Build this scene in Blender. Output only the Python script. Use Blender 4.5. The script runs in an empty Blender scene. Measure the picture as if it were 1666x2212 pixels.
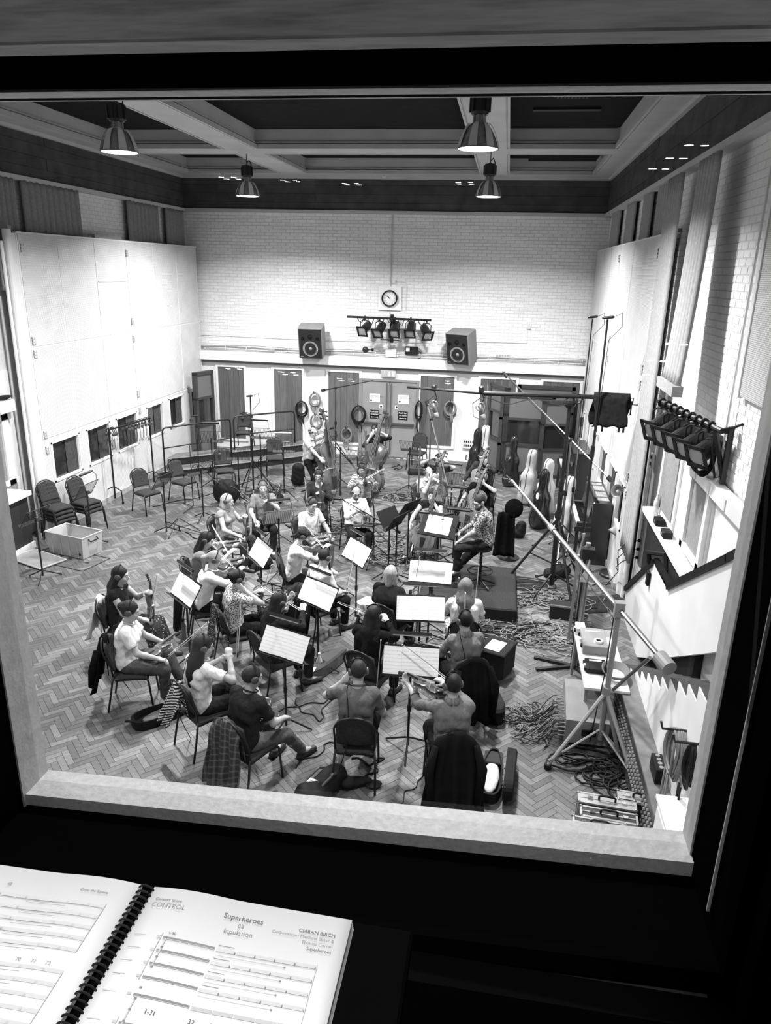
import bpy, math, random
import numpy as np
from mathutils import Matrix, Vector
random.seed(7)
rng = np.random.default_rng(7)
sc = bpy.context.scene
COL = sc.collection
R_ = math.radians

# ------------------------------------------------------------------ camera
F_PX = 1576.2519
CAM_R = np.array([[0.9870078, 0.07210588, -0.14358393],
                  [0.1589366, -0.30715837, 0.93829254],
                  [0.02355341, -0.9489228, -0.31462797]])      # columns: right, down, forward in the room's axes
CAM_H = 5.1
cam_d = bpy.data.cameras.new('camera')
cam = bpy.data.objects.new('camera', cam_d)
COL.objects.link(cam)
cam_d.sensor_fit = 'HORIZONTAL'
cam_d.sensor_width = 36.0
cam_d.lens = F_PX / 1666 * 36.0
cam_d.clip_start = 0.02
cam.matrix_world = Matrix([[CAM_R[0, 0], -CAM_R[0, 1], -CAM_R[0, 2], 0.0],
                           [CAM_R[1, 0], -CAM_R[1, 1], -CAM_R[1, 2], 0.0],
                           [CAM_R[2, 0], -CAM_R[2, 1], -CAM_R[2, 2], CAM_H],
                           [0, 0, 0, 1]])
sc.camera = cam
sc.cycles.max_bounces = 6
sc.cycles.diffuse_bounces = 3
sc.cycles.glossy_bounces = 3
sc.cycles.transmission_bounces = 2
sc.cycles.transparent_max_bounces = 6

# ------------------------------------------------------------------ world, lights, exposure
world = bpy.data.worlds.new('world')
sc.world = world
world.use_nodes = True
world.node_tree.nodes['Background'].inputs[0].default_value = (.5, .5, .5, 1)
world.node_tree.nodes['Background'].inputs[1].default_value = 0.02
vs = sc.view_settings
vs.view_transform = 'Standard'
vs.look = 'None'
vs.gamma = 1.0
vs.use_curve_mapping = False
vs.exposure = 0.0
LAMP_W = 670.0            # each visible high-bay pendant; the unseen front pair is dimmed
LAMP_SPREAD = 150
LAMP_XY = [(-5.69, 16.4), (-0.52, 16.0), (-5.38, 10.3), (-0.49, 10.0), (-5.5, 4.2), (-0.56, 4.2)]
LAMP_Z = 6.55


def area_light(name, loc, size, power, rot=(0, 0, 0), spread=180, shape='DISK', size_y=None):
    d = bpy.data.lights.new(name, 'AREA')
    d.shape = shape
    d.size = size
    if size_y:
        d.size_y = size_y
    d.energy = power
    d.spread = R_(spread)
    o = bpy.data.objects.new(name, d)
    o.location = loc
    o.rotation_euler = rot
    COL.objects.link(o)
    return o


def spot_light(name, loc, target, power, angle, blend=.4, radius=.04):
    d = bpy.data.lights.new(name, 'SPOT')
    d.energy = power
    d.spot_size = R_(angle)
    d.spot_blend = blend
    d.shadow_soft_size = radius
    o = bpy.data.objects.new(name, d)
    o.location = loc
    o.rotation_euler = (Vector(target) - Vector(loc)).to_track_quat('-Z', 'Y').to_euler()
    COL.objects.link(o)
    return o


# ------------------------------------------------------------------ where a sight line meets a plane of the room
def _ray(px, py):
    return CAM_R @ np.array([px - 833.0, py - 1106.0, F_PX])


def onz(px, py, z=0.0):
    r = _ray(px, py)
    t = (z - CAM_H) / r[2]
    return Vector((t * r[0], t * r[1], z))


def ony(px, py, y):
    r = _ray(px, py)
    t = y / r[1]
    return Vector((t * r[0], y, CAM_H + t * r[2]))


def onx(px, py, x):
    r = _ray(px, py)
    t = x / r[0]
    return Vector((x, t * r[1], CAM_H + t * r[2]))


def proj(p):
    q = CAM_R.T @ (np.array([p[0], p[1], p[2] - CAM_H]))
    return 833 + F_PX * q[0] / q[2], 1106 + F_PX * q[1] / q[2]


# ------------------------------------------------------------------ materials (the place is seen in black and white)
MATS = {}


def nodes_of(name):
    m = bpy.data.materials.new(name)
    m.use_nodes = True
    nt = m.node_tree
    b = nt.nodes['Principled BSDF']
    MATS[name] = m
    return m, nt, b


def mat(name, v, rough=.6, metal=0.0, var=0.0, scale=8.0, bump=0.0, stretch=None, spec=.5, isl=0.0, coord='Object', detail=4, bdist=.01):
    """grey surface: value v, varied by a noise and, for joined pieces, from piece to piece (isl)"""
    if name in MATS:
        return MATS[name]
    if spec == .5 and rough > .5 and v < .3:
        spec = .2 if rough < .75 else .06
    m, nt, b = nodes_of(name)
    b.inputs['Base Color'].default_value = (v, v, v, 1)
    b.inputs['Roughness'].default_value = rough
    b.inputs['Metallic'].default_value = metal
    b.inputs['Specular IOR Level'].default_value = spec
    N, L = nt.nodes, nt.links
    tc = N.new('ShaderNodeTexCoord')
    nz = N.new('ShaderNodeTexNoise')
    nz.inputs['Scale'].default_value = scale
    nz.inputs['Detail'].default_value = detail
    src = tc.outputs[coord]
    if stretch:
        mp = N.new('ShaderNodeMapping')
        mp.inputs['Scale'].default_value = stretch
        L.new(src, mp.inputs[0])
        src = mp.outputs[0]
    L.new(src, nz.inputs['Vector'])
    var = var or .04
    mr = N.new('ShaderNodeMapRange')
    mr.inputs[1].default_value = .3
    mr.inputs[2].default_value = .7
    mr.inputs[3].default_value = v * (1 - var)
    mr.inputs[4].default_value = v * (1 + var)
    L.new(nz.outputs['Fac'], mr.inputs[0])
    out = mr.outputs[0]
    if isl:
        ge = N.new('ShaderNodeNewGeometry')
        oi = N.new('ShaderNodeObjectInfo')
        ad = N.new('ShaderNodeMath')
        ad.operation = 'ADD'
        L.new(ge.outputs['Random Per Island'], ad.inputs[0])
        L.new(oi.outputs['Random'], ad.inputs[1])
        fr = N.new('ShaderNodeMath')
        fr.operation = 'FRACT'
        L.new(ad.outputs[0], fr.inputs[0])
        m2 = N.new('ShaderNodeMapRange')
        m2.inputs[3].default_value = 1 - isl
        m2.inputs[4].default_value = 1 + isl
        L.new(fr.outputs[0], m2.inputs[0])
        mu = N.new('ShaderNodeMath')
        mu.operation = 'MULTIPLY'
        L.new(out, mu.inputs[0])
        L.new(m2.outputs[0], mu.inputs[1])
        out = mu.outputs[0]
    L.new(out, b.inputs['Base Color'])
    if bump:
        bp = N.new('ShaderNodeBump')
        bp.inputs['Strength'].default_value = bump
        bp.inputs['Distance'].default_value = bdist
        L.new(nz.outputs['Fac'], bp.inputs['Height'])
        L.new(bp.outputs[0], b.inputs['Normal'])
    return m


def emis(name, strength, v=1.0):
    if name in MATS:
        return MATS[name]
    m, nt, b = nodes_of(name)
    b.inputs['Base Color'].default_value = (v, v, v, 1)
    b.inputs['Emission Color'].default_value = (v, v, v, 1)
    b.inputs['Emission Strength'].default_value = strength
    m.cycles.emission_sampling = 'NONE'
    return m


def bands(name, v0, v1, scale, axis='X', rough=.7, thr=None, kind='BANDS', dist=0.0):
    """two-tone stripes along an axis"""
    if name in MATS:
        return MATS[name]
    m, nt, b = nodes_of(name)
    b.inputs['Specular IOR Level'].default_value = .1
    b.inputs['Roughness'].default_value = rough
    N, L = nt.nodes, nt.links
    tc = N.new('ShaderNodeTexCoord')
    w = N.new('ShaderNodeTexWave')
    w.wave_type = kind
    w.bands_direction = axis
    w.inputs['Scale'].default_value = scale
    w.inputs['Distortion'].default_value = dist
    L.new(tc.outputs['Object'], w.inputs[0])
    rp = N.new('ShaderNodeValToRGB')
    t = .5 if thr is None else thr
    rp.color_ramp.elements[0].position = t - .04
    rp.color_ramp.elements[1].position = t + .04
    rp.color_ramp.elements[0].color = (v0, v0, v0, 1)
    rp.color_ramp.elements[1].color = (v1, v1, v1, 1)
    L.new(w.outputs['Fac'], rp.inputs[0])
    L.new(rp.outputs[0], b.inputs['Base Color'])
    return m


def blotch(name, v0, v1, scale, rough=.8, thr=.5, soft=.05, tex='VORONOI'):
    """small printed motif: light shapes on a ground"""
    if name in MATS:
        return MATS[name]
    m, nt, b = nodes_of(name)
    b.inputs['Specular IOR Level'].default_value = .1
    b.inputs['Roughness'].default_value = rough
    N, L = nt.nodes, nt.links
    tc = N.new('ShaderNodeTexCoord')
    w = N.new('ShaderNodeTexVoronoi' if tex == 'VORONOI' else 'ShaderNodeTexNoise')
    w.inputs['Scale'].default_value = scale
    L.new(tc.outputs['Object'], w.inputs['Vector'])
    rp = N.new('ShaderNodeValToRGB')
    rp.color_ramp.elements[0].position = thr - soft
    rp.color_ramp.elements[1].position = thr + soft
    rp.color_ramp.elements[0].color = (v0, v0, v0, 1)
    rp.color_ramp.elements[1].color = (v1, v1, v1, 1)
    L.new(w.outputs[0], rp.inputs[0])
    L.new(rp.outputs[0], b.inputs['Base Color'])
    return m


# ------------------------------------------------------------------ mesh helpers
class MB:
    def __init__(s):
        s.v, s.f = [], []

    def add(s, vs_, fs):
        o = len(s.v)
        s.v.extend([tuple(p) for p in vs_])
        s.f.extend([tuple(i + o for i in f) for f in fs])
        return s

    def box(s, c, d, M=None):
        x, y, z = (k / 2 for k in d)
        P = [Vector((a * x, b * y, e * z)) for e in (-1, 1) for b in (-1, 1) for a in (-1, 1)]
        if M is not None:
            P = [M @ p for p in P]
        c = Vector(c)
        return s.add([p + c for p in P], [(0, 2, 3, 1), (4, 5, 7, 6), (0, 1, 5, 4), (2, 6, 7, 3), (0, 4, 6, 2), (1, 3, 7, 5)])

    def box2(s, a, b):
        return s.box([(a[i] + b[i]) / 2 for i in range(3)], [abs(b[i] - a[i]) for i in range(3)])

    def rbox(s, c, d, r=.01, M=None):
        """box with chamfered vertical edges and top"""
        x, y, z = (k / 2 for k in d)
        r = min(r, x * .9, y * .9, z * .9)
        c = Vector(c)

        def ring(ix, zz):
            return [Vector(p) for p in ((-x + r + ix, -y + ix, zz), (x - r - ix, -y + ix, zz), (x - ix, -y + r + ix, zz), (x - ix, y - r - ix, zz),
                                        (x - r - ix, y - ix, zz), (-x + r + ix, y - ix, zz), (-x + ix, y - r - ix, zz), (-x + ix, -y + r + ix, zz))]
        V = ring(r * .8, -z) + ring(0, -z + r * .8) + ring(0, z - r * .8) + ring(r * .8, z)
        if M is not None:
            V = [M @ p for p in V]
        Fc = [tuple(range(7, -1, -1)), tuple(range(24, 32))]
        for k in range(3):
            for i in range(8):
                j = (i + 1) % 8
                Fc.append((k * 8 + i, k * 8 + j, k * 8 + 8 + j, k * 8 + 8 + i))
        return s.add([p + c for p in V], Fc)

    def bar(s, p, q, w, h=None):
        p, q = Vector(p), Vector(q)
        d = q - p
        h = h or w
        qt = d.to_track_quat('Z', 'Y').to_matrix()
        return s.box((p + q) / 2, (w, h, d.length), qt)

    def tube(s, pts, r, n=8, closed=False, cap=True):
        P = [Vector(p) for p in pts]
        m = len(P)
        rr = r if isinstance(r, (list, tuple)) else [r] * m
        T = []
        for i in range(m):
            a = P[(i - 1) % m] if (closed or i > 0) else P[i]
            b = P[(i + 1) % m] if (closed or i < m - 1) else P[i]
            t = (b - a)
            T.append(t.normalized() if t.length > 1e-9 else Vector((0, 0, 1)))
        u = T[0].orthogonal().normalized()
        V, Fc = [], []
        for i in range(m):
            if i:
                u = (T[i - 1].rotation_difference(T[i]) @ u)
                u = (u - T[i] * u.dot(T[i])).normalized()
            w = T[i].cross(u)
            for k in range(n):
                a = 2 * math.pi * k / n
                V.append(P[i] + (u * math.cos(a) + w * math.sin(a)) * rr[i])
        for i in range(m if closed else m - 1):
            j = (i + 1) % m
            for k in range(n):
                l = (k + 1) % n
                Fc.append((i * n + k, i * n + l, j * n + l, j * n + k))
        if cap and not closed:
            Fc.append(tuple(range(n - 1, -1, -1)))
            Fc.append(tuple((m - 1) * n + k for k in range(n)))
        return s.add(V, Fc)

    def lathe(s, prof, n=16, M=None, cap=True):
        V, Fc = [], []
        for (r, z) in prof:
            for k in range(n):
                a = 2 * math.pi * k / n
                V.append(Vector((r * math.cos(a), r * math.sin(a), z)))
        m = len(prof)
        for i in range(m - 1):
            for k in range(n):
                l = (k + 1) % n
                Fc.append((i * n + k, i * n + l, (i + 1) * n + l, (i + 1) * n + k))
        if cap:
            Fc.append(tuple(range(n - 1, -1, -1)))
            Fc.append(tuple((m - 1) * n + k for k in range(n)))
        if M is not None:
            V = [M @ p for p in V]
        return s.add(V, Fc)

    def cyl(s, p, q, r, n=12, r2=None):
        return s.tube([p, q], [r, r if r2 is None else r2], n)

    def prism(s, poly, depth, M=None):
        """outline in local xy, extruded along +z"""
        n = len(poly)
        V = [Vector((x, y, 0)) for x, y in poly] + [Vector((x, y, depth)) for x, y in poly]
        if M is not None:
            V = [M @ p for p in V]
        Fc = [tuple(range(n - 1, -1, -1)), tuple(range(n, 2 * n))]
        for i in range(n):
            j = (i + 1) % n
            Fc.append((i, j, n + j, n + i))
        return s.add(V, Fc)

    def sphere(s, c, r, n=12, m=8, M=None):
        r = r if isinstance(r, (list, tuple)) else (r, r, r)
        V = [Vector((0, 0, -r[2]))]
        for i in range(1, m):
            a = -math.pi / 2 + math.pi * i / m
            for k in range(n):
                b = 2 * math.pi * k / n
                V.append(Vector((r[0] * math.cos(a) * math.cos(b), r[1] * math.cos(a) * math.sin(b), r[2] * math.sin(a))))
        V.append(Vector((0, 0, r[2])))
        Fc = []
        for k in range(n):
            l = (k + 1) % n
            Fc.append((0, 1 + l, 1 + k))
            t = 1 + (m - 2) * n
            Fc.append((t + k, t + l, len(V) - 1))
            for i in range(m - 2):
                Fc.append((1 + i * n + k, 1 + i * n + l, 1 + (i + 1) * n + l, 1 + (i + 1) * n + k))
        if M is not None:
            V = [M @ p for p in V]
        c = Vector(c)
        return s.add([p + c for p in V], Fc)

    def torus(s, c, R, r, n=20, m=6, M=None):
        pts = [Vector((R * math.cos(2 * math.pi * k / n), R * math.sin(2 * math.pi * k / n), 0)) for k in range(n)]
        if M is not None:
            pts = [M @ p for p in pts]
        c = Vector(c)
        return s.tube([p + c for p in pts], r, m, closed=True)

    def grid(s, f, nu, nv):
        """surface f(u,v), u,v in 0..1"""
        V = [f(i / nu, j / nv) for j in range(nv + 1) for i in range(nu + 1)]
        Fc = [(j * (nu + 1) + i, j * (nu + 1) + i + 1, (j + 1) * (nu + 1) + i + 1, (j + 1) * (nu + 1) + i) for j in range(nv) for i in range(nu)]
        return s.add(V, Fc)

    def slabgrid(s, f, nu, nv, th):
        """f(u,v) sheet with thickness th along its normals"""
        V = [Vector(f(i / nu, j / nv)) for j in range(nv + 1) for i in range(nu + 1)]
        W = nu + 1
        Nn = []
        for j in range(nv + 1):
            for i in range(W):
                a = V[j * W + min(i + 1, nu)] - V[j * W + max(i - 1, 0)]
                b = V[min(j + 1, nv) * W + i] - V[max(j - 1, 0) * W + i]
                c = a.cross(b)
                Nn.append(c.normalized() if c.length > 1e-12 else Vector((0, 0, 1)))
        k = len(V)
        V2 = V + [V[i] + Nn[i] * th for i in range(k)]
        Fc = []
        for j in range(nv):
            for i in range(nu):
                a, b, c, d = j * W + i, j * W + i + 1, (j + 1) * W + i + 1, (j + 1) * W + i
                Fc.append((d, c, b, a))
                Fc.append((a + k, b + k, c + k, d + k))
        edge = [i for i in range(W)] + [j * W + nu for j in range(1, nv + 1)] + [nv * W + i for i in range(nu - 1, -1, -1)] + [j * W for j in range(nv - 1, 0, -1)]
        for i in range(len(edge)):
            a, b = edge[i], edge[(i + 1) % len(edge)]
            Fc.append((a, b, b + k, a + k))
        return s.add(V2, Fc)

    def mesh(s, name, smooth=False):
        me = bpy.data.meshes.new(name)
        me.from_pydata([tuple(p) for p in s.v], [], s.f)
        if smooth:
            me.polygons.foreach_set('use_smooth', [True] * len(me.polygons))
        me.update()
        return me

    def build(s, name, m, parent=None, smooth=False, **k):
        return link(name, s.mesh(name, smooth), m, parent, **k)


def link(name, me, m, parent=None, label=None, cat=None, group=None, kind=None, loc=None):
    o = bpy.data.objects.new(name, me)
    COL.objects.link(o)
    if m is not None and len(me.materials) == 0:
        me.materials.append(m)
    if parent is not None:
        o.parent = parent
    if loc is not None:
        o.location = loc
    tag(o, label, cat, group, kind)
    return o


def tag(o, label=None, cat=None, group=None, kind=None):
    if label:
        o['label'] = label
    if cat:
        o['category'] = cat
    if group:
        o['group'] = group
    if kind:
        o['kind'] = kind
    return o


def thing(name, label, cat, loc=(0, 0, 0), rz=0.0, group=None):
    o = bpy.data.objects.new(name, None)
    o.empty_display_size = .1
    COL.objects.link(o)
    o.location = loc
    o.rotation_euler = (0, 0, rz)
    return tag(o, label, cat, group)


def struct(name, mb, m, parent=None, smooth=False, label=None):
    o = mb.build(name, m, parent, smooth)
    if parent is None:
        tag(o, label, None, None, 'structure')
    return o


def copy_tree(o, parent=None):
    c = o.copy()
    COL.objects.link(c)
    c.parent = parent
    for ch in list(o.children):
        copy_tree(ch, c)
    return c


def dup(proto, loc, rz, label, group=None):
    """first use moves the thing itself, later uses copy it"""
    o = proto if not proto.get('used') else copy_tree(proto)
    if 'used' in o.keys() and o is not proto:
        del o['used']
    proto['used'] = 1
    o.location = loc
    o.rotation_euler = (0, 0, rz)
    tag(o, label, None, group)
    return o


def yaw(deg):
    """turn so that local +y points to compass angle deg: 0 into the room, 90 to the right, 180 to the window"""
    return -R_(deg)


def fromto(p, q):
    p, q = Vector(p), Vector(q)
    return (q - p).to_track_quat('Z', 'Y').to_matrix()
# ------------------------------------------------------------------ shared surfaces
WHITE = mat('white_paint', .72, .55, var=.06, scale=3)
BRICKP = mat('painted_brick', .78, .6, var=.05, scale=14, bump=.25, isl=.05)
MORTAR = mat('painted_mortar', .6, .7, var=.08, scale=20)
CREAM = mat('cream_gloss', .66, .4, var=.05, scale=4)
DARKCEIL = mat('dark_ceiling_board', .014, .9, var=.2, scale=6)
BANDM = mat('dark_band_board', .075, .8, var=.25, scale=3, isl=.12)
BEAMP = mat('beam_paint', .5, .6, var=.08, scale=2)
PANELDK = mat('dark_stained_plank', .11, .8, var=.18, scale=5, stretch=(6, 6, .6), isl=.12)
BLACK = mat('black_paint', .006, .55)
BLKMET = mat('black_metal', .01, .4, metal=.0, spec=.35)
STEEL = mat('brushed_steel', .3, .35, metal=1.0)
CHROME = mat('chrome', .7, .15, metal=1.0)
GREYM = mat('grey_metal', .22, .45)
FABRIC = mat('grey_black_upholstery', .04, .9, var=.3, scale=60)
RUBBER = mat('black_rubber', .01, .7)
QUILT = mat('quilted_cloth', .24, .95, var=.12, scale=25, bump=.3)
PAPER = mat('paper', .85, .8)
GLASSD = mat('dark_window_glass', .02, .08, spec=.8)
CABLE = mat('black_cable', .01, .55)
CABLEW = mat('pale_cable', .2, .55)
CABLEG = mat('grey_cable', .2, .55)


def perf_mat():
    m, nt, b = nodes_of('perforated_board')
    N, L = nt.nodes, nt.links
    tc = N.new('ShaderNodeTexCoord')
    sp = N.new('ShaderNodeSeparateXYZ')
    L.new(tc.outputs['Object'], sp.inputs[0])

    def fr(o, k):
        m_ = N.new('ShaderNodeMath')
        m_.operation = 'MULTIPLY'
        m_.inputs[1].default_value = k
        L.new(o, m_.inputs[0])
        f_ = N.new('ShaderNodeMath')
        f_.operation = 'PINGPONG'
        f_.inputs[1].default_value = .5
        L.new(m_.outputs[0], f_.inputs[0])
        return f_.outputs[0]
    ad = N.new('ShaderNodeMath')
    ad.operation = 'MULTIPLY'
    L.new(fr(sp.outputs['Y'], 31.0), ad.inputs[0])
    L.new(fr(sp.outputs['Z'], 55.0), ad.inputs[1])
    rp = N.new('ShaderNodeValToRGB')
    rp.color_ramp.elements[0].position = .07
    rp.color_ramp.elements[1].position = .11
    rp.color_ramp.elements[0].color = (.7, .7, .7, 1)
    rp.color_ramp.elements[1].color = (.2, .2, .2, 1)
    L.new(ad.outputs[0], rp.inputs[0])
    nz = N.new('ShaderNodeTexNoise')
    nz.inputs['Scale'].default_value = 3
    nz.inputs['Detail'].default_value = 6
    L.new(tc.outputs['Object'], nz.inputs[0])
    r2 = N.new('ShaderNodeMapRange')
    r2.inputs[1].default_value = .3
    r2.inputs[2].default_value = .72
    r2.inputs[3].default_value = .9
    r2.inputs[4].default_value = 1.08
    L.new(nz.outputs['Fac'], r2.inputs[0])
    mx = N.new('ShaderNodeMix')
    mx.data_type = 'RGBA'
    mx.blend_type = 'MULTIPLY'
    mx.inputs[0].default_value = 1
    L.new(rp.outputs[0], mx.inputs[6])
    L.new(r2.outputs[0], mx.inputs[7])
    L.new(mx.outputs[2], b.inputs['Base Color'])
    b.inputs['Roughness'].default_value = .5
    return m


PERF = perf_mat()


def floor_mat():
    m, nt, b = nodes_of('parquet_block')
    N, L = nt.nodes, nt.links
    tc = N.new('ShaderNodeTexCoord')
    ge = N.new('ShaderNodeNewGeometry')
    oi = N.new('ShaderNodeObjectInfo')
    ad = N.new('ShaderNodeMath')
    ad.operation = 'ADD'
    L.new(ge.outputs['Random Per Island'], ad.inputs[0])
    L.new(oi.outputs['Random'], ad.inputs[1])
    fr = N.new('ShaderNodeMath')
    fr.operation = 'FRACT'
    L.new(ad.outputs[0], fr.inputs[0])
    rp = N.new('ShaderNodeValToRGB')
    for e, (p, c) in zip([rp.color_ramp.elements[0], rp.color_ramp.elements[1]], ((0, .06), (1, .15))):
        e.position = p
        e.color = (c, c, c, 1)
    e = rp.color_ramp.elements.new(.55)
    e.color = (.09, .09, .09, 1)
    L.new(fr.outputs[0], rp.inputs[0])
    # worn, darker and paler areas of the old floor
    nz = N.new('ShaderNodeTexNoise')
    nz.inputs['Scale'].default_value = .55
    nz.inputs['Detail'].default_value = 5
    L.new(ge.outputs['Position'], nz.inputs['Vector'])
    mr = N.new('ShaderNodeMapRange')
    mr.inputs[1].default_value = .3
    mr.inputs[2].default_value = .7
    mr.inputs[3].default_value = .7
    mr.inputs[4].default_value = 1.35
    L.new(nz.outputs['Fac'], mr.inputs[0])
    n2 = N.new('ShaderNodeTexNoise')
    n2.inputs['Scale'].default_value = 30
    n2.inputs['Detail'].default_value = 5
    L.new(ge.outputs['Position'], n2.inputs['Vector'])
    m2 = N.new('ShaderNodeMapRange')
    m2.inputs[1].default_value = .3
    m2.inputs[2].default_value = .7
    m2.inputs[3].default_value = .8
    m2.inputs[4].default_value = 1.2
    L.new(n2.outputs['Fac'], m2.inputs[0])
    mu = N.new('ShaderNodeMath')
    mu.operation = 'MULTIPLY'
    L.new(mr.outputs[0], mu.inputs[0])
    L.new(m2.outputs[0], mu.inputs[1])
    mx = N.new('ShaderNodeMix')
    mx.data_type = 'RGBA'
    mx.blend_type = 'MULTIPLY'
    mx.inputs[0].default_value = 1
    L.new(rp.outputs[0], mx.inputs[6])
    L.new(mu.outputs[0], mx.inputs[7])
    L.new(mx.outputs[2], b.inputs['Base Color'])
    b.inputs['Roughness'].default_value = .48
    return m


PARQ = floor_mat()
XL, XR, YB, YF = -8.95, 2.42, 20.32, 1.5      # walls of the studio
ZT, ZC = 6.53, 7.37                           # wall trim, underside of the beams

# ------------------------------------------------------------------ floor of herringbone blocks
flo = struct('floor', MB().box2((XL, YF, -.2), (XR + .3, YB, -.006)), mat('floor_joint', .02, .9), label='herringbone wood block floor of the studio')


def herringbone():
    W, n = .072, 4
    Lb = W * n
    g = .0019
    c45 = math.sqrt(.5)
    allb = []
    for u in range(-190, 420):
        for v in range(-420, 420):
            s = (u - v) % 8
            if s == 0:
                cu, cv, du, dv = u + n / 2, v + .5, Lb, W
            elif s == 7:
                cu, cv, du, dv = u + .5, v + n / 2, W, Lb
            else:
                continue
            x = (cu - cv) * W * c45 - 3.0
            y = (cu + cv) * W * c45 + 1.0
            if XL - .1 < x < XR + .25 and YF + .1 < y < YB + .1:
                allb.append((x, y, du > dv))
    near = []
    for k, (x, y, h) in enumerate(allb):
        px, py = proj((x, y, 0))
        sill = 1662 + (px - 40) * .098
        if 130 < px < 1390 and py < sill - 12:
            near.append((-py, k))
    near.sort()
    picked = set(k for _, k in near[:300])
    d1, d2 = Lb / 2 - g, W / 2 - g
    S = math.sqrt(.5)

    def corners(h):
        a, b = (Vector((S, S, 0)), Vector((-S, S, 0)))
        if h:
            p, q = a * d1, b * d2
        else:
            p, q = a * d2, b * d1
        return [-p - q, p - q, p + q, -p + q]
    cc = {True: corners(True), False: corners(False)}
    pm = {}
    for h in (True, False):
        mb = MB()
        c = cc[h]
        mb.add([v + Vector((0, 0, -.008)) for v in c] + [v for v in c], [(4, 5, 6, 7), (0, 1, 5, 4), (1, 2, 6, 5), (2, 3, 7, 6), (3, 0, 4, 7)])
        pm[h] = mb.mesh('floor_block')
        pm[h].materials.append(PARQ)
    V, Fc = [], []
    for k, (x, y, h) in enumerate(allb):
        z = random.uniform(-.0008, .0006)
        if k in picked:
            o = bpy.data.objects.new('floor_block', pm[h])
            COL.objects.link(o)
            o.parent = flo
            o.location = (x, y, z)
        else:
            b = len(V)
            for v in cc[h]:
                V.append((v.x + x, v.y + y, z - .008))
            for v in cc[h]:
                V.append((v.x + x, v.y + y, z))
            Fc += [(b + 4, b + 5, b + 6, b + 7), (b, b + 1, b + 5, b + 4), (b + 1, b + 2, b + 6, b + 5), (b + 2, b + 3, b + 7, b + 6), (b + 3, b, b + 4, b + 7)]
    me = bpy.data.meshes.new('floor_blocks_beyond')
    me.from_pydata(V, [], Fc)
    link('floor_blocks_beyond', me, PARQ, flo, kind='stuff')


herringbone()


# ------------------------------------------------------------------ brick-faced walls
def bricks(parent, origin, ux, uz_max, nrm, length, z0, pick_key=None, holes=()):
    """painted bricks proud of the mortar on the rectangle origin + s*ux, z0..uz_max; nrm points into the room"""
    bw, bh, g, th = .235, .0835, .010, .006
    ux, nrm = Vector(ux), Vector(nrm)
    o0 = Vector(origin)
    rows = int((uz_max - z0) / bh)
    items = []
    for r in range(rows):
        off = 0 if r % 2 else bw / 2
        k = int(length / bw) + 2
        for i in range(k):
            a = max(0, i * bw - off)
            b = min(length, (i + 1) * bw - off)
            if b - a < .05:
                continue
            zc = z0 + (r + .5) * bh
            if any(h[0] < (a + b) / 2 < h[1] and h[2] < zc < h[3] for h in holes):
                continue
            items.append((a, b, zc))
    picked = set()
    if pick_key:
        order = sorted(range(len(items)), key=lambda k: pick_key(o0 + ux * (items[k][0] + items[k][1]) / 2 + Vector((0, 0, items[k][2] - o0.z))))
        picked = set(k for k in order[:300] if items[k][1] - items[k][0] > bw * .98)
    w = (bw - g) / 2
    pm = MB()

    def shape(w):
        hz = (bh - g) / 2
        e = .004
        P = [-ux * w + Vector((0, 0, -hz)), ux * w + Vector((0, 0, -hz)), ux * w + Vector((0, 0, hz)), -ux * w + Vector((0, 0, hz))]
        Q = [-ux * (w - e) + Vector((0, 0, -hz + e)), ux * (w - e) + Vector((0, 0, -hz + e)), ux * (w - e) + Vector((0, 0, hz - e)), -ux * (w - e) + Vector((0, 0, hz - e))]
        return P, [q + nrm * th for q in Q]
    faces = [(4, 5, 6, 7), (0, 1, 5, 4), (1, 2, 6, 5), (2, 3, 7, 6), (3, 0, 4, 7)]
    flip = ux.cross(Vector((0, 0, 1))).dot(nrm) < 0
    if flip:
        faces = [f[::-1] for f in faces]
    P, Q = shape(w)
    pm.add(P + Q, faces)
    pme = pm.mesh('brick')
    pme.materials.append(BRICKP)
    V, Fc = [], []
    for k, (a, b, zc) in enumerate(items):
        c = o0 + ux * (a + b) / 2
        c.z = zc
        c = c + nrm * random.uniform(-.0015, .0015)
        if k in picked:
            o = bpy.data.objects.new('brick', pme)
            COL.objects.link(o)
            o.parent = parent
            o.location = c
        else:
            P, Q = shape((b - a - g) / 2)
            n0 = len(V)
            V += [tuple(p + c) for p in P + Q]
            Fc += [tuple(i + n0 for i in f) for f in faces]
    me = bpy.data.meshes.new('brickwork')
    me.from_pydata(V, [], Fc)
    link('brickwork', me, BRICKP, parent, kind='stuff')


wb = struct('wall_back', MB().box2((XL - .3, YB, -.2), (XR + .4, YB + .3, 8.3)), MORTAR, label='white painted brick end wall with clock and loudspeakers')


def key_back(p):
    return abs(p.x + .6) + abs(p.z - 5.0) * 2


bricks(wb, (XL, YB, 0), (1, 0, 0), ZT, (0, -1, 0), XR - XL, 2.82, key_back)
wl = struct('wall_left', MB().box2((XL - .3, YF - .3, -.2), (XL, YB + .3, 8.3)), MORTAR, label='white painted brick side wall behind the perforated screen')
bricks(wl, (XL, 12.4, 0), (0, 1, 0), ZT, (1, 0, 0), YB - 12.4, 5.5)
wr = struct('wall_right', MB().box2((XR, YF - .3, -.2), (XR + .3, YB + .3, 8.3)), MORTAR, label='white painted brick side wall behind the stairs and quilts')


def key_right(p):
    px, py = proj(p)
    if not (1405 < px < 1640 and 380 < py < 1000):
        return 1e6 + p.y
    return p.y


bricks(wr, (XR, 3.2, 0), (0, 1, 0), ZT, (-1, 0, 0), YB - 3.2, 3.05, key_right)
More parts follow.
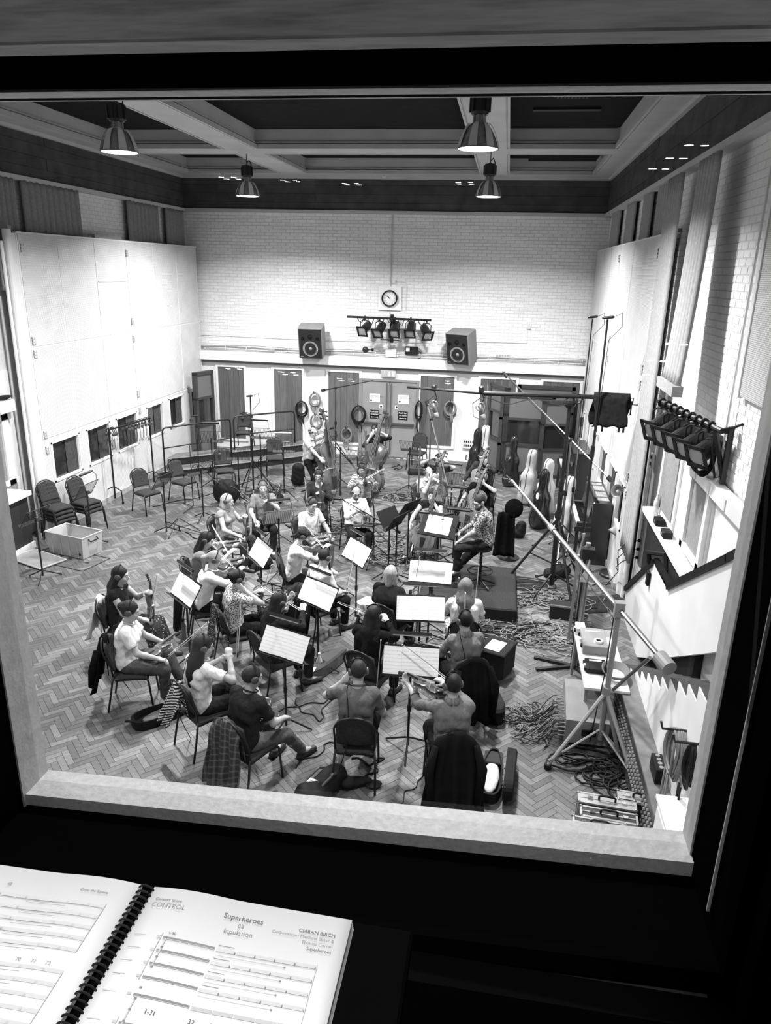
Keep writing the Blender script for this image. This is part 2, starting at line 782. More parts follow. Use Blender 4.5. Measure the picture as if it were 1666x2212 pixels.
# smooth painted lower part of the right wall
MB().box2((XR - .03, 3.0, 0), (XR, 11.8, 2.98)).build('lower_wall_face', WHITE, wr)
MB().box2((XL, 1.6, 0), (XL + .03, 12.2, 3.2)).build('lower_wall_face', WHITE, wl)

# ------------------------------------------------------------------ ceiling: dark coffers between painted beams
ce = struct('ceiling', MB().box2((XL - .3, YF - .3, 7.74), (XR + .4, YB + .3, 8.3)), DARKCEIL, label='dark coffered ceiling with painted beams')


def beam(a, b):
    MB().box2(a, b).build('beam', BEAMP, ce)


def mould(p, q, off):
    """stepped moulding along a beam's lower edge"""
    p, q = Vector(p), Vector(q)
    off = Vector(off)
    mb = MB()
    for k, (d, z, s) in enumerate(((.03, .05, .06), (.015, .12, .03), (.045, .015, .035))):
        mb.bar(p + off * d + Vector((0, 0, z)), q + off * d + Vector((0, 0, z)), s, s)
    mb.build('moulding', BEAMP, ce)


BX = [(-5.9, -5.28), (-.82, -.22)]
CY = [(15.75, 16.4), (9.7, 10.35), (3.8, 4.45)]
E_L, E_R, E_B = -8.42, 1.86, 19.62
for a, b in BX:
    beam((a, YF, ZC), (b, YB, 7.76))
beam((XL, YF, ZC), (E_L, YB, 7.76))
beam((E_R, YF, ZC), (XR, YB, 7.76))
beam((XL, E_B, ZC + .001), (XR, YB, 7.76))
for a, b in CY:
    beam((XL, a, ZC + .001), (XR, b, 7.76))
xs = [E_L, BX[0][0], BX[0][1], BX[1][0], BX[1][1], E_R]
ys = [4.45, 9.7, 10.35, 15.75, 16.4, E_B]
for i in range(0, 6, 2):
    for j in range(0, 6, 2):
        x0, x1, y0, y1 = xs[i], xs[i + 1], ys[j], ys[j + 1]
        mould((x0, y0, ZC), (x0, y1, ZC), (1, 0, 0))
        mould((x1, y0, ZC), (x1, y1, ZC), (-1, 0, 0))
        mould((x0, y0, ZC), (x1, y0, ZC), (0, 1, 0))
        mould((x0, y1, ZC), (x1, y1, ZC), (0, -1, 0))
        MB().box2((x0 + .05, y0 + .05, 7.72), (x1 - .05, y1 - .05, 7.75)).build('coffer_panel', DARKCEIL, ce)
# grille and slot vent in the far right coffer
g = MB()
for k in range(9):
    g.box((0.55 + k * .055, 12.9, 7.705), (.03, .3, .03))
g.build('air_vent', mat('vent_grey', .02, .6), ce)
MB().box((0.75, 13.9, 7.705), (1.1, .16, .04)).build('slot_vent', BLACK, ce)
MB().box((1.0, 18.2, 7.64), (1.5, .9, .2)).build('ceiling_duct', DARKCEIL, ce)

# ------------------------------------------------------------------ dark boarded band and white trim round the top of the walls
nrow = 4
for wname, par, p, q, nv in (('b', wb, (XL, YB), (XR, YB), (0, -1)), ('l', wl, (XL, YF), (XL, YB), (1, 0)), ('r', wr, (XR, YF), (XR, YB), (-1, 0))):
    ln = math.hypot(q[0] - p[0], q[1] - p[1])
    seg = 3
    for r in range(nrow):
        for s in range(seg):
            a, b = s / seg, (s + 1) / seg
            hh = (ZC - ZT) / nrow
            z0 = ZT + r * hh
            t = .10 + (.012 if (r + s) % 2 else 0)
            ax, ay = p[0] + (q[0] - p[0]) * a, p[1] + (q[1] - p[1]) * a
            bx, by = p[0] + (q[0] - p[0]) * b, p[1] + (q[1] - p[1]) * b
            MB().box2((min(ax, bx) + min(nv[0] * t, 0), min(ay, by) + min(nv[1] * t, 0), z0 + .004),
                      (max(ax, bx) + max(nv[0] * t, 0), max(ay, by) + max(nv[1] * t, 0), z0 + hh)).build('band_board', BANDM, par)
for i, (a, b) in enumerate((((XL, YB - .17, ZT - .05), (XR, YB, ZT + .03)), ((XL, YF, ZT - .05), (XL + .17, YB, ZT + .03)), ((XR - .17, YF, ZT - .05), (XR, YB, ZT + .03)))):
    struct('trim_%d' % (i + 1), MB().box2(a, b), BEAMP, label='pale timber trim strip under the dark boarded band')
    struct('trim_%d' % (i + 4), MB().box2((a[0], a[1], ZC - .06), (b[0], b[1], ZC + .02)), BEAMP, label='pale moulding strip at the top of the dark boarded band')

# ------------------------------------------------------------------ window wall of the control room
W0, W1 = -1.15, .505
WT = 5.405
ZSL, ZSR = 3.775, 3.845       # the sill is slightly out of level
wf = MB()
wf.box2((XL, 1.17, -.2), (W0 - .05, YF, 8.3)).box2((W1 + .05, 1.17, -.2), (XR + .3, YF, 8.3)).box2((W0 - .05, 1.17, -.2), (W1 + .05, YF, 3.7)).box2((W0 - .05, 1.17, WT + .05), (W1 + .05, YF, 8.3))
wfo = struct('wall_front', wf, mat('wall_front_paint', .45, .7), label='end wall that carries the control room window')
win = struct('window_1', MB().box2((W0 - .06, YF - .01, WT - .0), (W1 + .06, YF + .02, WT + .07)), mat('weathered_cream', .5, .55, var=.08, scale=30, bump=.3),
             label='control room window looking down into the studio')
CW = MATS['weathered_cream']
OLDW = mat('chipped_white_paint', .6, .55, var=.12, scale=60, bump=.3, detail=10)


def slope_box(x0, x1, y0, y1, zt0, zt1, h):
    V = [(x0, y0, zt0 - h), (x1, y0, zt1 - h), (x1, y1, zt1 - h), (x0, y1, zt0 - h), (x0, y0, zt0), (x1, y0, zt1), (x1, y1, zt1), (x0, y1, zt0)]
    return MB().add(V, [(3, 2, 1, 0), (4, 5, 6, 7), (0, 1, 5, 4), (1, 2, 6, 5), (2, 3, 7, 6), (3, 0, 4, 7)])


slope_box(W0 - .02, W1 + .02, 1.415, 1.515, ZSL, ZSR, .13).build('window_sill', OLDW, win)
MB().box2((W1, 1.44, 3.7), (W1 + .04, 1.512, WT)).build('jamb', CW, win)
MB().box2((W0 - .04, 1.405, 3.7), (W0, 1.512, WT)).build('jamb', CW, win)
MB().box2((W0 - .04, 1.44, WT), (W1 + .04, 1.512, WT + .04)).build('window_head', CW, win)
BL = mat('black_window_lining', .002, .9, spec=.0)
slope_box(W0 - .1, W1 + .1, 1.17, 1.414, ZSL - .035, ZSR - .035, .05).build('lining', BL, win)
MB().box2((W1 + .004, 1.16, 3.6), (W1 + .06, 1.439, WT)).build('lining', BL, win)
MB().box2((W0 - .06, 1.16, 3.6), (W0 - .004, 1.404, WT)).build('lining', BL, win)
MB().box2((W0 - .1, 1.16, WT + .004), (W1 + .1, 1.439, WT + .06)).build('lining', BL, win)
MB().box2((W1 - .004, 1.275, 3.85), (W1 + .002, 1.279, WT)).build('glazing_bead', mat('bead_white', .5, .5), win)
# ------------------------------------------------------------------ high-bay pendants
LENS = emis('lamp_lens_glow', 22)
REFL = mat('prismatic_reflector', .16, .3, var=.3, scale=12)


def make_pendant():
    t = thing('pendant_lamp', 'pendant', 'lamp')
    MB().tube([(0, 0, .86), (0, 0, .60)], .008, 6).build('chain', BLKMET, t)
    MB().tube([(0, 0, .64), (.05, .02, .70), (.09, .03, .62), (.07, .03, .5)], .012, 6).build('supply_cable', RUBBER, t)
    g = MB()
    g.lathe([(.02, .62), (.05, .6), (.105, .59), (.112, .56), (.112, .4), (.1, .37), (.06, .36)][::-1], 16)
    for k in range(8):
        a = k * math.pi / 4
        g.box((.115 * math.cos(a), .115 * math.sin(a), .48), (.03, .03, .17), Matrix.Rotation(a, 3, 'Z'))
    g.build('gear_housing', BLKMET, t)
    n = MB().lathe([(.066, .27), (.066, .37)], 14)
    for k in range(7):
        a = k * 2 * math.pi / 7
        n.box((.075 * math.cos(a), .075 * math.sin(a), .32), (.012, .03, .1), Matrix.Rotation(a, 3, 'Z'))
    n.build('neck', GREYM, t)
    prof = [(.066, .29), (.1, .27), (.155, .21), (.2, .13), (.235, .05), (.25, .0), (.255, -.012), (.245, -.012), (.228, .05), (.19, .13), (.145, .205), (.09, .26)]
    MB().lathe(prof, 28, cap=False).build('reflector', REFL, t, smooth=True)
    for k in range(7):
        a0 = k * 2 * math.pi / 7
        MB().grid(lambda u, v: Vector((math.cos(a0 + (u - .5) * .42) * (.069 + .188 * (v ** .62) + .004), math.sin(a0 + (u - .5) * .42) * (.069 + .188 * (v ** .62) + .004), .29 * (1 - v ** 1.5))), 3, 6).build('petal', mat('painted_petal_glow', .55, .4), t, smooth=True)  # pale petals, the reflector's glow put into their colour
    MB().lathe([(.001, -.004), (.24, -.004), (.24, 0.0), (.001, 0.0)], 28, cap=False).build('lens', LENS, t)
    return t


pend = make_pendant()
PL = ['bright pendant lamp over the bald bassist side, above the far crossbeam', 'small bright pendant lamp hanging to the side of the wall clock',
      'large glowing pendant lamp near the dark-quilted wall', 'large glowing pendant lamp on a short chain above the conductor',
      'pendant lamp hanging out of sight above the window', 'pendant lamp hanging out of sight above the stairs']
PL[0] = 'small glowing pendant lamp above the loudspeaker and the double bass players'
for (x, y), l in zip(LAMP_XY, PL):
    dup(pend, (x, y, LAMP_Z), 0, l, 'high-bay pendant lamps')
    area_light('lamp_light', (x, y, LAMP_Z - .03), .46, LAMP_W * (1.0 if y > 6 else .24), spread=LAMP_SPREAD)  # front pair hangs out of view, kept dimmed for its light


# ------------------------------------------------------------------ perforated acoustic screens with a row of low windows
def screen(name, label, x, sgn, ys_, zt, zmid, zlow, wins, y0, y1, side):
    """sgn: direction towards the room"""
    t = thing(name, label, 'acoustic screen', (x, y0, 0))
    ln = y1 - y0
    th = .06 * sgn
    # back board behind perforated sheets
    for r, (za, zb) in enumerate(((zmid, zt), (zlow, zmid))):
        for i in range(len(ys_) - 1):
            a, b = ys_[i] - y0, ys_[i + 1] - y0
            o = MB().box2((0, a + .012, za + .012), (th, b - .012, zb - .012)).build('perforated_panel', PERF, t)
    fr = MB()
    for yy in ys_:
        fr.box2((-.02 * sgn, yy - y0 - .02, .12), (.052 * sgn, yy - y0 + .02, zt))
    for zz in (zmid, zlow, zt):
        fr.box2((-.02 * sgn, 0, zz - .02), (.05 * sgn, ln, zz + .02))
    fr.build('frame', WHITE, t)
    # lower row: board with window openings
    zb0, zb1 = .98, 1.78
    prev = 0
    lo = MB()
    edges = sorted(wins)
    for a, b in edges:
        lo.box2((0, prev, zb0), (th, a - y0, zb1))
        prev = b - y0
    lo.box2((0, prev, zb0), (th, ln, zb1)).box2((0, 0, .1), (th, ln, zb0)).box2((0, 0, zb1), (th, ln, zlow - .02))
    lo.build('window_board', PERF, t)
    for a, b in edges:
        a, b = a - y0, b - y0
        w = MB()
        f = .035
        for p, q in (((a, zb0), (a + f, zb1)), ((b - f, zb0), (b, zb1)), ((a, zb0), (b, zb0 + f)), ((a, zb1 - f), (b, zb1))):
            w.box2((-.01 * sgn, p[0], p[1]), (.075 * sgn, q[0], q[1]))
        fo = w.build('window_frame', WHITE, t)
        MB().box2((-.01 * sgn, a + f, zb0 + f), (.0, b - f, zb1 - f)).build('pane', GLASSD, fo)
        cu = MB()
        hw = (b - a) * .42
        cu.grid(lambda u, v: Vector((.012 * sgn + .008 * math.sin(u * 22), b - f - hw + u * hw, zb0 + f + v * (zb1 - zb0 - 2 * f))), 16, 1)
        cu.build('curtain', mat('dim_curtain', .06, .9, var=.2, scale=20), fo, smooth=True)
    MB().box2((-.02 * sgn, -.02, .0), (.09 * sgn, ln, .12)).build('skirting', mat('skirting_grey', .3, .6, var=.2), t)
    # roller brackets on the frame
    for yy, zz in [(ys_[0] + .1, z) for z in (zt - .25, zmid + .12, zmid - .12, zlow + .1, zlow - .2)] + [(ys_[3] + .05, z) for z in (zt - .25, zmid + .25, zmid - .15, zlow + .3, zlow - .1)]:
        b = MB()
        for k in range(3):
            for j in range(2):
                b.box((.075 * sgn, yy - y0 + (j - .5) * .055, zz + (k - 1) * .05), (.03, .035, .032))
        b.box((.066 * sgn, yy - y0, zz), (.012, .09, .15))
        b.build('hinge_bracket', mat('hinge_cream', .5, .5), t)
    return t


dL = [onx(px, py, -8.55).y for px, py in ((32, 503), (118, 512), (198, 516), (266, 520), (326, 525), (376, 529), (420, 533))]
wL = [(onx(a, 1000, -8.55).y, onx(b, 1000, -8.55).y) for a, b in ()]
wl_px = (((106, 955), (167, 935)), ((183, 930), (233, 912)), ((247, 906), (292, 892)), ((313, 880), (348, 870)), ((362, 866), (393, 853)), ((404, 848), (428, 839)))
wL = [(onx(*a, -8.55).y, onx(*b, -8.55).y) for a, b in wl_px]
scl = screen('perforated_acoustic_screen', 'tall white perforated acoustic screen with low windows behind the headphone rack', -8.58, 1, dL, 5.57, 3.6, 1.87, wL, dL[0], 20.2, 'L')
dR = [11.95, 13.0, 14.3, 16.0, 17.4, 18.7, 20.2]
wR = [(12.15, 12.85), (13.15, 14.05), (14.55, 15.5), (16.3, 17.1), (17.7, 18.4), (19.0, 19.8)]
scr = screen('perforated_acoustic_screen', 'tall white perforated acoustic screen with low windows beside the cello cases', 2.23, -1, dR, 5.68, 3.6, 1.87, wR, 11.95, 20.2, 'R')
# hatch panel seam and lifting bar on the left screen
MB().box2((.0, dL[2] - dL[0] + .05, 4.72), (.075, dL[3] - dL[0] - .05, 4.745)).build('hatch_seam', WHITE, scl)
MB().box2((-.02, dL[2] - dL[0] + .1, 5.59), (.05, dL[3] - dL[0] - .1, 5.66)).build('lifting_bar', GREYM, scl)
for t, sg, yy, zt in ((scl, 1, -.16, 5.62), (scr, -1, -.14, 5.72)):
    b = MB()
    b.cyl((-.02 * sg, yy, 0), (-.02 * sg, yy, zt), .075, 14)
    b.box2((-.12 * sg, yy + .02, 0), (.04 * sg, yy + .16, zt - .06))
    b.build('hinge_post', CREAM, t)
    MB().cyl((-.02 * sg, yy - .17, 0), (-.02 * sg, yy - .17, zt - .2), .03, 10).build('conduit', CREAM, t)
    MB().box2((-.25 * sg, yy - .05, zt), (.05 * sg, yy + .05, zt + .05)).build('post_bracket', GREYM, t)


# ------------------------------------------------------------------ quilted drapes along the side walls
def quilt(name, label, x, sgn, ya, yb, z0, z1, tubes=6, lean=0.0, batten=False, out=.16):
    qm = QUILT if sgn > 0 else mat('quilt_cloth_lightened', .32, .95, var=.12, scale=25, bump=.3)  # paler copy for the right wall, its extra brightness put into the colour
    w = yb - ya
    t = thing(name, label, 'acoustic quilt', (x, ya, z0))

    def f(u, v):
        s = abs(math.sin(u * tubes * math.pi))
        d = (.004 + .045 * s ** .6) + out
        return Vector((sgn * (d + lean * (1 - v) ** 2), u * w - (.25 * w * (1 - v) ** 2 if lean else 0), v * (z1 - z0)))
    MB().slabgrid(f, tubes * 8, 18, -.03 * sgn).build('quilted_sheet', qm, t, smooth=True)
    lean = lean + out
    if batten:
        MB().box2((sgn * (lean - .03), -.3 * w, -.12), (sgn * (lean + .09), w * .76, 0)).build('bottom_batten', mat('raw_timber', .3, .6, var=.2, stretch=(1, 1, 6)), t)
    return t


quilt('hanging_quilt', 'pale ribbed quilt hanging over the angled spotlights, with timber batten at its foot', 2.30, -1, 9.0, 9.85, 3.92, 6.39, lean=.12, batten=True)
quilt('hanging_quilt', 'long ribbed quilt hanging beside the hinge post of the white screen', 2.30, -1, 10.75, 11.6, .95, 6.39)
for k, (a, b) in enumerate(((12.5, 13.5), (14.1, 14.9), (15.9, 16.9), (18.0, 19.2))):
    quilt('hanging_quilt', ('first', 'second', 'third', 'fourth')[k] + ' ribbed quilt above the screen beside the cello cases, counting from the window', 2.40, -1, a, b, 5.5, 6.49, out=.05)
quilt('hanging_quilt', 'dark quilt showing over the near end of the screen by the stacked chairs', -8.84, 1, 12.0, 12.9, 4.6, 6.49, out=.02)
quilt('hanging_quilt', 'wide dark ribbed quilt above the screen near the stacked chairs', -8.84, 1, 13.1, 15.0, 4.6, 6.49, tubes=10, out=.02)
quilt('hanging_quilt', 'ribbed quilt above the screen in front of the pale brick bay', -8.84, 1, 17.0, 18.6, 4.6, 6.49, tubes=8, out=.02)
quilt('hanging_quilt', 'narrow ribbed quilt tucked in the far corner above the screen', -8.84, 1, 19.0, 20.1, 4.6, 6.49, out=.02)

# ------------------------------------------------------------------ lower part of the end wall: ledge, white boarding and dark panels
YP = YB - .12
MB().box2((XL, YP, .0), (-3.95, YB, 2.5)).box2((-2.2, YP, 0), (XR, YB, 2.5)).box2((-3.95, YP, 2.2), (-2.2, YB, 2.5)).build('boarding', WHITE, wb)
MB().box2((XL, YB - .3, 2.56), (XR, YB, 2.8)).build('dado_ledge', WHITE, wb)
MB().box2((XL, YB - .17, 2.48), (XR, YB, 2.555)).build('painted_shade_rail', mat('ledge_shade_grey', .16, .6), wb)  # dark strip painted as the shade under the ledge
pan = [((471, 793), (531, 905), .2), ((592, 796), (655, 960), .2), ((710, 800), (775, 955), .36), ((910, 808), (975, 960), .42), ((1040, 808), (1105, 960), .3), ((1175, 815), (1243, 930), .3)]
for a, b, zb in pan:
    x0, x1, zt = ony(*a, YP).x, ony(*b, YP).x, 2.36
    if zb < .3:
        zb = .28
    fr = MB()
    f = .07
    for p, q in (((x0 - f, zb - f), (x0, zt + f)), ((x1, zb - f), (x1 + f, zt + f)), ((x0, zt), (x1, zt + f)), ((x0, zb - f), (x1, zb))):
        fr.box2((p[0], YP - .035, p[1]), (q[0], YP + .01, q[1]))
    fo = fr.build('panel_frame', WHITE, wb)
    n = 5
    for k in range(n):
        w = (x1 - x0) / n
        MB().box2((x0 + k * w + .003, YP - .015 - .004 * (k % 2), zb), (x0 + (k + 1) * w - .003, YP + .02, zt)).build('plank', PANELDK, fo)


# ------------------------------------------------------------------ writing
def text(body, size, loc, rot, m, parent=None, name='lettering', align='CENTER', extrude=.0008):
    c = bpy.data.curves.new(name, 'FONT')
    c.body = body
    c.size = size
    c.align_x = align
    c.align_y = 'CENTER'
    c.extrude = extrude
    c.resolution_u = 3
    o = bpy.data.objects.new(name, c)
    COL.objects.link(o)
    dg = bpy.context.evaluated_depsgraph_get()
    me = bpy.data.meshes.new_from_object(o.evaluated_get(dg))
    bpy.data.objects.remove(o)
    me.materials.clear()
    me.materials.append(m)
    o = bpy.data.objects.new(name, me)
    COL.objects.link(o)
    o.location = loc
    o.rotation_euler = rot
    if parent is not None:
        o.parent = parent
    return o


INK = mat('black_ink', .02, .7)
SIGNW = mat('sign_white', .75, .6)
FACE = (R_(90), 0, 0)        # upright lettering that faces the window

# ------------------------------------------------------------------ double doors
dx0, dx1, dzt = -3.84, -2.3, 2.16
DOORM = mat('door_grey', .23, .5, var=.06, scale=3)
YD = YP - .01
door = struct('door_1', MB().box2((dx0 - .08, YD - .03, 0), (dx0, YB - .02, dzt + .06)).box2((dx1, YD - .03, 0), (dx1 + .08, YB - .02, dzt + .06)).box2((dx0, YD - .03, dzt), (dx1, YB - .02, dzt + .06)),
              mat('door_frame_grey', .2, .5), label='grey double doors with push bars and printed signs')
xm = (dx0 + dx1) / 2
for a, b, s in ((dx0, xm - .004, 1), (xm + .004, dx1, -1)):
    lf = MB().box2((a, YD, .01), (b, YD + .045, dzt)).build('door_leaf', DOORM, door)
    xe = xm - s * .06
    MB().cyl((xe, YD - .04, .1), (xe, YD - .04, dzt - .05), .014, 8).build('bolt_rod', STEEL, lf)
    h = MB().box((xe, YD - .035, 1.06), (.07, .06, .3)).box(((a + b) / 2 - s * .02, YD - .06, .98), (b - a - .1, .03, .05))
    h.build('push_bar', STEEL, lf)
    cx = (a + b) / 2 - s * .02
    MB().box((cx, YD - .004, 1.68), (.3, .008, .24)).build('notice', SIGNW, lf)
    text('PLEASE KEEP DOOR\nCLOSED WHEN RED LIGHT\nIS ON. THANK YOU', .028, (cx - .13, YD - .009, 1.72), FACE, INK, lf, align='LEFT')
    MB().sphere((cx - .1, YD - .008, 1.61), (.03, .004, .03), 8, 4).build('notice_emblem', INK, lf)
    MB().box((cx, YD - .004, 1.22), (.27, .008, .24)).build('push_sign', BLACK, lf)
    text('Push bar\nto open', .068, (cx, YD - .009, 1.26), FACE, SIGNW, lf)
    ar = MB().box((cx, YD - .009, 1.14), (.16, .002, .014))
    for q in (-1, 1):
        ar.prism([(0, .02), (0, -.02), (q * .035, 0)][::q], .002, Matrix.Translation((cx + q * .07, YD - .009, 1.14)) @ Matrix.Rotation(R_(90), 4, 'X'))
    ar.build('arrow', SIGNW, lf)
    pl = MB().box((xe - s * .16, YD - .004, 1.45), (.09, .008, .1)).build('lock_plate', SIGNW, lf)
    MB().cyl((xe - s * .16, YD - .008, 1.45), (xe - s * .16, YD - .014, 1.45), .03, 12).build('lock_disc', INK, pl)
st = MB()
for k in range(8):
    st.box((dx0 + .1 + k * .2, YD - .12, .003), (.1, .05, .004))
st.build('threshold_tape', SIGNW, door)

ex = thing('exit_sign', 'illuminated running-man exit sign with down arrow over the double doors', 'sign', (ony(840, 805, YP).x, YP, 2.38))
MB().rbox((0, -.05, 0), (.42, .09, .2), .01).build('housing', mat('exit_housing', .5, .4), ex)
MB().box((0, -.097, 0), (.38, .006, .16)).build('face_plate', emis('exit_glow', .25, .3), ex)
ar = MB().box((.03, -.102, .02), (.02, .003, .09))
ar.prism([(-.035, 0), (.035, 0), (0, -.05)][::-1], .003, Matrix.Translation((.03, -.1015, -.02)) @ Matrix.Rotation(R_(90), 4, 'X'))
ar.build('arrow', SIGNW, ex)
rm = MB().sphere((-.1, -.102, .055), (.013, .003, .013), 8, 4)
for p, q in (((-.1, .04), (-.11, -.005)), ((-.1, .035), (-.07, .02)), ((-.1, .035), (-.135, .02)), ((-.11, -.005), (-.08, -.03)), ((-.08, -.03), (-.085, -.06)), ((-.11, -.005), (-.14, -.035)), ((-.14, -.035), (-.16, -.03))):
    rm.bar((p[0], -.102, p[1]), (q[0], -.102, q[1]), .014, .004)
rm.build('running_figure', SIGNW, ex)
MB().box((.145, -.102, 0), (.07, .003, .13)).build('door_pictogram', SIGNW, ex)

# ------------------------------------------------------------------ clock on its white board
cl = thing('wall_clock', 'round black-rimmed wall clock on a square white board', 'clock', (-3.13, YB - .02, 4.38))
MB().box((0, -.02, 0), (.62, .04, .62)).build('board', mat('clock_board', .78, .5), cl)
RX90 = Matrix.Rotation(R_(90), 4, 'X')
MB().lathe([(.2, 0), (.215, 0), (.215, .07), (.185, .075), (.178, .04)], 36, Matrix.Translation((0, -.04, 0)) @ RX90, cap=False).build('rim', BLACK, cl, smooth=False)
MB().lathe([(.001, .03), (.19, .03), (.19, .0), (.001, 0)][::-1], 36, Matrix.Translation((0, -.04, 0)) @ RX90, cap=False).build('dial', SIGNW, cl)
for k in range(1, 13):
    a = math.pi / 2 - k * math.pi / 6
    text(str(k), .052, (.142 * math.cos(a), -.073, .142 * math.sin(a)), FACE, INK, cl, name='numeral')
for nm, ang, ln, w in (('hour_hand', 320, .085, .016), ('minute_hand', 308, .13, .011)):
    a = math.pi / 2 - R_(ang)
    MB().bar((-.02 * math.cos(a), -.078, -.02 * math.sin(a)), (ln * math.cos(a), -.078, ln * math.sin(a)), .004, w).build(nm, INK, cl)
cd = thing('wall_conduit', 'thin white conduit and junction box running from the ceiling band to the clock', 'conduit', (-3.13, YB - .01, 4.69))
MB().cyl((0, -.01, 0), (0, -.01, 1.78), .011, 6).cyl((.03, -.01, 0), (.03, -.01, 1.78), .008, 6).tube([(.1, -.01, .12), (.42, -.01, .11), (.45, -.01, .06), (.45, -.01, -.6)], .008, 6).build('pipe', CREAM, cd)
MB().rbox((.1, -.03, .12), (.1, .06, .08), .01).build('junction_box', CREAM, cd)
MB().cyl((0, -.01, -.62), (0, -.01, -.8), .01, 6).build('pipe', CREAM, cd)


# ------------------------------------------------------------------ loudspeakers on the wall
def loudspeaker(loc, rz, label, w=.66, h=.84, d=.5):
    t = thing('wall_loudspeaker', label, 'loudspeaker', loc, rz, 'large wall loudspeakers')
    M = Matrix.Rotation(R_(14), 3, 'X')

    def P(x, y, z):
        return M @ Vector((x, y, z))
    MB().rbox((0, 0, 0), (w, d, h), .012, M).build('cabinet', mat('speaker_cabinet', .2, .55, var=.1), t)
    MB().box(P(0, -d / 2 - .004, 0), (w - .05, .012, h - .05), M).build('baffle', mat('speaker_baffle', .018, .6), t)
    M4 = M.to_4x4() @ RX90

    def ring(x, z, r, nm, mats, cone):
        T = Matrix.Translation(P(x, -d / 2 - .008, z)) @ M4
        o = MB().lathe([(r * .86, .0), (r, 0), (r, .014), (r * .86, .014)], 24, T, cap=False).build(nm, mats[0], t)
        MB().lathe([(.001, -.02 if cone else .004), (r * .3, -.02 if cone else .004), (r * .86, .006), (r * .86, .0)], 24, T, cap=False).build('cone', mats[1], o, smooth=True)
        if cone:
            MB().lathe([(.001, .012), (r * .2, .008), (r * .28, -.012)], 16, T, cap=False).build('dust_cap', GREYM, o, smooth=True)
    cone = mat('speaker_cone', .42, .5)
    ring(0, -.14, .21, 'woofer', (GREYM, cone), True)
    ring(0, .2, .06, 'tweeter', (BLKMET, RUBBER), False)
    ring(-.2, .15, .045, 'port', (BLKMET, BLACK), False)
    ring(.2, .15, .045, 'port', (BLKMET, BLACK), False)
    MB().box(P(-.24, -d / 2 - .012, -h / 2 + .06), (.07, .004, .02), M).build('badge', GREYM, t)
    MB().box((0, d / 2 - .02, -.1), (.12, .3, .1)).build('wall_bracket', BLKMET, t)
    return t


loudspeaker((ony(672, 735, 19.75).x, 19.85, 3.22), R_(4), 'loudspeaker on the end wall above the hanging cable coils, woofer lowest')
loudspeaker((ony(997, 742, 19.75).x, 19.85, 3.22), R_(-22), 'loudspeaker angled on the end wall, showing its side, above the booth')


# ------------------------------------------------------------------ stage lanterns on their bars
def lantern(parent_loc, direction, label, group, scale=1.0, yoke_up=(0, 0, 1)):
    t = thing('spot_lantern', label, 'spotlight', parent_loc, 0, group)
    d = Vector(direction).normalized()
    up = Vector(yoke_up)
    sdv = d.cross(up).normalized()
    M = Matrix.Identity(3)
    u2 = sdv.cross(d)
    M.col[0], M.col[1], M.col[2] = sdv, u2, d
    s = scale
    M4 = M.to_4x4()
    MB().lathe([(.03 * s, -.24 * s), (.085 * s, -.22 * s), (.1 * s, -.15 * s), (.1 * s, .1 * s), (.108 * s, .1 * s), (.108 * s, .13 * s), (.095 * s, .13 * s)], 18, M4).build('barrel', BLKMET, t, smooth=False)
    fr = MB()
    a, b = .135 * s, .1 * s
    for p, q in (((-a, -a), (-b + .01, a)), ((b - .01, -a), (a, a)), ((-a, b - .01), (a, a)), ((-a, -a), (a, -b + .01))):
        c = Vector(((p[0] + q[0]) / 2, (p[1] + q[1]) / 2, .14 * s))
        fr.box(M @ c, (abs(q[0] - p[0]), abs(q[1] - p[1]), .012 * s), M)
    fr.build('filter_frame', BLKMET, t)
    MB().lathe([(.001, .135 * s), (.1 * s, .132 * s)], 20, M4, cap=False).build('lens', mat('lantern_lens', .33, .25), t)
    yk = [sdv * .115 * s, sdv * .115 * s + up * .16 * s, sdv * .06 * s + up * .2 * s, -sdv * .06 * s + up * .2 * s, -sdv * .115 * s + up * .16 * s, -sdv * .115 * s]
    MB().tube(yk, .011 * s, 6).build('yoke', BLKMET, t)
    MB().cyl(up * .2 * s, up * .3 * s, .02 * s, 8).build('hook_clamp', BLKMET, t)
    return t


yb_ = 19.85
bar = thing('lighting_bar', 'black lighting bar across the end wall under the clock', 'lighting bar', (ony(841, 690, yb_).x, yb_, ony(841, 690, yb_).z))
bl, br = ony(750, 684, yb_) - bar.location, ony(932, 692, yb_) - bar.location
MB().cyl(bl, br, .03, 10).build('bar', BLKMET, bar)
MB().box((.05, .22, -.25), (.09, .09, .75)).box((.05, .1, -.02), (.06, .36, .06)).box((.0, .18, -.55), (.5, .12, .03)).build('wall_bracket', BLKMET, bar)
cb = MB()
for k in range(7):
    a = bl.lerp(br, .12 + k * .12)
    cb.tube([a + Vector((0, -.03, .02)), a + Vector((.06, -.05, -.1)), a + Vector((.14, -.03, -.14 - .03 * (k % 3))), a + Vector((.2, -.03, .0))], .012, 5)
cb.build('wiring', CABLE, bar)
for k, (px, py, dr) in enumerate(((788, 710, (-.35, -1, -.5)), (820, 713, (-.35, -1, -.75)), (853, 713, (0, -1, -.7)), (887, 713, (0, -1, -.8)), (921, 718, (.55, -1, -.75)))):
    lantern(ony(px, py, yb_), dr, ('first', 'second', 'third', 'fourth', 'fifth')[k] + ' black spot lantern from the loudspeaker end of the bar under the clock', 'lanterns under the clock', 1.12)

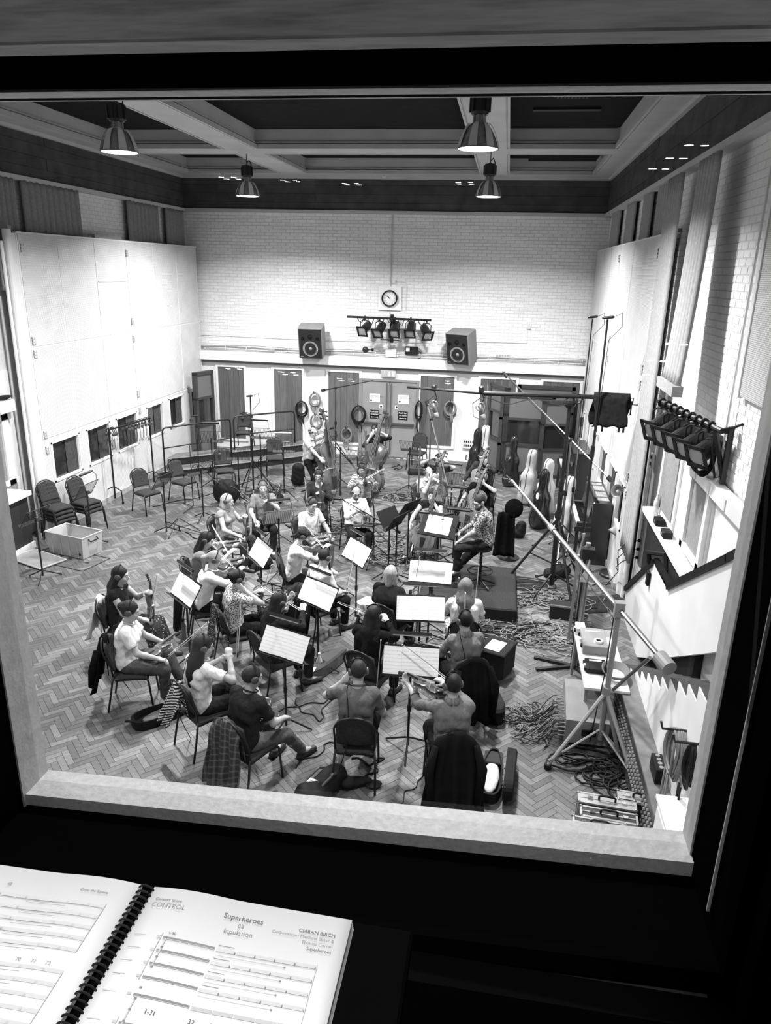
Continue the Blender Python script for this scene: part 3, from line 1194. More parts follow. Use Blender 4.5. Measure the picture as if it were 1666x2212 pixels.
# small fixtures on the end wall
t = thing('wall_horn', 'small round black horn beside a fixing boss under the lighting bar', 'horn', ony(790, 755, YB - .05))
MB().sphere((0, -.04, 0), (.085, .06, .085)).build('dome', BLKMET, t, smooth=True)
MB().sphere((.2, -.02, .0), (.035, .035, .05)).cyl((.05, -.02, 0), (.2, -.02, 0), .012, 6).build('arm', BLKMET, t)
t = thing('twin_bulkhead', 'clear twin emergency light under the lighting bar bracket', 'light', ony(845, 762, YB - .05))
MB().rbox((0, -.03, 0), (.3, .06, .22), .02).build('casing', mat('frosted_casing', .7, .3), t)
for s in (-1, 1):
    MB().sphere((s * .06, -.07, -.02), (.045, .03, .06)).build('lamp', emis('bulkhead_glow', 1.2), t, smooth=True)
t = thing('wall_control_box', 'small black control box with white label on the end wall beside the bracket', 'control box', ony(890, 757, YB - .05))
MB().rbox((0, -.05, 0), (.34, .1, .22), .01).build('casing', BLKMET, t)
MB().box((-.1, -.103, .03), (.1, .006, .1)).build('label_plate', SIGNW, t)
MB().tube([(.17, -.03, .0), (.26, -.03, -.05), (.24, -.03, -.18), (.14, -.03, -.26)], .01, 6).build('lead', CABLE, t)
t = thing('ceiling_sensor', 'small pale camera dome under the beam above the clock', 'camera', ony(830, 376, YB - .2))
MB().rbox((0, 0, 0), (.1, .12, .16), .02).build('casing', CREAM, t)
MB().sphere((0, -.06, -.03), .03, 8, 6).build('eye', BLACK, t)
t = thing('wall_conduit', 'long pale conduit along the end wall at loudspeaker height', 'conduit', (0, YB - .015, 0))
pp = [ony(436, 723, YB - .02), ony(646, 733, YB - .02), ony(700, 735, YB - .02), ony(960, 742, YB - .02), ony(1030, 738, YB - .02), ony(1138, 741, YB - .02), ony(1140, 714, YB - .02)]
MB().tube([p - Vector((0, YB - .015, 0)) for p in pp], .012, 6).build('pipe', CREAM, t)
MB().rbox(ony(1143, 707, YB - .03) - Vector((0, YB - .015, 0)), (.1, .05, .1), .01).build('switch_box', CREAM, t)
for (px, py, nm) in ((607, 757, 'beside the loudspeaker over the hanging coils'), (1086, 770, 'with a looped wire near the booth')):
    t = thing('terminal_box', 'pale louvred terminal box on the end wall ' + nm, 'terminal box', ony(px, py, YB - .04))
    MB().rbox((0, 0, 0), (.36, .07, .13), .01).build('casing', CREAM, t)
    for k in range(5):
        MB().box((-.14 + k * .07, -.037, 0), (.05, .006, .1)).build('louvre', mat('louvre_grey', .35, .5), t)
t = thing('cable_tray', 'bundle of pale cables clipped along the ledge of the end wall', 'cable bundle', (0, YB - .06, 2.9))
for k in range(5):
    z = -.03 + k * .022
    pts = [(x, -.02 - .01 * math.sin(x * 3 + k), z + .018 * math.sin(x * (1.3 + .2 * k) + k)) for x in np.linspace(XL + .3, XR - .2, 60)]
    MB().tube(pts, .009, 5, cap=False).build('cable', (CREAM, CABLEW, CABLEG)[k % 3], t)
cl2 = MB()
for x in np.arange(XL + .5, XR, .62):
    cl2.box((x, -.0, .01), (.02, .05, .14))
cl2.build('clips', CREAM, t)


# ------------------------------------------------------------------ coils of cable on wall hooks
def coil(loc, label, R, col, n=9, r=.014, ell=1.35, tail=.25, group='cable coils hung along the end wall'):
    t = thing('cable_coil', label, 'cable coil', loc, 0, group)
    for k in range(n):
        a = R * random.uniform(.82, 1.06)
        b = a * ell * random.uniform(.93, 1.07)
        ph = random.uniform(0, 6)
        y0 = -.04 - .007 * k
        pts = [(a * math.cos(q) + random.uniform(-.004, .004), y0 + .012 * math.sin(2 * q + ph), b * math.sin(q) - b * .98 + R * .12) for q in np.linspace(0, 2 * math.pi, 22)[:-1]]
        MB().tube(pts, r, 5, closed=True).build('loop', col, t, smooth=True)
    for k in range(3):
        x = random.uniform(-.5, .5) * R
        zb = -2 * R * ell + .05
        MB().tube([(x, -.1, zb), (x * 1.2, -.1, zb - tail * .5), (x * .7 + .03, -.09, zb - tail * random.uniform(.6, 1.1))], r * .8, 5).build('tail', col, t, smooth=True)
    hk = MB().tube([(0, .03, .03), (0, -.2, .03), (0, -.22, .1)], .012, 6)
    hk.build('hook', BLKMET, t)
    return t


for px, py, R, col, lb in ((653, 868, .17, CABLE, 'black cable coil hung beside the second dark panel'), (682, 850, .16, CABLEW, 'pale cable coil, upper of two between dark panels'),
                           (684, 896, .17, CABLEG, 'grey cable coil, lower of two between dark panels'), (776, 878, .19, CABLE, 'black cable coil hung on the edge of the double doors, hook side'),
                           (906, 868, .1, CABLE, 'narrow tangled black cable hank on the far side of the double doors'), (974, 868, .16, CABLEG, 'grey-black cable coil hung right of the fourth dark panel'),
                           (750, 925, .15, CABLEW, 'pale cable coil hung low near the second double bass')):
    coil(ony(px, py, YB - .16), lb.replace('right of', 'beside'), R, col, tail=.5 if R < .12 else .3, ell=2.6 if R < .12 else 1.3)
t = thing('wall_socket_plate', 'pale perforated socket panel low on the end wall by the dark cello case', 'socket panel', ony(1017, 958, YP - .04))
MB().rbox((0, 0, 0), (.45, .05, .3), .01).build('plate', CREAM, t)
for k in range(14):
    MB().box((-.18 + (k % 7) * .06, -.028, .05 if k < 7 else -.06), (.03, .006, .06)).build('socket', BLACK, t)
# ------------------------------------------------------------------ stacking chairs
def make_chair():
    t = thing('stacking_chair', 'chair', 'chair')
    # seat pad
    def pad(u, v):
        a, b = u * 2 - 1, v * 2 - 1
        k = (abs(a) ** 5 + abs(b) ** 5) ** .2 if (a or b) else 0
        s = 1.0 if k < 1e-6 else max(abs(a), abs(b)) / k
        return Vector((a * s * .215, b * s * .215 + .0, .44 + .03 * (1 - min(1, (a * a) ** 2 + (b * b) ** 2 * .8)) + .01))
    MB().slabgrid(pad, 10, 10, -.055).build('seat', FABRIC, t, smooth=True)

    def back(u, v):
        a = u * 2 - 1
        z = v
        w = .2 * min(1, math.sqrt(max(0, 1 - max(0, (z - .62) / .38) ** 2.2)) + .12) if z > .62 else .2
        return Vector((a * w * .93, -.215 - .09 * z + .018 * a * a - .012 * math.sin(z * 3.1), .53 + .37 * z))
    MB().slabgrid(back, 10, 12, -.035).build('backrest', FABRIC, t, smooth=True)
    pts = []
    for k in range(19):
        a = math.pi * k / 18
        z = .745 + .17 * math.sin(a)
        x = .205 * math.cos(a)
        pts.append((x, -.225 - .09 * (z - .53) / .37, z))
    full = [(.2, -.2, .46), (.203, -.215, .6)] + pts + [(-.203, -.215, .6), (-.2, -.2, .46)]
    MB().tube(full, .0115, 7).build('back_frame', BLKMET, t, smooth=True)
    MB().tube([(-.2, -.2, .425), (-.2, .18, .425), (.2, .18, .425), (.2, -.2, .425)], .011, 6, closed=True).build('seat_frame', BLKMET, t)
    for sx in (-1, 1):
        MB().tube([(sx * .2, .17, .44), (sx * .213, .2, .38), (sx * .225, .235, .0)], .0125, 7).build('leg', BLKMET, t, smooth=True)
        MB().tube([(sx * .2, -.2, .47), (sx * .215, -.24, .25), (sx * .22, -.29, .0)], .0125, 7).build('leg', BLKMET, t, smooth=True)
    return t


CHAIR = make_chair()


# ------------------------------------------------------------------ bowed strings
OUT = [(0, 0), (.004, .07), (.02, .15), (.055, .225), (.11, .272), (.18, .289), (.26, .28), (.33, .245), (.38, .215), (.405, .232), (.415, .225), (.43, .185),
       (.48, .158), (.54, .153), (.6, .168), (.635, .195), (.65, .212), (.665, .2), (.70, .204), (.77, .228), (.84, .238), (.9, .222), (.95, .172), (.985, .09), (1.0, .04)]


def outline(L, wide=1.0, sharp=True):
    r = [(w * L * wide, y * L) for y, w in OUT]
    return r + [(-x, y) for x, y in r[::-1] if x > 1e-6]


VARN = {}


def varnish(name, v):
    return mat(name, v, .22, var=.3, scale=7, stretch=(5, 1, 1), spec=.6)


def make_instrument(name, cat, L, depth, neck, wood, fingerboard=.72, spike=0.0, wide=1.0):
    """origin at the tail, +y towards the scroll, +z the front"""
    t = thing(name, name, cat)
    ol = outline(L, wide)
    cx, cy = 0, L * .5
    n = len(ol)

    def ring(s, z, arch=0):
        return [Vector((x * s, cy + (y - cy) * (1 - (1 - s) * .75), z)) for x, y in ol]
    levels = [(.05, -depth * .62), (.45, -depth * .6), (.8, -depth * .54), (.97, -depth * .46), (1.0, -depth * .45), (.965, -depth * .44), (.965, depth * .44), (1.0, depth * .45), (.97, depth * .47), (.8, depth * .58), (.45, depth * .66), (.05, depth * .68)]
    V = []
    for s, z in levels:
        V += ring(s, z)
    Fc = []
    for k in range(len(levels) - 1):
        for i in range(n):
            j = (i + 1) % n
            Fc.append((k * n + i, k * n + j, (k + 1) * n + j, (k + 1) * n + i))
    Fc.append(tuple(range(n - 1, -1, -1)))
    Fc.append(tuple((len(levels) - 1) * n + i for i in range(n)))
    b = MB().add(V, Fc).build('soundbox', wood, t, smooth=True)
    fh = MB()
    for s in (-1, 1):
        pts = []
        for k in range(13):
            q = k / 12
            pts.append((s * L * (.115 + .022 * math.sin((q - .5) * 5.2)) + s * L * .012 * (q - .5) * -4, L * (.36 + .2 * q), depth * .60))
        fh.tube(pts, [L * .004 + L * .005 * math.sin(math.pi * k / 12) for k in range(13)], 6)
    fh.build('sound_hole', BLACK, b)
    zt = depth * .68
    nl = neck
    EB = mat('ebony', .012, .35)
    MB().prism([(-L * .055, L * .72), (L * .055, L * .72), (L * .034, L + nl), (-L * .034, L + nl)], L * .02, Matrix.Translation((0, 0, zt + L * .03))).build('fingerboard', EB, t)
    MB().tube([(0, L * .97, depth * .2), (0, L * 1.02, depth * .5), (0, L + nl * .5, zt + L * .012), (0, L + nl, zt)], [L * .045, L * .045, L * .034, L * .032], 8).build('neck', wood, t, smooth=True)
    hd = MB().bar((0, L + nl, zt), (0, L + nl + L * .2, zt - L * .06), L * .055, L * .06)
    sp = [(0, L + nl + L * .2 + L * .035 * math.cos(a) * (1 - a / 12), zt - L * .05 + L * .035 * math.sin(a) * (1 - a / 12)) for a in np.linspace(-2, 6.5, 16)]
    hd.tube(sp, [L * .036 - L * .001 * k for k in range(16)], 7)
    so = hd.build('scroll', wood, t)
    pg = 0
    for k in range(4):
        s = 1 if k % 2 else -1
        yy = L + nl + L * (.03 + .045 * k)
        MB().tube([(-s * L * .03, yy, zt - L * .015), (s * L * .08, yy, zt - L * .015), (s * L * .11, yy, zt - L * .015)], [L * .01, L * .012, L * .026], 6).build('peg', EB, so)
    MB().prism([(-L * .11, 0), (L * .11, 0), (L * .06, L * .1), (-L * .06, L * .1)], L * .012, Matrix.Translation((0, L * .455, zt - L * .01)) @ Matrix.Rotation(R_(90), 4, 'X')).build('bridge', mat('maple', .4, .5), t)
    MB().prism([(-L * .025, L * .03), (L * .025, L * .03), (L * .065, L * .28), (-L * .065, L * .28)], L * .015, Matrix.Translation((0, 0, zt + L * .02))).build('tailpiece', EB, t)
    stg = MB()
    for k in range(4):
        x = (-1.5 + k)
        stg.tube([(x * L * .03, L * .27, zt + L * .035), (x * L * .035, L * .455, zt + L * .09), (x * L * .016, L + nl, zt + L * .055)], max(L * .003, .0012), 4)
    stg.build('strings', mat('string_metal', .5, .35, metal=.8), t, kind='stuff')
    if spike:
        MB().cyl((0, .02, 0), (0, -spike, 0), .007 if L < 1 else .012, 8).build('end_pin', STEEL, t)
    else:
        MB().sphere((-L * .13, L * .06, zt + L * .03), (L * .12, L * .09, L * .03), 10, 6).build('chin_rest', EB, t, smooth=True)
    return t


VIOLIN = make_instrument('violin', 'violin', .365, .042, .16, varnish('violin_varnish', .07))
VIOLA = make_instrument('viola', 'viola', .41, .046, .18, varnish('viola_varnish', .055))
CELLO = make_instrument('cello', 'cello', .76, .14, .33, varnish('cello_varnish', .15), spike=.3)
BASS = make_instrument('double_bass', 'double bass', 1.12, .24, .52, varnish('bass_varnish', .075), spike=.14)


def make_bow(name, L):
    t = thing(name, 'bow', 'bow')
    MB().tube([(0, 0, 0), (0, L * .5, -.008), (0, L * .97, 0)], [.0055, .005, .0035], 6).build('stick', mat('bow_stick', .3, .3), t)
    MB().box((0, L * .5, .016), (.007, L * .9, .0025)).build('bow_hair', mat('bow_hair_white', .75, .6), t)
    MB().box((0, .05, .01), (.012, .05, .02)).build('frog', BLACK, t)
    MB().bar((0, L * .965, -.002), (0, L * .985, .02), .008, .008).build('tip', SIGNW, t)
    return t


BOW = make_bow('bow', .74)


def place(proto, tail, axis, front, label, group=None):
    """put an instrument: tail point, direction to scroll, direction its front faces"""
    y = Vector(axis).normalized()
    z = Vector(front)
    z = (z - y * z.dot(y)).normalized()
    x = y.cross(z)
    M = Matrix.Identity(4)
    for i, a in enumerate((x, y, z)):
        M[0][i], M[1][i], M[2][i] = a
    o = dup(proto, (0, 0, 0), 0, label, group)
    o.rotation_euler = M.to_euler()
    o.location = tail
    return o


# ------------------------------------------------------------------ music stands and sheets
def stave_mat():
    m, nt, b = nodes_of('printed_score')
    N, L = nt.nodes, nt.links
    tc = N.new('ShaderNodeTexCoord')
    sp = N.new('ShaderNodeSeparateXYZ')
    L.new(tc.outputs['Object'], sp.inputs[0])

    def math_(op, a, bb=None, c=None):
        n = N.new('ShaderNodeMath')
        n.operation = op
        for i, v in enumerate((a, bb, c)):
            if v is None:
                continue
            if isinstance(v, (int, float)):
                n.inputs[i].default_value = v
            else:
                L.new(v, n.inputs[i])
        return n.outputs[0]
    fy = math_('FRACT', math_('MULTIPLY', sp.outputs['Y'], 26.0))
    staff = math_('MULTIPLY', math_('GREATER_THAN', fy, .36), math_('LESS_THAN', fy, .64))
    line = math_('GREATER_THAN', math_('FRACT', math_('MULTIPLY', fy, 14.0)), .45)
    nz = N.new('ShaderNodeTexNoise')
    nz.inputs['Scale'].default_value = 120
    mp = N.new('ShaderNodeMapping')
    mp.inputs['Scale'].default_value = (1, .6, 1)
    L.new(tc.outputs['Object'], mp.inputs[0])
    L.new(mp.outputs[0], nz.inputs['Vector'])
    note = math_('MULTIPLY', math_('GREATER_THAN', nz.outputs['Fac'], .64), math_('MULTIPLY', math_('GREATER_THAN', fy, .25), math_('LESS_THAN', fy, .75)))
    ink = math_('MAXIMUM', math_('MULTIPLY', math_('MULTIPLY', staff, line), .3), math_('MULTIPLY', note, .5))
    # margins and a paler half
    mg = math_('MULTIPLY', math_('LESS_THAN', math_('ABSOLUTE', sp.outputs['X']), .098), math_('LESS_THAN', math_('ABSOLUTE', sp.outputs['Y']), .135))
    ink = math_('MULTIPLY', ink, mg)
    v = math_('MULTIPLY_ADD', ink, -.72, .86)
    L.new(v, b.inputs['Base Color'])
    b.inputs['Roughness'].default_value = .7
    return m


SCORE = stave_mat()
DESKB = mat('stand_black', .01, .55)


def make_stand(wire=False, h=1.0, dw=.5, dh=.33, tilt=58, lamp=True, name='music_stand'):
    """desk faces local -y (towards the player), top of the desk leans away"""
    t = thing(name, name, 'music stand')
    MB().cyl((0, 0, .06), (0, 0, h), .014, 8).build('pole', BLKMET, t)
    MB().cyl((0, 0, .5), (0, 0, .58), .022, 8).build('clutch', BLKMET, t)
    for k in range(3):
        a = k * 2 * math.pi / 3 + .5
        MB().tube([(0, 0, .16), (.05 * math.cos(a), .05 * math.sin(a), .14), (.3 * math.cos(a), .3 * math.sin(a), .012)], .011, 6).build('leg', BLKMET, t)
    ct, st = math.cos(R_(tilt)), math.sin(R_(tilt))
    ax = Vector((1, 0, 0))
    up = Vector((0, ct, st))
    nr = Vector((0, -st, ct))
    M = Matrix.Identity(3)
    M.col[0], M.col[1], M.col[2] = ax, up, nr
    c = Vector((0, 0, h + .12))

    def P(x, y, z=0):
        return c + ax * x + up * y + nr * z
    if wire:
        MB().tube([P(-dw / 2, -dh / 2), P(dw / 2, -dh / 2), P(dw / 2, dh / 2), P(-dw / 2, dh / 2)], .007, 6, closed=True).build('desk_frame', BLKMET, t)
        g = MB()
        for k in range(15):
            x = -dw / 2 + dw * (k + 1) / 16
            g.tube([P(x, -dh / 2), P(x, dh / 2)], .0035, 5)
        g.build('wire_grid', BLKMET, t, kind='stuff')
    else:
        MB().box(P(0, 0, -.006), (dw, dh, .008), M).build('desk', DESKB, t)
    MB().box(P(0, -dh / 2 + .004, .03), (dw, .006, .07), M).build('lip', DESKB, t)
    MB().cyl((0, .01, h - .03), P(0, -.02, -.012), .016, 8).build('tilt_joint', BLKMET, t)
    if lamp:
        la = MB()
        la.tube([P(-dw * .42, dh / 2, 0), P(-dw * .42, dh / 2 + .09, .06), P(-dw * .36, dh / 2 + .11, .14)], .006, 6)
        la.build('lamp_arm', BLKMET, t)
        lo = MB().box(P(-dw * .02, dh / 2 + .115, .15), (dw * .74, .035, .03), M).build('lamp_shade', BLKMET, t)
        MB().box(P(-dw * .02, dh / 2 + .09, .142), (dw * .64, .012, .012), M).build('lamp_tube', mat('stand_lamp_tube', .5, .4), lo)
    t['h'] = h
    return t


SOLID = make_stand(False)
SOLIDN = make_stand(False, lamp=False)
WIRE = make_stand(True, name='wire_music_stand', lamp=False)
WIREL = make_stand(True, name='wire_music_stand', lamp=True)
WIDE = make_stand(False, h=.85, dw=.62, dh=.42, tilt=55, lamp=False)


def make_sheets(n, w=.212, h=.3, fan=0.0):
    t = thing('sheet_music', 'sheet', 'sheet music')
    for k in range(n):
        x = (k - (n - 1) / 2) * (w + .001)
        pm = MB()
        pm.slabgrid(lambda u, v: Vector(((u - .5) * w, (v - .5) * h, .0015 + .003 * math.sin(u * 3.14))), 4, 1, .0012)
        o = pm.build('page', SCORE, t)
        o.location = (x, (k % 2) * .004, .0006 * k)
    return t


SHEET2 = make_sheets(2)



def stand(proto, base, face, label, sheets=None, slabel=None, z=0.0, tilt=58, h=1.0, group='music stands'):
    """face: compass angle in which the player looks at it"""
    o = dup(proto, (base[0], base[1], z), yaw(face), label, group)
    if sheets is not None:
        M = Matrix.Rotation(yaw(face), 4, 'Z') @ Matrix.Translation((0, 0, h + .12)) @ Matrix.Rotation(R_(tilt), 4, 'X') @ Matrix.Translation((0, .0, .002))
        M = Matrix.Translation((base[0], base[1], z)) @ M
        s = dup(sheets, (0, 0, 0), 0, slabel, 'sheet music on the stands')
        s.location = M.to_translation()
        s.rotation_euler = M.to_euler()
    return o


# ------------------------------------------------------------------ headphones
def make_headphones():
    """origin at the centre of the head, +y forwards"""
    t = thing('headphones', 'headphones', 'headphones')
    pts = [(.088 * math.cos(a), -.005, .128 * math.sin(a) - .0) for a in np.linspace(R_(-4), R_(184), 17)]
    MB().tube(pts, .0085, 6).build('headband', RUBBER, t, smooth=True)
    for s in (-1, 1):
        M = Matrix.Translation((s * .086, -.005, -.012)) @ Matrix.Rotation(R_(90), 4, 'Y')
        o = MB().lathe([(.02, -.017), (.036, -.017), (.04, -.008), (.04, .008), (.034, .017), (.01, .019)], 14, M).build('ear_cup', mat('ear_cup_grey', .06, .4), t, smooth=True)
    return t


PHONES = make_headphones()
# ------------------------------------------------------------------ organic surfaces: blended rounded limbs turned into one skin
def V3(*a):
    return np.array(a, float)


def rc(a, b, ra, rb, sq=None, cut=None):
    return ('rc', np.array(a, float), np.array(b, float), ra, rb, sq, cut)


def el(c, r, M=None):
    return ('el', np.array(c, float), np.array(r, float), None if M is None else np.array(M, float), None, None, None)


def _bounds(p):
    if p[0] == 'rc':
        r = max(p[3], p[4]) * (p[5][1] if p[5] else 1.0 if not p[5] else 1)
        r = max(r, p[3], p[4])
        return np.minimum(p[1], p[2]) - r, np.maximum(p[1], p[2]) + r
    r = p[2].max() if p[3] is not None else p[2]
    return p[1] - r, p[1] + r


def _dist(p, X, Y, Z):
    if p[0] == 'rc':
        a, b, ra, rb, sq, cut = p[1:]
        ba = b - a
        L2 = max(float(ba @ ba), 1e-9)
        x, y, z = X - a[0], Y - a[1], Z - a[2]
        t = np.clip((x * ba[0] + y * ba[1] + z * ba[2]) / L2, 0, 1)
        x, y, z = x - t * ba[0], y - t * ba[1], z - t * ba[2]
        if sq is not None:
            u, f = sq
            m = (x * u[0] + y * u[1] + z * u[2]) * (1 / f - 1)
            x, y, z = x + m * u[0], y + m * u[1], z + m * u[2]
        d = np.sqrt(x * x + y * y + z * z) - (ra + (rb - ra) * t)
        if cut is not None:
            c, n = cut
            d = np.maximum(d, (X - c[0]) * n[0] + (Y - c[1]) * n[1] + (Z - c[2]) * n[2])
        return d
    c, r, M = p[1], p[2], p[3]
    x, y, z = X - c[0], Y - c[1], Z - c[2]
    if M is not None:
        x, y, z = (M[0, i] * x + M[1, i] * y + M[2, i] * z for i in range(3))
    k0 = np.sqrt((x / r[0]) ** 2 + (y / r[1]) ** 2 + (z / r[2]) ** 2)
    k1 = np.sqrt((x / r[0] ** 2) ** 2 + (y / r[1] ** 2) ** 2 + (z / r[2] ** 2) ** 2)
    return k0 * (k0 - 1) / np.maximum(k1, 1e-6)


def skin_mesh(name, prims, h, k=.025, sub=(), cuts=(), wob=0.0):
    lo = np.min([_bounds(p)[0] for p in prims], 0) - 3 * h
    hi = np.max([_bounds(p)[1] for p in prims], 0) + 3 * h
    n = np.ceil((hi - lo) / h).astype(int) + 1
    ax = [(lo[i] + h * np.arange(n[i])) for i in range(3)]
    F = np.full(n, .3, np.float32)

    def region(p, pad):
        a, b = _bounds(p)
        i0 = np.maximum(((a - pad - lo) / h).astype(int), 0)
        i1 = np.minimum(((b + pad - lo) / h).astype(int) + 2, n)
        sl = tuple(slice(i0[i], i1[i]) for i in range(3))
        return sl, ax[0][sl[0]][:, None, None], ax[1][sl[1]][None, :, None], ax[2][sl[2]][None, None, :]
    for p in prims:
        sl, X, Y, Z = region(p, k + 2 * h)
        if 0 in [len(q.ravel()) for q in (X, Y, Z)]:
            continue
        d = _dist(p, X, Y, Z)
        f = F[sl]
        hh = np.maximum(k - np.abs(f - d), 0) / k
        F[sl] = np.minimum(f, d) - hh * hh * k * .25
    for p in sub:
        sl, X, Y, Z = region(p, 2 * h)
        if 0 in [len(q.ravel()) for q in (X, Y, Z)]:
            continue
        F[sl] = np.maximum(F[sl], -_dist(p, X, Y, Z))
    for c, nn in cuts:
        F = np.maximum(F, (ax[0][:, None, None] - c[0]) * nn[0] + (ax[1][None, :, None] - c[1]) * nn[1] + (ax[2][None, None, :] - c[2]) * nn[2])
    if wob:
        X_, Y_, Z_ = ax[0][:, None, None], ax[1][None, :, None], ax[2][None, None, :]
        F = F + wob * (np.sin(X_ * 25 + Z_ * 34 + 1.3) * np.sin(Y_ * 29 - Z_ * 19) + .6 * np.sin(X_ * 58 - Z_ * 26 + 3 * np.sin(Z_ * 14)) * np.sin(Z_ * 37 + Y_ * 21))
    for i in range(3):
        sl = [slice(None)] * 3
        for e in (0, -1):
            sl[i] = e
            F[tuple(sl)] = .3
    S = F < 0
    c8 = [S[i:n[0] - 1 + i, j:n[1] - 1 + j, l:n[2] - 1 + l] for i in (0, 1) for j in (0, 1) for l in (0, 1)]
    cnt = sum(c.astype(np.int8) for c in c8)
    act = (cnt > 0) & (cnt < 8)
    I = np.argwhere(act)
    if len(I) == 0:
        return None
    vals = np.stack([F[I[:, 0] + i, I[:, 1] + j, I[:, 2] + l] for i in (0, 1) for j in (0, 1) for l in (0, 1)], 1)
    cor = np.array([(i, j, l) for i in (0, 1) for j in (0, 1) for l in (0, 1)], float)
    acc = np.zeros((len(I), 3))
    num = np.zeros(len(I))
    for a in range(8):
        for b in range(a + 1, 8):
            if np.abs(cor[a] - cor[b]).sum() != 1:
                continue
            va, vb = vals[:, a], vals[:, b]
            m = (va < 0) != (vb < 0)
            t = np.where(m, va / np.where(m, va - vb, 1), 0)
            acc += np.where(m[:, None], cor[a] + t[:, None] * (cor[b] - cor[a]), 0)
            num += m
    P = lo + (I + acc / num[:, None]) * h
    vid = np.full(act.shape, -1, np.int64)
    vid[act] = np.arange(len(I))
    quads = []
    for x in range(3):
        y, z = (x + 1) % 3, (x + 2) % 3
        sA = [slice(None)] * 3
        sB = [slice(None)] * 3
        sA[x] = slice(0, -1)
        sB[x] = slice(1, None)
        a, b = S[tuple(sA)], S[tuple(sB)]
        E = np.argwhere(a != b)
        ok = (E[:, y] > 0) & (E[:, z] > 0) & (E[:, y] < n[y] - 1) & (E[:, z] < n[z] - 1)
        E = E[ok]
        ins = a[E[:, 0], E[:, 1], E[:, 2]]

        def cell(dy, dz):
            q = E.copy()
            q[:, y] -= dy
            q[:, z] -= dz
            return vid[q[:, 0], q[:, 1], q[:, 2]]
        q = np.stack([cell(1, 1), cell(0, 1), cell(0, 0), cell(1, 0)], 1)
        q[~ins] = q[~ins][:, ::-1]
        quads.append(q)
    Q = np.concatenate(quads)
    Q = Q[(Q >= 0).all(1)]
    me = bpy.data.meshes.new(name)
    me.vertices.add(len(P))
    me.vertices.foreach_set('co', P.astype(np.float32).ravel())
    me.loops.add(Q.size)
    me.loops.foreach_set('vertex_index', Q.astype(np.int32).ravel())
    me.polygons.add(len(Q))
    me.polygons.foreach_set('loop_start', np.arange(0, Q.size, 4, dtype=np.int32))
    me.polygons.foreach_set('use_smooth', np.ones(len(Q), bool))
    me.update(calc_edges=True)
    return me


# ------------------------------------------------------------------ people
def nrm(v):
    v = np.array(v, float)
    return v / max(np.linalg.norm(v), 1e-9)


def rotz(a):
    c, s = math.cos(a), math.sin(a)
    return np.array([[c, -s, 0], [s, c, 0], [0, 0, 1.0]])


def rotx(a):
    c, s = math.cos(a), math.sin(a)
    return np.array([[1, 0, 0], [0, c, -s], [0, s, c.real]])


def roty(a):
    c, s = math.cos(a), math.sin(a)
    return np.array([[c, 0, s], [0, 1.0, 0], [-s, 0, c]])


def two_bone(a, c, l1, l2, hint):
    d = c - a
    L = np.linalg.norm(d)
    if L > (l1 + l2) * .998:
        c = a + d / L * (l1 + l2) * .998
        d = c - a
        L = np.linalg.norm(d)
    u = d / L
    x = (l1 * l1 - l2 * l2 + L * L) / (2 * L)
    hgt = math.sqrt(max(l1 * l1 - x * x, 0))
    hv = hint - u * (hint @ u)
    return a + u * x + nrm(hv) * hgt, c


def hand_prims(w, f, n, side, curl, r=1.0):
    """w wrist, f along the hand, n the way the palm faces, side +1 right hand"""
    f = nrm(f)
    n = nrm(n - f * (n @ f))
    t = np.cross(n, f) * side * -1.0     # towards the thumb
    P = [rc(w, w + f * .03, .026, .03, (n, .62)), rc(w + f * .03 - t * .012, w + f * .082 - t * .014, .026, .022, (n, .62)), rc(w + f * .03 + t * .014, w + f * .082 + t * .016, .026, .022, (n, .62))]
    for k, (o, ln) in enumerate(((.031, .07), (.0105, .08), (-.0105, .075), (-.03, .058))):
        b = w + f * (.088 - abs(o) * .2) + t * o
        d = f.copy()
        c = curl * (1 + .12 * k)
        for s, q in enumerate((.45, .32, .25)):
            ang = c * (.5, .95, .8)[s]
            d = nrm(d * math.cos(ang) + n * math.sin(ang))
            n2 = nrm(n - d * (n @ d)) if abs(n @ d) < .999 else -f
            e = b + d * ln * q
            P.append(rc(b, e, .0102 - .0006 * s, .0098 - .0008 * s))
            b = e
            n = n if s == 2 else n
    b = w + f * .022 + t * .026
    d = nrm(f * .55 + t * .75 + n * .3)
    e = b + d * .042
    P.append(rc(b, e, .014, .0115))
    d = nrm(f * .85 + t * .25 + n * (.25 + .35 * curl))
    P.append(rc(e, e + d * .042, .0112, .009))
    return P


def cloth_mat(v, rough=.85):
    return mat('cloth_%03d' % int(v * 1000), v * (.55 if v < .06 else .72 if v < .4 else 1.0), rough, var=.1, scale=11, bump=.9, detail=2, bdist=.035, stretch=(1.3, 1.3, .6))


SKINM = {v: mat('skin_%02d' % v, v / 100 * 1.0, .5, var=.06, scale=20) for v in (22, 30, 36, 42)}


def hairm(v):
    return mat('hair_%03d' % int(v * 1000), v * (.55 if v < .1 else .9), .55, spec=.25, var=.35, scale=40, stretch=(3, 3, .5), bump=.4)


PEOPLE = {}


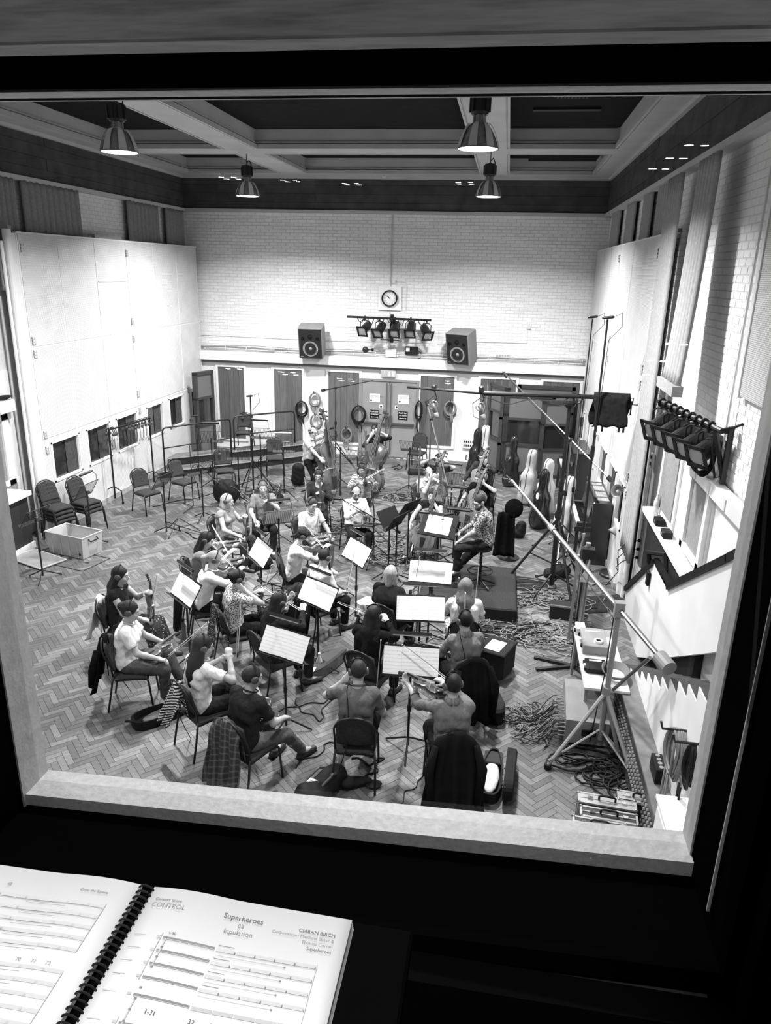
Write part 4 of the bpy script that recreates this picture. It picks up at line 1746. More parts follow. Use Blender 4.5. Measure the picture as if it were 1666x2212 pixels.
def person(key, head_px, face, label, hz=1.24, lean=8, side=0, look=0, pitch=10, lh=(-.14, .33, .63), rh=(.14, .33, .63), lpalm=(0, 0, -1), rpalm=(0, 0, -1), curl=(.5, .5),
           lel=(-.6, -.5, -.6), rel=(.6, -.5, -.6), feet=((-.12, .40), (.12, .40)), skin=36, shirt=.5, sleeve='short', pants=.04, bottoms='trousers', shoes=.02, hair='short', hairv=.02,
           beard=None, glasses=False, hipz=.56, phones=True, chair=None, neck='round', size=1.0, bust=0.0, shirt_mat=None, pants_mat=None, fine=.0115, tuck=False, shoe_mat=None, z0=0.0, headtilt=0, cord=False):
    lam = R_(lean)
    pel = V3(0, -.07, hipz)
    s1 = nrm(V3(math.sin(R_(side)) * .8, math.sin(lam * .85), math.cos(lam * .85)))
    s2 = nrm(V3(math.sin(R_(side)), math.sin(lam * 1.25), math.cos(lam * 1.25)))
    chest = pel + s1 * .30
    nb = chest + s2 * .20
    hd = nb + nrm(s2 * .6 + V3(0, .3, .8)) * .165
    RH = rotz(R_(-look)) @ rotx(R_(-pitch)) @ roty(R_(headtilt))

    def H(x, y, z):
        return hd + RH @ V3(x, y, z)
    fwd = V3(0, 1, 0)
    xa = nrm(np.cross(s1, V3(1, 0, 0)))
    S = {}
    for sd in (-1, 1):
        S[sd] = nb - s2 * .045 + V3(sd * .168, -.012, 0)
    lw, rw = np.array(lh, float), np.array(rh, float)
    eL, lw = two_bone(S[-1], lw, .285, .25, np.array(lel, float))
    eR, rw = two_bone(S[1], rw, .285, .25, np.array(rel, float))
    legs = {}
    for sd, ft in ((-1, feet[0]), (1, feet[1])):
        hp = pel + V3(sd * .088, .03, -.03)
        ank = V3(ft[0], ft[1], ft[2] if len(ft) > 2 else .085)
        kn, ank = two_bone(hp, ank, .43, .42, V3(sd * .25, 1.0, .8))
        toe = nrm(V3(ank[0] - kn[0] * .6, .0, 0) * .6 + V3(sd * .12, 1, 0))
        legs[sd] = (hp, kn, ank, toe)
    # ---- body skin
    B = [el(pel + V3(0, 0, .0), (.155, .115, .11)), rc(pel + s1 * .06, chest, .125, .135, (xa, .78)), el(chest + s1 * .05, (.155, .1, .13)), rc(S[-1] + V3(.02, 0, 0), S[1] - V3(.02, 0, 0), .055, .055),
         rc(nb - s2 * .03, hd + RH @ V3(0, -.012, -.05), .056, .05)]
    if bust:
        for sd in (-1, 1):
            B.append(el(chest + s1 * .02 + V3(sd * .07, .085, 0), (.062, .05 + bust, .062)))
    arms = []
    for sd, e, w in ((-1, eL, lw), (1, eR, rw)):
        arms += [rc(S[sd], e, .049, .039), rc(e, e + (w - e) * .35, .039, .037), rc(e + (w - e) * .35, w, .037, .026)]
    B += arms
    B += hand_prims(lw, nrm((lw - eL) * .6 + np.array(lpalm) * .0), np.array(lpalm, float), -1, curl[0]) + hand_prims(rw, nrm(rw - eR), np.array(rpalm, float), 1, curl[1])
    for sd in (-1, 1):
        hp, kn, an, toe = legs[sd]
        B += [rc(hp, kn, .085, .056), rc(kn, kn + (an - kn) * .35 + V3(0, -.012, 0), .056, .056), rc(kn + (an - kn) * .35 + V3(0, -.012, 0), an, .055, .036), rc(an, an + toe * .13 + V3(0, 0, -.05), .037, .03)]
    B += [el(H(0, -.014, .022), (.074, .094, .096), RH), el(H(0, .018, -.035), (.06, .07, .092), RH), el(H(0, .05, -.092), (.034, .032, .026), RH), rc(H(0, .085, .008), H(0, .108, -.032), .009, .0145),
          rc(H(-.03, .076, .022), H(.03, .076, .022), .016, .016), el(H(-.04, .062, -.03), (.024, .022, .022), RH), el(H(.04, .062, -.03), (.024, .022, .022), RH), rc(H(-.017, .083, -.062), H(.017, .083, -.062), .0085, .0085)]
    for sd in (-1, 1):
        B.append(el(H(sd * .077, -.008, -.008), (.012, .021, .032), RH))
    t = thing('person', label, 'person', (0, 0, 0), yaw(face))
    h = fine
    eye_sub = [el(H(sd * .03, .091, .0), (.017, .012, .011), RH) for sd in (-1, 1)]
    hh = h if h < .012 else .0125
    link('body', skin_mesh('body', B, hh, .02, sub=eye_sub), SKINM[skin], t)
    # ---- face details
    for sd in (-1, 1):
        e = MB().sphere(H(sd * .03, .079, .0), .0125, 8, 6).build('eye', mat('eye_white', .5, .2), t, smooth=True)
        MB().sphere(H(sd * .03, .087, -.001), .0062, 6, 4).build('iris', INK, e)
        MB().tube([H(sd * .014, .093, .0235), H(sd * .032, .091, .0275), H(sd * .05, .08, .021)], [.0035, .004, .002], 5).build('eyebrow', hairm(max(hairv * .6, .015)), t)
    MB().tube([H(-.022, .087, -.0615), H(0, .0925, -.063), H(.022, .087, -.0615)], [.001, .0024, .001], 5).build('mouth_line', mat('lip_line', .08, .6), t)
    # ---- clothes
    sm = shirt_mat or cloth_mat(shirt)
    c = .013
    G = [el(pel + s1 * .03, (.165, .128, .1)), rc(pel + s1 * .03, chest, .14 + c * .6, .137 + c, (xa, .82)), el(chest + s1 * .05, (.158 + c, .1 + c, .13 + c)), rc(S[-1] + V3(.02, 0, 0), S[1] - V3(.02, 0, 0), .058 + c * .7, .058 + c * .7),
         rc(chest + s1 * .09 + V3(-.1, -.045, 0), chest + s1 * .09 + V3(.1, -.045, 0), .082, .082), rc(chest + V3(-.09, -.05, 0), chest + V3(.09, -.05, 0), .085, .085)]
    if bust:
        for sd in (-1, 1):
            G.append(el(chest + s1 * .02 + V3(sd * .07, .085, 0), (.066 + c * .5, .054 + bust + c * .5, .066)))
    for sd in (-1, 1):
        G.append(rc(pel + s1 * .0 + V3(sd * .088, -.025, 0), chest + s1 * .1 + V3(sd * .1, -.02, 0), .084, .08))
    for sd, e, w in ((-1, eL, lw), (1, eR, rw)):
        if sleeve == 'short':
            q = S[sd] + (e - S[sd]) * .68
            G.append(rc(S[sd], e, .064, .058, None, (q, nrm(e - S[sd]))))
        elif sleeve == 'elbow':
            q = e + (w - e) * .25
            G += [rc(S[sd], e, .062, .052), rc(e, w, .052, .044, None, (q, nrm(w - e)))]
        elif sleeve == 'long':
            q = e + (w - e) * .93
            G += [rc(S[sd], e, .064, .053), rc(e, w, .052, .039, None, (q, nrm(w - e)))]
        elif sleeve == 'rolled':
            q = e + (w - e) * .45
            G += [rc(S[sd], e, .064, .054), rc(e, w, .054, .05, None, (q, nrm(w - e)))]
        elif sleeve == 'none':
            G.append(rc(S[sd] - V3(sd * .02, 0, 0), S[sd] + (e - S[sd]) * .12, .058, .056))
    hem = pel - s1 * (.035 if tuck else .085)
    subs = [el(nb + s2 * .03 + V3(0, .03, 0), (.075, .08 if neck != 'vee' else .07, .07 if neck != 'vee' else .13))]
    link('shirt', skin_mesh('shirt', G, .0135, .03, sub=subs, cuts=[(hem, -s1)], wob=.0045), sm, t)
    nbm = mat('seam_%03d' % int(shirt * 1000), shirt * .5, .9) if not shirt_mat else sm
    for sd, e, w in ((-1, eL, lw), (1, eR, rw)):
        if sleeve in ('short', 'elbow', 'rolled', 'long'):
            a_, b_, q_ = (S[sd], e, .68) if sleeve == 'short' else (e, w, dict(elbow=.25, rolled=.45, long=.93)[sleeve])
            rr_ = dict(short=.0605, elbow=.0505, rolled=.053, long=.0405)[sleeve]
            MB().torus(a_ + (b_ - a_) * (q_ - .015), rr_, .0065, 18, 5, fromto((0, 0, 0), b_ - a_)).build('cuff', nbm, t, smooth=True)
    if neck == 'round':
        MB().tube([Vector(nb + s2 * .012 + V3(.072 * math.cos(q), .018 + .07 * math.sin(q), -.028 * math.sin(q) + .012)) for q in np.linspace(0, 2 * math.pi, 19)[:-1]], .0085, 6, closed=True).build('neck_band', nbm, t, smooth=True)
    if neck == 'collar':
        cp = MB()
        for sd in (-1, 1):
            cp.slabgrid(lambda u, v: Vector(nb + s2 * (.062 - .055 * v) + V3(sd * (.06 + .034 * v) * math.cos(u * 2.9 - 1.45), (.06 + .034 * v) * math.sin(u * 2.9 - 1.45) + .006, -.02 * max(0, math.sin(u * 2.9 - 1.45)))), 8, 2, .006 * sd)
        cp.build('collar', sm, t, smooth=True)
    pm = pants_mat or cloth_mat(pants)
    T_ = [el(pel + V3(0, 0, -.005), (.168, .128, .115))]
    for sd in (-1, 1):
        hp, kn, an, toe = legs[sd]
        if bottoms == 'shorts':
            q = hp + (kn - hp) * .9
            T_.append(rc(hp, kn, .102, .078, None, (q, nrm(kn - hp))))
        elif bottoms == 'skirt':
            T_ += [rc(hp, kn, .105, .095), rc(kn, kn + (an - kn) * .75, .1, .12, None, (kn + (an - kn) * .7, nrm(an - kn)))]
        else:
            q = an - nrm(an - kn) * .03
            T_ += [rc(hp, kn, .1, .072), rc(kn, an, .072, .058, None, (q, nrm(an - kn)))]
    if bottoms == 'skirt':
        k0, k1 = legs[-1], legs[1]
        T_ += [rc((k0[0] + k1[0]) / 2, (k0[1] + k1[1]) / 2, .1, .095), rc((k0[1] + k1[1]) / 2, (k0[2] + k1[2]) / 2 * .3 + (k0[1] + k1[1]) / 2 * .7, .1, .11)]
    link('skirt' if bottoms == 'skirt' else 'trousers' if bottoms != 'shorts' else 'shorts', skin_mesh('trousers', T_, .0135, .045 if bottoms == 'skirt' else .025, wob=.004, cuts=[(pel + s1 * .12, s1)]), pm, t)
    for sd in (-1, 1):
        hp, kn, an, toe = legs[sd]
        fl = V3(an[0], an[1], max(an[2] - .05, .035 if an[2] < .12 else an[2] - .05))
        G2 = [rc(fl - toe * .035, fl + toe * .08, .042, .04), rc(fl + toe * .08, fl + toe * .165 - V3(0, 0, .006), .043, .034), rc(an + V3(0, 0, .0), fl, .04, .042)]
        zs = fl[2] - .035
        so = link('shoe', skin_mesh('shoe', G2, .011, .02, cuts=[(V3(0, 0, zs), V3(0, 0, -1))]), shoe_mat or mat('shoe_%02d' % int(shoes * 100), shoes, .5), t)
        MB().prism([(-.042, -.075), (.042, -.075), (.046, .1), (.03, .19), (-.03, .19), (-.046, .1)], .014, Matrix.Translation(Vector((fl[0], fl[1], zs - .008))) @ Matrix.Rotation(math.atan2(-toe[0], toe[1]), 4, 'Z')).build('sole', mat('sole_pale', .5, .7) if shoes > .3 else RUBBER, so)
    # ---- hair
    hm = hairm(hairv)
    cran = el(H(0, -.02, .03), (.083, .102, .1), RH)
    facesub = [el(H(0, .098, -.04), (.085, .07, .098), RH), el(H(0, .06, -.14), (.1, .1, .09), RH)]
    ears = [el(H(sd * .086, .0, -.01), (.02, .03, .045), RH) for sd in (-1, 1)]
    HP, sub = None, facesub
    low = (H(0, 0, -.075), RH @ V3(0, .25, -1))
    if hair == 'short':
        HP = [cran]
        sub = facesub + ears
        hc = [(H(0, -.02, -.055), nrm(RH @ V3(0, .35, -1)))]
    elif hair == 'crop':
        HP = [el(H(0, -.018, .03), (.079, .099, .097), RH)]
        sub = facesub + ears
        hc = [(H(0, -.02, -.04), nrm(RH @ V3(0, .45, -1)))]
    elif hair == 'bald':
        HP = [el(H(0, -.018, .02), (.08, .099, .09), RH)]
        sub = facesub + ears + [el(H(0, .02, .1), (.09, .1, .085), RH)]
        hc = [(H(0, -.02, -.055), nrm(RH @ V3(0, .35, -1)))]
    elif hair in ('bob', 'long', 'verylong', 'pony', 'bun'):
        HP = [el(H(0, -.02, .03), (.088, .105, .103), RH)]
        hc = []
        dn = nrm(V3(0, -.18, -1) + s2 * -.15)
        if hair == 'bob':
            HP += [rc(H(sd * .066, -.035, .0), H(sd * .074, -.03, -.115), .038, .036) for sd in (-1, 1)] + [rc(H(0, -.075, .0), H(0, -.08, -.12), .058, .05)]
        elif hair in ('long', 'verylong'):
            Lh = .24 if hair == 'long' else .42
            b0 = H(0, -.07, -.02)
            bk = nb + V3(0, -.1, .0)
            HP += [rc(b0, bk, .066, .07, (fwd, .75)), rc(bk, bk + dn * Lh * .55, .075, .085, (fwd, .55)), rc(bk + dn * Lh * .55, bk + dn * Lh, .085, .045, (fwd, .5))]
            HP += [rc(H(sd * .068, -.03, .0), nb + V3(sd * .085, -.06, -.02), .036, .042) for sd in (-1, 1)]
        elif hair == 'pony':
            b0 = H(0, -.115, .01)
            HP += [rc(b0, b0 + RH @ V3(0, -.04, -.05), .03, .035), rc(b0 + RH @ V3(0, -.04, -.05), b0 + V3(0, -.06, -.22), .036, .015)]
            sub = facesub + ears
        else:
            HP += [el(H(0, -.12, .05), (.042, .04, .042), RH)]
            sub = facesub + ears
            hc = [(H(0, -.02, -.06), nrm(RH @ V3(0, .4, -1)))]
    if HP:
        link('hair', skin_mesh('hair', HP, .0125, .03, sub=sub, cuts=hc, wob=.003), hm, t)
    if hair == 'cap' or hair == 'hat':
        link('hair', skin_mesh('hair', [el(H(0, -.018, .01), (.08, .1, .085), RH)], .0125, .02, sub=facesub + ears, cuts=[(H(0, -.02, -.05), nrm(RH @ V3(0, .4, -1)))]), hm, t)
        cm = cloth_mat(.05 if hair == 'cap' else .3)
        CP = [el(H(0, -.012, .055), (.092, .108, .075), RH)] + ([rc(H(0, .09, .055), H(0, .135, .045), .05, .045, (RH @ V3(0, 0, 1), .16))] if hair == 'cap' else [])
        link('cap', skin_mesh('cap', CP, .0125, .02, cuts=[(H(0, 0, .035), RH @ V3(0, 0, -1))]), cm, t)
    if beard:
        link('beard', skin_mesh('beard', [el(H(0, .018, -.05), (.067, .077, .088), RH), el(H(0, .06, -.105), (.045, .037, .035), RH)], .0115, .02, sub=[el(H(0, .09, -.0), (.085, .07, .05), RH), el(H(0, .11, -.06), (.026, .04, .013), RH)], cuts=[(H(0, 0, -.045), RH @ V3(0, -.4, 1)), (H(0, .0, 0), RH @ V3(0, -1, 0))], wob=.003), hairm(beard), t)
    if glasses:
        gl = MB()
        for sd in (-1, 1):
            pts = [H(sd * .032 + .0225 * math.cos(a), .1, .0 + .0175 * math.sin(a)) for a in np.linspace(0, 2 * math.pi, 11)[:-1]]
            gl.tube(pts, .0027, 5, closed=True)
            gl.tube([H(sd * .055, .098, .006), H(sd * .078, .06, .006), H(sd * .08, -.01, .002)], .0024, 5)
        gl.tube([H(-.01, .1, .004), H(.01, .1, .004)], .0024, 5)
        gl.build('spectacles', BLACK, t)
    # ---- where the person is: the head seen at head_px, that high above the floor
    hw = onz(head_px[0], head_px[1], hd[2] + z0)
    a = yaw(face)
    Rz = Matrix.Rotation(a, 3, 'Z')
    off = Rz @ Vector(hd)
    t.location = (hw.x - off.x, hw.y - off.y, z0)
    M = Matrix.Translation(t.location) @ Matrix.Rotation(a, 4, 'Z')
    info = dict(root=t, M=M, face=face, hd=Vector(hd), RH=RH, nb=Vector(nb), lw=Vector(lw), rw=Vector(rw), loc=t.location.copy(), legs=legs, chest=Vector(chest))
    PEOPLE[key] = info
    if phones:
        o = dup(PHONES, (0, 0, 0), 0, phones, 'headphones worn by the players')
        RM = Matrix([list(r) for r in RH]).to_4x4()
        Mh = M @ Matrix.Translation(Vector(H(0, -.01, .015))) @ RM
        o.location = Mh.to_translation()
        o.rotation_euler = Mh.to_euler()
        if cord:
            wp = [H(-.09, -.02, -.05), nb + V3(-.1, -.11, .03), chest + V3(-.07, -.16, .05), pel + s1 * .1 + V3(-.05, -.165, 0), pel + V3(-.1, -.2, -.1), V3(-.16, -.18, .2), V3(-.2, -.1, .01)]
            MI = Mh.inverted()
            MB().tube([MI @ (M @ Vector(p_)) for p_ in wp], .0045, 5).build('lead', CABLE, o, smooth=True)
    if chair:
        dup(CHAIR, (t.location.x, t.location.y, z0), a, chair, 'stacking chairs')
    return info


def hold(key, proto, tail, axis, front, label, group):
    i = PEOPLE[key]
    M3 = i['M'].to_3x3()
    return place(proto, i['M'] @ Vector(tail), M3 @ Vector(axis), M3 @ Vector(front), label, group)


def vtail(nbx):
    return Vector(nbx) + Vector((-.075, .075, .02))


VAX = Vector((-.60, .79, -.1)).normalized()
VFR = Vector((.3, .1, .95))


def playing_pose(lean=8, side=0, hipz=.56, viola=False):
    """hands for a player with the instrument under the chin"""
    lam = R_(lean)
    pel = V3(0, -.07, hipz)
    s1 = nrm(V3(math.sin(R_(side)) * .8, math.sin(lam * .85), math.cos(lam * .85)))
    s2 = nrm(V3(math.sin(R_(side)), math.sin(lam * 1.25), math.cos(lam * 1.25)))
    nb = Vector(pel + s1 * .30 + s2 * .20)
    tl = vtail(nb)
    L = .41 if viola else .365
    lhp = tl + VAX * (L + .09) + Vector((-.02, -.05, -.05))
    bp = tl + VAX * (L * .55) + VFR.normalized() * .06
    bd = Vector((.72, .5, -.42)).normalized()
    rhp = bp + bd * .26
    return dict(lh=tuple(lhp), rh=tuple(rhp), lpalm=(.5, -.2, .8), rpalm=(-.3, .2, -1), curl=(.9, .6), lel=(-.2, -.2, -1), rel=(.8, -.2, -.6)), (tl, VAX, VFR), (rhp + bd * .06, -bd, (0, 0, -1))
# ------------------------------------------------------------------ the players
PATT = blotch('patterned_blouse', .03, .5, 55, thr=.42)
FLORAL = blotch('floral_skirt', .5, .02, 24, thr=.2, soft=.05)
STRIPE = bands('striped_jersey', .7, .05, 14, 'Z')
PAISLEY = blotch('printed_shirt', .035, .3, 48, thr=.5, soft=.06)
SATIN = mat('white_satin', .72, .35, var=.08, scale=12, bump=.6)
FLOWER2 = blotch('flower_print', .06, .5, 40, thr=.45, soft=.05)
REST = dict(lh=(-.09, .27, .93), lpalm=(.5, .8, .1), curl=(.9, .6), rh=(.17, .30, .67), rpalm=(-.2, .1, -1))
REST_V = ((-.06, .34, .60), (-.02, -.04, 1), (0, 1, .05))
REST_B = ((.165, .38, .62), (.05, .22, .97), (0, 1, 0))
VG, BG, CG = 'violins and violas in the players\' hands', 'bows in the players\' hands', 'cellos'
LAPV = dict(lh=(-.2, .33, .68), lpalm=(0, .3, -1), rh=(.17, .32, .66), curl=(.8, .6))
LAP_V = ((.10, .20, .655), (-.85, .52, .05), (0, -.1, 1))


def P_(key, px, face, lab, short, inst=None, pose='rest', bow=True, **k):
    """lab: the label; short: how other labels refer to this player"""
    pose_kw, iv, bv = {}, None, None
    if pose == 'rest':
        pose_kw, iv, bv = dict(REST), REST_V, REST_B
    elif pose == 'lap':
        pose_kw, iv, bv = dict(LAPV), LAP_V, REST_B
    elif pose == 'play':
        pose_kw, iv, bv = playing_pose(k.get('lean', 8), k.get('side', 0), viola=inst == 'viola')
    elif pose == 'cello':
        pose_kw = dict(lh=(-.17, .2, 1.12), lpalm=(.3, -.3, .2), rh=(.26, .36, .7), rpalm=(-.6, 0, -.6), curl=(.9, .6), feet=((-.31, .44), (.31, .44)))
        iv, bv = ((-.0, .52, .30), (-.15, -.34, .93), (0, 1, .35)), ((.26, .46, .68), (-.2, .75, .55), (0, 0, 1))
    elif pose == 'bass':
        pose_kw = dict(lh=(-.2, .22, 1.5), lpalm=(.5, -.3, .1), rh=(.24, .42, .98), rpalm=(-.6, .2, -.6), curl=(.9, .6), hipz=.84, feet=((-.2, .2, .3), (.25, .42)))
        iv, bv = ((-.02, .52, .17), (-.13, -.27, .95), (.1, 1, .3)), None
    pose_kw.update(k)
    seat = pose_kw.pop('seat', 'stacking chair')
    ph = pose_kw.pop('ph', True)
    person(key, px, face, lab, chair=(('dark upholstered stacking chair under the ' + short) if seat == 'stacking chair' else None), phones=('headphones worn by the ' + short) if ph else None, **pose_kw)
    proto = dict(violin=VIOLIN, viola=VIOLA, cello=CELLO, bass=BASS).get(inst)
    if proto:
        nm = 'double bass' if inst == 'bass' else inst
        hold(key, proto, *iv, ('dark ' if inst != 'cello' else 'glossy ') + nm + ' held by the ' + short, VG if inst in ('violin', 'viola') else 'cellos and basses')
        if bow and bv:
            hold(key, BOW, *bv, 'thin bow held by the ' + short, BG)


P_('p1', (261, 1243), 80, 'seated person in dark sleeveless top and floral skirt holding a violin upright', 'player in the floral skirt', 'violin', sleeve='none', shirt=.02, bottoms='skirt', pants_mat=FLORAL, hair='verylong', hairv=.012, lean=4, pitch=6, skin=36, bust=.02,
   feet=((-.08, .52), (.1, .5)))
P_('p2', (282, 1320), 72, 'seated person in white T-shirt and jeans with pale sneakers, legs crossed', 'player in jeans and pale sneakers', 'violin', 'lap', shirt=.66, pants=.075, shoes=.6, hair='bun', hairv=.012, lean=6, pitch=12, skin=36, feet=((-.02, .55, .22), (.12, .36)), bow=False, bust=.015, cord=True)
hold('p2', BOW, (.17, .40, .64), (.05, .74, .66), (0, 0, 1), 'bow slanting up from the player in jeans and pale sneakers', BG)
P_('p3', (440, 1396), 38, 'seated person in white T-shirt seen from behind, one arm raised with a bow', 'player in white T-shirt with raised arm', 'violin', 'rest', shirt=.66, pants=.03, hair='long', hairv=.014, lean=6, skin=30, rh=(.2, .22, 1.08), rpalm=(-.6, .3, .2), bow=False, look=20, bust=.004, cord=True)
hold('p3', BOW, (.2, .3, 1.04), (-.02, .12, .99), (0, 1, 0), 'pale bow held upright by the player in white T-shirt with raised arm', BG)
P_('p4', (545, 1462), 26, 'seated person in dark T-shirt and jeans in front of a plaid shirt on the chair', 'player with the plaid shirt on the chair', 'viola', 'lap', bow=False, shirt=.035, pants=.12, shoes=.015, hair='crop', hairv=.03, lean=10, pitch=14, look=18, skin=36, feet=((-.1, .45), (.16, .62)))
P_('p5', (774, 1450), -6, 'seated person in grey T-shirt seen from behind, elbow lifted to the chin', 'player in grey T-shirt', 'violin', 'rest', shirt=.16, pants=.02, hair='short', hairv=.03, lean=12, skin=36, lh=(-.16, .2, 1.02), look=-14, pitch=16, cord=True)
P_('p6', (978, 1480), -12, 'seated person in grey long-sleeved shirt playing a viola, seen from behind', 'player in grey shirt raising a viola', 'viola', 'play', bow=False, shirt=.2, sleeve='rolled', neck='collar', pants=.02, hair='short', hairv=.012, lean=8, look=-18, pitch=14)
hold('p6', BOW, (.1, .33, 1.02), (-.75, .45, .42), (0, 0, -1), 'bow crossing the sheet music, held by the player raising a viola', BG)
P_('p7', (1004, 1341), -24, 'seated person in grey collared shirt with a violin across the lap, dark coat behind', 'player in grey collared shirt', 'violin', 'lap', shirt=.22, sleeve='long', neck='collar', pants=.02, hair='short', hairv=.012, lean=6, look=-10, cord=True)
P_('p8', (1006, 1268), -6, 'seated person in white short-sleeved top with flower-print trousers, seen from behind', 'player in white top by the podium', 'violin', 'rest', shirt=.6, pants_mat=FLOWER2, hair='verylong', hairv=.16, lean=6, pitch=12, bust=.01, cord=True)
P_('p9', (846, 1240), 16, 'seated person in black top with pale hair behind a wide open score', 'player in black top by the open score', 'violin', 'lap', shirt=.015, sleeve='long', pants=.02, hair='bob', hairv=.34, lean=8, pitch=10)
P_('p10', (808, 1330), 18, 'seated person all in black with a violin under the chin, seen from behind', 'player all in black', 'violin', 'play', shirt=.012, sleeve='long', pants=.03, hair='verylong', hairv=.014, lean=10, pitch=18)
P_('p11', (464, 1209), 66, 'seated person in white satin blouse bending forward with a violin', 'player in white satin blouse', 'violin', 'play', shirt_mat=SATIN, sleeve='elbow', pants=.02, hair='pony', hairv=.26, lean=16, pitch=28, bust=.01, cord=True)
P_('p12', (515, 1250), 52, 'seated person in black and white patterned blouse touching an earphone', 'player in patterned blouse', 'violin', 'rest', bow=False, shirt_mat=PATT, pants=.015, hair='bun', hairv=.014, glasses=True, lean=6, rh=(.16, .06, 1.1), rpalm=(-1, .1, .1), rel=(.7, .2, -1), curl=(.9, .25), bust=.015, cord=True)
hold('p12', BOW, (-.12, .3, .62), (.1, .28, .95), (0, 1, 0), 'bow held upright by the player in patterned blouse', BG)
P_('p13', (447, 1166), 80, 'seated person in plain grey top with a violin, behind the satin blouse', 'player in plain grey top', 'violin', 'play', shirt=.24, sleeve='elbow', pants=.03, hair='long', hairv=.014, lean=12, pitch=20, bust=.01)
P_('p14', (492, 1082), 100, 'seated person in pale grey vest and jeans with violin upright on the knee', 'player in pale grey vest', 'violin', 'rest', shirt=.34, sleeve='none', pants=.08, hair='bob', hairv=.36, lean=6, pitch=12, skin=42, look=-10, bust=.015)
P_('p15', (568, 1053), 158, 'seated person in grey T-shirt facing the window, viola upright before the face', 'player in grey T-shirt near the soft bag', 'viola', 'rest', shirt=.26, pants=.03, hair='crop', hairv=.12, lean=4, pitch=4, lh=(-.1, .26, 1.0), skin=42)
P_('p16', (674, 1089), 128, 'seated person in white T-shirt and shorts with a violin low on the lap', 'player in white T-shirt with low violin', 'violin', 'lap', shirt=.62, pants=.14, bottoms='trousers', hair='short', hairv=.08, lean=10, pitch=20, skin=42, shoes=.5)
P_('p17', (656, 1158), 74, 'seated bearded person in white T-shirt and flat cap lifting a violin', 'bearded player in white T-shirt', 'violin', 'play', shirt=.68, pants=.05, hair='cap', beard=.03, hairv=.03, lean=14, pitch=20)
P_('p18', (702, 1204), 36, 'seated person in light shirt leaning forward, seen from behind the sheet music', 'player in light shirt leaning forward', 'viola', 'lap', shirt=.55, sleeve='rolled', neck='collar', pants=.02, hair='short', hairv=.02, lean=16, pitch=20)
P_('p19', (604, 1300), 42, 'seated person with long dark hair in dark top behind an angled stand lamp', 'player in dark top behind the stand lamp', 'violin', 'play', shirt=.03, sleeve='long', pants=.02, hair='verylong', hairv=.02, lean=10, pitch=16)
P_('p20', (688, 1028), 172, 'seated person in dark cardigan and spectacles holding a viola and bow', 'player in dark cardigan', 'viola', 'rest', shirt=.05, sleeve='long', neck='vee', pants=.03, hair='bun', hairv=.03, glasses=True, lean=4, pitch=4)
P_('p21', (769, 1064), 152, 'seated person in white rolled-sleeve shirt and spectacles bringing the hands together', 'player in white rolled-sleeve shirt', 'viola', 'lap', bow=False, shirt=.72, sleeve='rolled', neck='collar', pants=.03, hair='bald', hairv=.05, glasses=True, beard=.1, lean=6, pitch=22, lh=(-.04, .32, .95), rh=(.05, .32, .95), lpalm=(1, 0, 0), rpalm=(-1, 0, 0), skin=36)
P_('p22', (782, 1014), 182, 'seated person in striped jersey with a violin, half hidden by a bass player', 'player in striped jersey', 'violin', 'play', shirt_mat=STRIPE, sleeve='elbow', pants=.03, hair='long', hairv=.02, lean=6, skin=22, fine=.0125)
P_('p23', (676, 934), 112, 'bass player in pale short-sleeved shirt perched on a tall stool', 'bass player in pale shirt', 'bass', 'bass', shirt=.5, neck='collar', pants=.02, hair='bald', hairv=.06, glasses=True, lean=8, look=0, pitch=8, seat='stool', fine=.0125, skin=42)
P_('p24', (810, 930), 188, 'bass player in dark jumper resting a fist on the chin', 'bass player in dark jumper', 'bass', 'bass', shirt=.035, sleeve='elbow', pants=.02, hair='crop', hairv=.08, beard=.08, lean=8, rh=(.06, .2, 1.36), rpalm=(-.4, -.6, .4), rel=(.5, .5, -1), seat='stool', fine=.0125, skin=36)
P_('p25', (948, 994), 192, 'seated bearded person in dark T-shirt with both hands up beside the head', 'cellist with hands beside the head', 'cello', 'cello', bow=False, shirt=.03, pants=.02, hair='short', hairv=.012, beard=.02, lean=-2, lh=(-.16, .02, 1.24), rh=(.16, .02, 1.24), lpalm=(1, 0, 0), rpalm=(-1, 0, 0), lel=(-1, .5, .1), rel=(1, .5, .1), skin=36, fine=.0125)
P_('p26', (926, 1021), 146, 'seated person in pale shirt and spectacles with a fist under the chin', 'cellist in pale shirt', 'cello', 'cello', bow=False, shirt=.5, neck='collar', pants=.04, hair='bald', hairv=.3, glasses=True, lean=10, rh=(.05, .22, 1.08), rpalm=(-.3, -.5, .7), rel=(.4, .5, -1), pitch=10, fine=.0125, skin=42)
P_('p27', (934, 1069), 186, 'seated person in dark sleeveless top leaning the cheek on one hand', 'cellist leaning on one hand', 'cello', 'cello', bow=False, shirt=.025, sleeve='none', pants=.25, hair='bun', hairv=.03, lean=10, side=-8, lh=(-.13, .12, 1.06), lpalm=(.8, -.2, .5), lel=(-.8, .8, -.8), headtilt=-12, skin=42, fine=.0125, ph=False, bust=.01)
P_('p28', (1042, 987), 202, 'seated person in dark shirt and black spectacles hugging a cello', 'cellist in dark shirt and spectacles', 'cello', 'cello', bow=False, shirt=.05, sleeve='long', neck='collar', pants=.03, hair='short', hairv=.04, glasses=True, lean=4, fine=.0125, skin=36, ph=True)
P_('p29', (1036, 1032), 206, 'seated person in black T-shirt looking down beside a cello', 'cellist in black T-shirt', 'cello', 'cello', shirt=.015, pants=.03, hair='crop', hairv=.12, lean=14, pitch=22, look=16, fine=.0125, skin=42)
